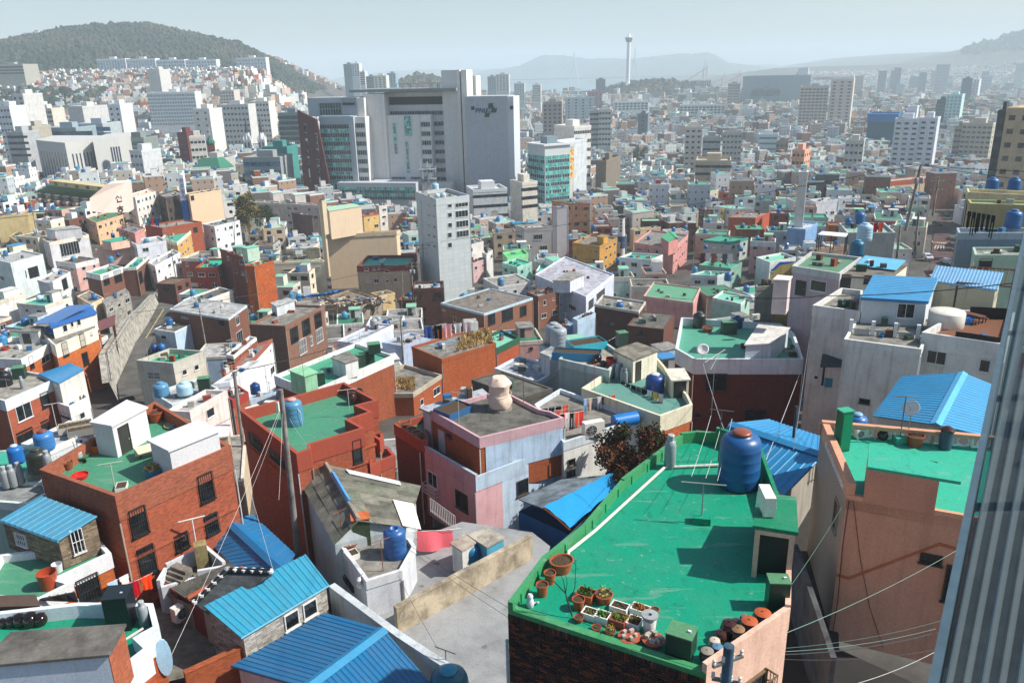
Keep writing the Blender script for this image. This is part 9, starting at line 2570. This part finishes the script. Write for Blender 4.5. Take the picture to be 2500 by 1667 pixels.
keep([[(-82.75,181.07),(-76.17,160.33),(-70.9,142.77),(-62.43,117.25),(-57.7,108.14),(-55.5,110.65),(-61.21,121.71),(-67.79,142.55),(-74.58,163.73),(-78.47,178.64)]])
retaining_wall('stained concrete retaining wall along the sloping road',[(-82.75,181.07,50),(-76.17,160.33,51.5),(-70.9,142.77,53),(-62.43,117.25,54.5),(-57.7,108.14,55.5)],[2.2,3.4,4.4,5.2,3])
crossing('',(-78.27,172.56,50.9),(-77.85,172.52,50.9),(-68.46,139.9,53.2),(-68.82,139.92,53.2),1,'#b8a878')
railing('metal railing on top of the retaining wall',[(-82.75,181.07,52.2),(-76.17,160.33,54.9),(-70.9,142.77,57.4),(-62.43,117.25,59.7)],1,26,'#8f8d86',0.04)
slab('alley','ground',[(10.86,27.82,74),(16.01,40.02,74),(19.89,47.2,74),(20.44,45.14,74),(15.01,30.59,74),(18.23,27.6,74)],'#3a3836')  # dark ground colour paints in the deep shade between the two houses
fence_wall('grey cement wall along the alley beside the pink wall','wall',[(13.68,33.96,77.5),(12.46,25.94,77.5)],73.5,0.2,cc('#54575b'))  # grey darkened, coping too, so the wall's shade is in its colour
car('white van parked above the retaining wall',(-96.68,212.97,43.11),1.9,'#d8dadb')
car('dark parked car beside the white van',(-91.8,208.36,43.07),1.2,'#24292c')
car('silver car driving past the street markings',(-18.76,208.69,42.3),1.5,'#a9b3bb')
car('white car on the red brown street',(110.06,205.27,50.47),1.45,'#d3d6d8')
car('silver car at the side of the red brown street',(112.14,199.06,50.56),1.75,'#aab0b3')
car('dark car far up the red brown street',(165.4,300.4,44.08),1.5,'#1d2b33')
car('dark green van far up the red brown street',(150.17,276.95,45.25),1.5,'#2d4a40')
person('person in pale clothes standing at the street corner',(-20.15,248.14,39.07))
utility_pole('concrete utility pole between the red brick houses',(-25.49,67.84,64.97),74.59,0.2,0.14,'#9a958c',[],lean=(0.15,0))
utility_pole('utility pole beside the yellow house',(-147.08,246.3,49.2),66.43,0.18,0.13,'#9a958c',[],lean=(0.27,0))
utility_pole('slim pole rising beside the parked dark car',(-89.3,207.42,42.94),61.34,0.14,0.1,'#9a958c',[],lean=(-0.19,0))
utility_pole('pole with crossarm before the light blue house',(-55.44,136.67,53.53),60.73,0.15,0.1,'#9a958c',[(0.4,1.4,0.3)],lean=(-0.16,0))
utility_pole('tall grey lamp pole beside the clothesline yard',(-16.68,114.31,57.78),64.96,0.16,0.11,'#9a958c',[],lean=(0.04,0))
utility_pole('left pole of the pair carrying a transformer',(-24.88,175.38,47.92),57.74,0.15,0.1,'#9a958c',[(0.3,2.4,0),(1.2,2.4,0)],lean=(0.51,0))
utility_pole('right pole of the pair carrying a transformer',(-22.7,176.5,47.83),59.42,0.16,0.11,'#9a958c',[(0.3,2.4,0),(1.1,2.4,0)],lean=(0.38,0),trans=True)
utility_pole('utility pole at the foot of the tiled tower',(-23.26,207.98,42.26),57.08,0.17,0.12,'#9a958c',[(0.4,2.6,0.1),(1.4,2.6,0.1),(2.6,2.2,0.1)],lean=(0.19,0))
utility_pole('big leaning utility pole with many crossarms by the street',(57.89,115,76.56),85.97,0.24,0.17,'#9a958c',[(0.8,1.8,0.1),(2,2,0.1),(4,2.3,0.1),(5.2,2,0.1)],lean=(0.89,0),trans=True)
utility_pole('utility pole behind the leaning pole',(69.55,130,75.85),82.22,0.18,0.13,'#9a958c',[(0.8,2.2,0.1),(2.2,2.2,0.1)],lean=(0.05,0))
utility_pole('plain wooden pole below the leaning pole',(50.9,98,76.47),82.21,0.17,0.12,'#9a958c',[],lean=(-0.23,0))
utility_pole('short concrete pole beside the pink gable strip',(45.74,92,77.96),81.98,0.17,0.12,'#9a958c',[],lean=(-0.11,0))
utility_pole('slim pole beside the cream framed window house',(59.59,277.52,40.65),51.11,0.12,0.08,'#9a958c',[],lean=(-0.39,0))
utility_pole('slim pole by the long street roofs',(53.69,228.19,43.4),53.63,0.12,0.08,'#9a958c',[],lean=(-0.24,0))
utility_pole('street lamp pole beside the pavilion house',(37.08,204.38,44.55),55.16,0.12,0.08,'#9a958c',[],lean=(-0.53,0))
utility_pole('grey pole in front of the brown cream house',(5.67,169.46,47.41),56,0.12,0.08,'#9a958c',[],lean=(0.1,0))
utility_pole('thin pole by the turquoise balcony house',(72.24,289,42.08),47.96,0.12,0.08,'#9a958c',[],lean=(-0.34,0))
utility_pole('pole beside the yellow flowering tree',(-96.08,275.13,44.74),54.18,0.12,0.08,'#9a958c',[],lean=(0.97,0))
utility_pole('second pole beside the yellow flowering tree',(-88.65,278.92,43.33),52.93,0.12,0.08,'#9a958c',[],lean=(0.76,0))
utility_pole('grey pole left of the sky blue box house',(73.33,230.36,46.14),54.2,0.12,0.08,'#9a958c',[],lean=(-0.45,0))
utility_pole('steel pole by the brown brick block',(-35.4,161.14,48.09),52.98,0.12,0.08,'#9a958c',[],lean=(0.18,0))
utility_pole('steel pole left of the clutter yard',(-39.95,174.86,46.97),50.76,0.12,0.08,'#9a958c',[],lean=(0.27,0))
utility_pole('thin white pole right of the pharmacy block',(48.23,391.83,33.6),37.83,0.12,0.08,'#9a958c',[],lean=(-0.07,0))
cable('first cable from the top fanning right from the bottom pole',[(6.58,19,84.02),(14.47,31,81.3)],0.25,0.01,'#4f7a6c')
cable('second cable from the top fanning right from the bottom pole',[(6.61,19,83.95),(17.45,27,81.73)],0.25,0.01,'#6f9488')
cable('third cable from the top fanning right from the bottom pole',[(6.64,19,83.87),(16.03,25,79.97)],0.25,0.01,'#3c5a58')
cable('fourth cable from the top fanning right from the bottom pole',[(6.66,19,83.8),(15.21,24,80.41)],0.25,0.01,'#5c7c76')
cable('fifth cable from the top fanning right from the bottom pole',[(6.69,19,83.72),(14.47,23,81.01)],0.25,0.02,'#17191c')
cable('sixth cable from the top fanning right from the bottom pole',[(6.71,19,83.65),(14.07,22,81.19)],0.25,0.01,'#17191c')
cable('pale thick cable across the bottom right alley',[(10.55,20,81.69),(14.08,22,81.11)],0.1,0.01,'#b9bab6')
cable('upper of two black cables from the slate roof to the dark brick house',[(-13.17,50,74.13),(-10.49,44,74.99),(-0.34,22.5,82.89)],0.3,0.01)
cable('lower of two black cables from the slate roof to the dark brick house',[(-13.18,50,73.95),(-10.49,44,74.9),(-0.35,22.3,82.65)],0.3,0.01)
cable('thin cable from the blue tank terrace to the wire post',[(-7.87,42,72.1),(-3.84,31,74.18)],0.2,0.01)
cable('first pale guy wire from the old wooden pole',[(-14.68,46.5,80.14),(-16.38,43,75.55)],0.2,0.01,'#c3c5c2')
cable('second pale guy wire from the old wooden pole',[(-14.66,46.5,79.98),(-14.45,43,75.5)],0.2,0.01,'#c3c5c2')
cable('third pale guy wire from the old wooden pole',[(-14.76,46.5,80.07),(-15.89,30,75.06)],0.2,0.01,'#c3c5c2')
cable('fourth pale guy wire from the old wooden pole',[(-14.26,46.5,79.34),(-12.2,43,79)],0.2,0.01,'#c3c5c2')
cable('white wire down to the light blue ribbed roof',[(-16.64,44,76.77),(-11.81,33,77.37)],0.1,0.01,'#cfd6d8')
cable('long black cable across in front of the prefab',[(18.84,66,81.17),(24.45,60,82.76),(26.34,40,88.98)],0.2,0.03)
cable('cable along the front parapet of the bright green roof',[(-0.3,20.2,84.91),(1.55,19,85.14),(4.97,17.3,84.95)],0.12,0.01)
cable('cable along the left parapet of the bright green roof',[(-0.15,20.6,84.63),(0.82,22.5,84.85),(2.31,24.5,84.86),(4.11,27.6,84.81)],0.05,0.01)
cable('left pale clothesline over the bright green roof',[(6.27,25.2,86.21),(8.94,33,85.01)],0.08,0.01,'#c9cfcb')
cable('middle pale clothesline over the bright green roof',[(6.78,25.2,86.12),(8.54,30,85.72)],0.08,0.01,'#c9cfcb')
cable('right pale clothesline over the bright green roof',[(7.26,25.4,85.89),(9.6,32,85.29)],0.08,0.01,'#c9cfcb')
cable('black wire from the dark red house dish to the lane',[(18.42,72,72.75),(11.07,38,81.77)],0.1,0.02,'#b9bcbc')
cable('pale wire from dark red house down to the blue roof',[(27.07,70,72.24),(12.62,36,80.95)],0.1,0.02,'#c3c6c6')
cable('wire from dark red house lamp to the grey mast',[(29.27,74,74.54),(14.01,36,81.66)],0.1,0.02,'#6f8088')
cable('first sagging cable between utility poles over the roofs',[(58.77,115,85.97),(69.6,130,82.22)],0.8,0.04)
cable('second sagging cable between utility poles over the roofs',[(58.77,115,85.97),(-23.07,207.98,57.08)],0.8,0.04)
cable('third sagging cable between utility poles over the roofs',[(-22.32,176.5,59.42),(-23.07,207.98,57.08)],0.8,0.04)
cable('fourth sagging cable between utility poles over the roofs',[(-24.38,175.38,57.74),(-16.64,114.31,64.96)],0.8,0.04)
cable('fifth sagging cable between utility poles over the roofs',[(58.77,115,85.97),(50.67,98,82.21)],0.8,0.04)
cable('sixth sagging cable between utility poles over the roofs',[(69.6,130,82.22),(94.6,220,78.22)],0.8,0.04)
cable('seventh sagging cable between utility poles over the roofs',[(-89.49,207.42,61.34),(-146.81,246.3,66.43)],0.8,0.04)
cable('eighth sagging cable between utility poles over the roofs',[(58.77,115,85.97),(72.77,75,89.97)],0.8,0.04)
cable('ninth sagging cable between utility poles over the roofs',[(58.77,115,85.97),(76.77,70,86.97)],0.8,0.04)
cable('tenth sagging cable between utility poles over the roofs',[(-22.32,176.5,59.42),(-62.32,126.5,63.42)],0.8,0.04)
cable('eleventh sagging cable between utility poles over the roofs',[(-89.49,207.42,61.34),(-55.59,136.67,60.73)],0.8,0.04)
cable('twelfth sagging cable between utility poles over the roofs',[(-25.34,67.84,74.59),(-16.64,114.31,64.96)],0.8,0.04)
line('over the green terrace by the stone room',(-31.92,42.5,70.65),(-31.01,44.5,70.66),'black s,black t,grey s,black s,black w',1.1)
line('before the orange brick house',(-23.02,38,73.27),(-22.43,39.5,72.96),'pale blue t,white s',1)
line('beside the red brick wall',(-21.96,38,73.24),(-20.84,39,73.27),'crimson w,bright orange s',1.1)
line('on the long line over the teal roof floor',(8.27,69.5,72.85),(12.69,62,73.83),'black t,blue t,black s,purple w,black t,maroon s,black w,grey s,black s,white s,yellow t,pale pink w',1.5)
line('on the front line of the laundry roof',(2.3,60.5,73.48),(4.62,61,73.62),'black w,navy s,black t,coral s',1.1)
line('on the middle line of the laundry roof',(3.4,59,73.96),(4.49,59.3,74),'coral s,coral w',1)
line('on the rear line of the laundry roof',(5.91,62,73.63),(8.76,63,73.57),'pale blue t,beige s,grey t,white t,black t,black s,red t',1.7)
line('on the low line of the laundry roof',(3.66,58,74.09),(5.68,59,73.9),'black t,white t,black t,orange k,red k',1.3)
line('over the blue grey yard',(-10.51,90,71.49),(-4.68,91,71.61),'blue w,black t,pink t,white s,pale pink s',1.5)
line('over the brown rimmed house yard',(50.89,88,84.18),(52.97,86,83.93),'black s,black t,black w,charcoal s,black s,black t',2.2)
line('beside the pale blue stacked tank',(54.58,120,76.89),(56.95,120,76.88),'rose w,crimson s,orange w',2)
line('along the red laundry edge house',(41.41,170,61.5),(48.09,168,61.52),'maroon w,white s,rust w,cream s,grey w,white w',2.2)
line('on the white balcony below the pink villa',(-90.09,195,67.74),(-85.9,195,67.65),'white s,teal w,red s,blue w',2)
line('over the red grey yard',(8.99,80,72.04),(11.32,82,72.35),'black s,charcoal t,black t',1.8)
tree('maroon and dark green maple beside the bright green roof',(9,53.98,66),9,3.1,['#2b3018','#3f3a1a','#33351c','#5b3320'],3,9000,0.22,name='maple_tree',seed=3)
tree('olive bush between the maple and the orange wall',(12.35,63.01,66),6,1.5,['#4a4a26','#5d5a30'],1.5,1400,0.26,name='bush',cat='bush',seed=5)
tree('tall dark tree with a yellow flowering top',(-93.83,284.76,42.22),19,6,['#2a3520','#27361f','#8a7a2a'],3,4200,0.5,seed=6)
tree('rounded dark green tree right of the yellow topped tree',(-92.34,302.75,41.27),13,4.5,['#2c3a22','#39472a'],3,2200,0.45,seed=7)
tree('conifer amid low roofs right of centre',(173.66,501.93,27.43),13,4.2,['#22321f','#2d4028'],1,1500,0.6,conifer=True,name='conifer',seed=8)
tree('dark conifer left of the white shed',(214.26,748.34,19.55),14,4,['#22321f','#2d4028'],1,1500,0.6,conifer=True,name='conifer',seed=9)
tree('small conifer right of the white shed',(219.03,703.15,20.91),12,3.5,['#22321f','#2d4028'],1,1500,0.6,conifer=True,name='conifer',seed=10)
tree('dark round tree behind green netting',(99.7,612.21,23.63),20,9,['#223424','#2c4029'],3,2200,0.8,seed=12)
bare_tree('large bare tree at the left edge',(-204.06,322.64,49.87),15,10)
bare_tree('second bare tree at the left edge',(-204.16,331.17,49.44),13,11)
bare_tree('bare tree beside the green villa roof',(-188.24,311.62,50.42),11,12)
bare_tree('bare tree cut by the left frame edge',(-214,333.08,49.35),15,13)
villa('pink villa block with dark green sloping roof and balconies',[(-188.98,321.11,58.36),(-155.8,299.04,58.36),(-154.68,306.41,58.76),(-180.17,316.81,62.36)],[(-174.81,307.71,64.36),(-141.64,283.67,64.36)],49.36)
sign_wall('pale pink gable wall with black Korean lettering',[(-92.68,182,71.21),(-90.47,190,69.95)],[(-92.88,178,75.17),(-91,183,77.55),(-89.95,190,76.97),(-90.47,190,69.95),(-92.68,182,71.21),(-93.29,178,72.32)])
hs('white apartment with balconies right of the lettered pink wall',[(-138.79,293.41),(-132.65,285.08),(-131.7,300.08)],60.08,35.25,pl('#dcd9d2'),pl('#e0c9b5'),aw=(2.9,'std','#cfd0ce',1312,1),band=0.3,par=0.3)
hs('dark brown apartment with glazed balconies by the sign pillar',[(-131.01,300.16),(-123.94,290.05),(-121.8,301.87)],58.91,35,pl('#4a3f38'),cc('#9b9993'),aw=(2.9,'std','#222222',1319,1),par=0.4)
hs('plain peach block with wide blank wall and green roof',[(-119.76,296.81),(-116.61,293.26),(-108.81,304.66)],59.6,34.84,pl('#dfbf9f',0.2),rp('#4a7a58'),aw=0,wins=[(1,0.41,57.35,1.36,1.67,'one','#333333')],band=0.3,par=0.3)
hs('orange brick hall below the peach block',[(-120.62,262.79),(-112.76,257.49),(-103.59,267.43)],54.06,36.71,br('#a5502e'),cc('#9b9993'),aw=0,wins=[(1,10.23,50.8,1.47,1.68,'one','#333333')])
hs('white house with four windows below the peach block',[(-105.37,272.79),(-99.54,267.53),(-94.52,278.51)],52.28,36.12,pl('#dcdfe4'),cc('#9b9993'),par=0.3)
poly_sheet('ribbed translucent plastic sheet with steel edge at the right',[(1.22,1.91,98.16),(6.15,9.38,98.07),(9.35,8.78,98.42),(2.37,1.71,98.28)],24)
start_fill()
fill_houses(170,[(-135,214,'pale mint house'),(-119,203,'white drum house'),(-168,271,'yellow house'),(-136,242,'bay window house'),(-140,276,'peach house'),(-121,253,'pink gable house'),(-121,241,'pale pink teal house'),(-113,245,'stepped white house'),(-100,227,'curved stair house'),(-109,260,'yellow balcony house'),(-82,216,'red orange house'),(-61,189,'tall orange house'),(-74,209,'dark red block'),(-108,208,'brown white parapet house'),(-104,218,'brown coping house'),(-98,180,'cream roadside house'),(-92,179,'grey concrete house'),(-72,184,'dark roofed house'),(-61,154,'pale grey roof house'),(-66,151,'light blue house'),(-48,106,'bright green roof house'),(-38,86,'mint drum house'),(-32,76,'mint edged pink house'),(-37,102,'white wall house'),(-40,113,'brown balcony house'),(-39,113,'red coping house'),(-30,88,'navy yard house'),(-38,130,'brown brick block'),(-22,94,'long green roof house'),(-26,134,'grey drum house'),(-19,135,'blue grey yard house'),(-8,110,'dry grass block'),(-2,121,'green floored brick house'),(2,76,'grey blue yard'),(13,137,'light blue walled house'),(20,144,'dark brown block'),(25,136,'brown shed house'),(-5,166,'tiled edge house'),(7,172,'brown cream house'),(-1,190,'white shed'),(15,187,'lavender roof house'),(37,174,'pink green roof house'),(47,165,'mint green house'),(47,176,'green gabled house'),(-33,209,'red parapet house'),(-42,227,'cream block'),(-57,247,'cream tower'),(-60,219,'roof garden house'),(-32,194,'hip roof house'),(-39,188,'clutter yard'),(-18,211,'tiled tower'),(-14,258,'dark tank house'),(-10,233,'pale pink corner house'),(-7,238,'curved corner house'),(-79,304,'curved brown building'),(-92,323,'three box house'),(-53,304,'yellow cream house'),(-52,329,'white back house'),(8,269,'grey office block'),(18,276,'stair tower'),(28,256,'ochre house'),(48,249,'pink roof room house'),(49,286,'framed window house'),(24,314,'orange apartment house'),(52,411,'pharmacy block'),(64,412,'red brown block'),(38,223,'pavilion house'),(11,215,'teal low house'),(2,219,'mint cluttered house'),(2,232,'pale green house'),(67,242,'turquoise balcony house'),(85,279,'red orange wall house'),(84,349,'square window block'),(51,195,'teal roofed house'),(56,206,'mesh fence house'),(56,212,'laundry edge house'),(86,306,'long eaves house'),(83,306,'yellow wedge house'),(79,313,'maroon house'),(116,293,'blue awning house'),(128,301,'white neighbour'),(88,236,'sky blue box house'),(42,103,'canopy room house'),(56,123,'stacked tank house'),(69,203,'mint white house'),(56,90,'grey blue block'),(53,84,'mint door house'),(60,97,'olive yellow house'),(69,111,'brown rimmed house'),(171,338,'temple hall'),(-46,405,'hospital'),(-230,442,'arched hall'),(-135,297,'lettered pink wall'),(-126,301,'dark brown apartment'),(-114,301,'peach block'),(-112,265,'orange brick hall'),(-100,276,'four window house')])
city_mass()
forest()
for _o in bpy.data.objects:
    for _k in ('_o', '_w'):
        if _k in _o: del _o[_k]
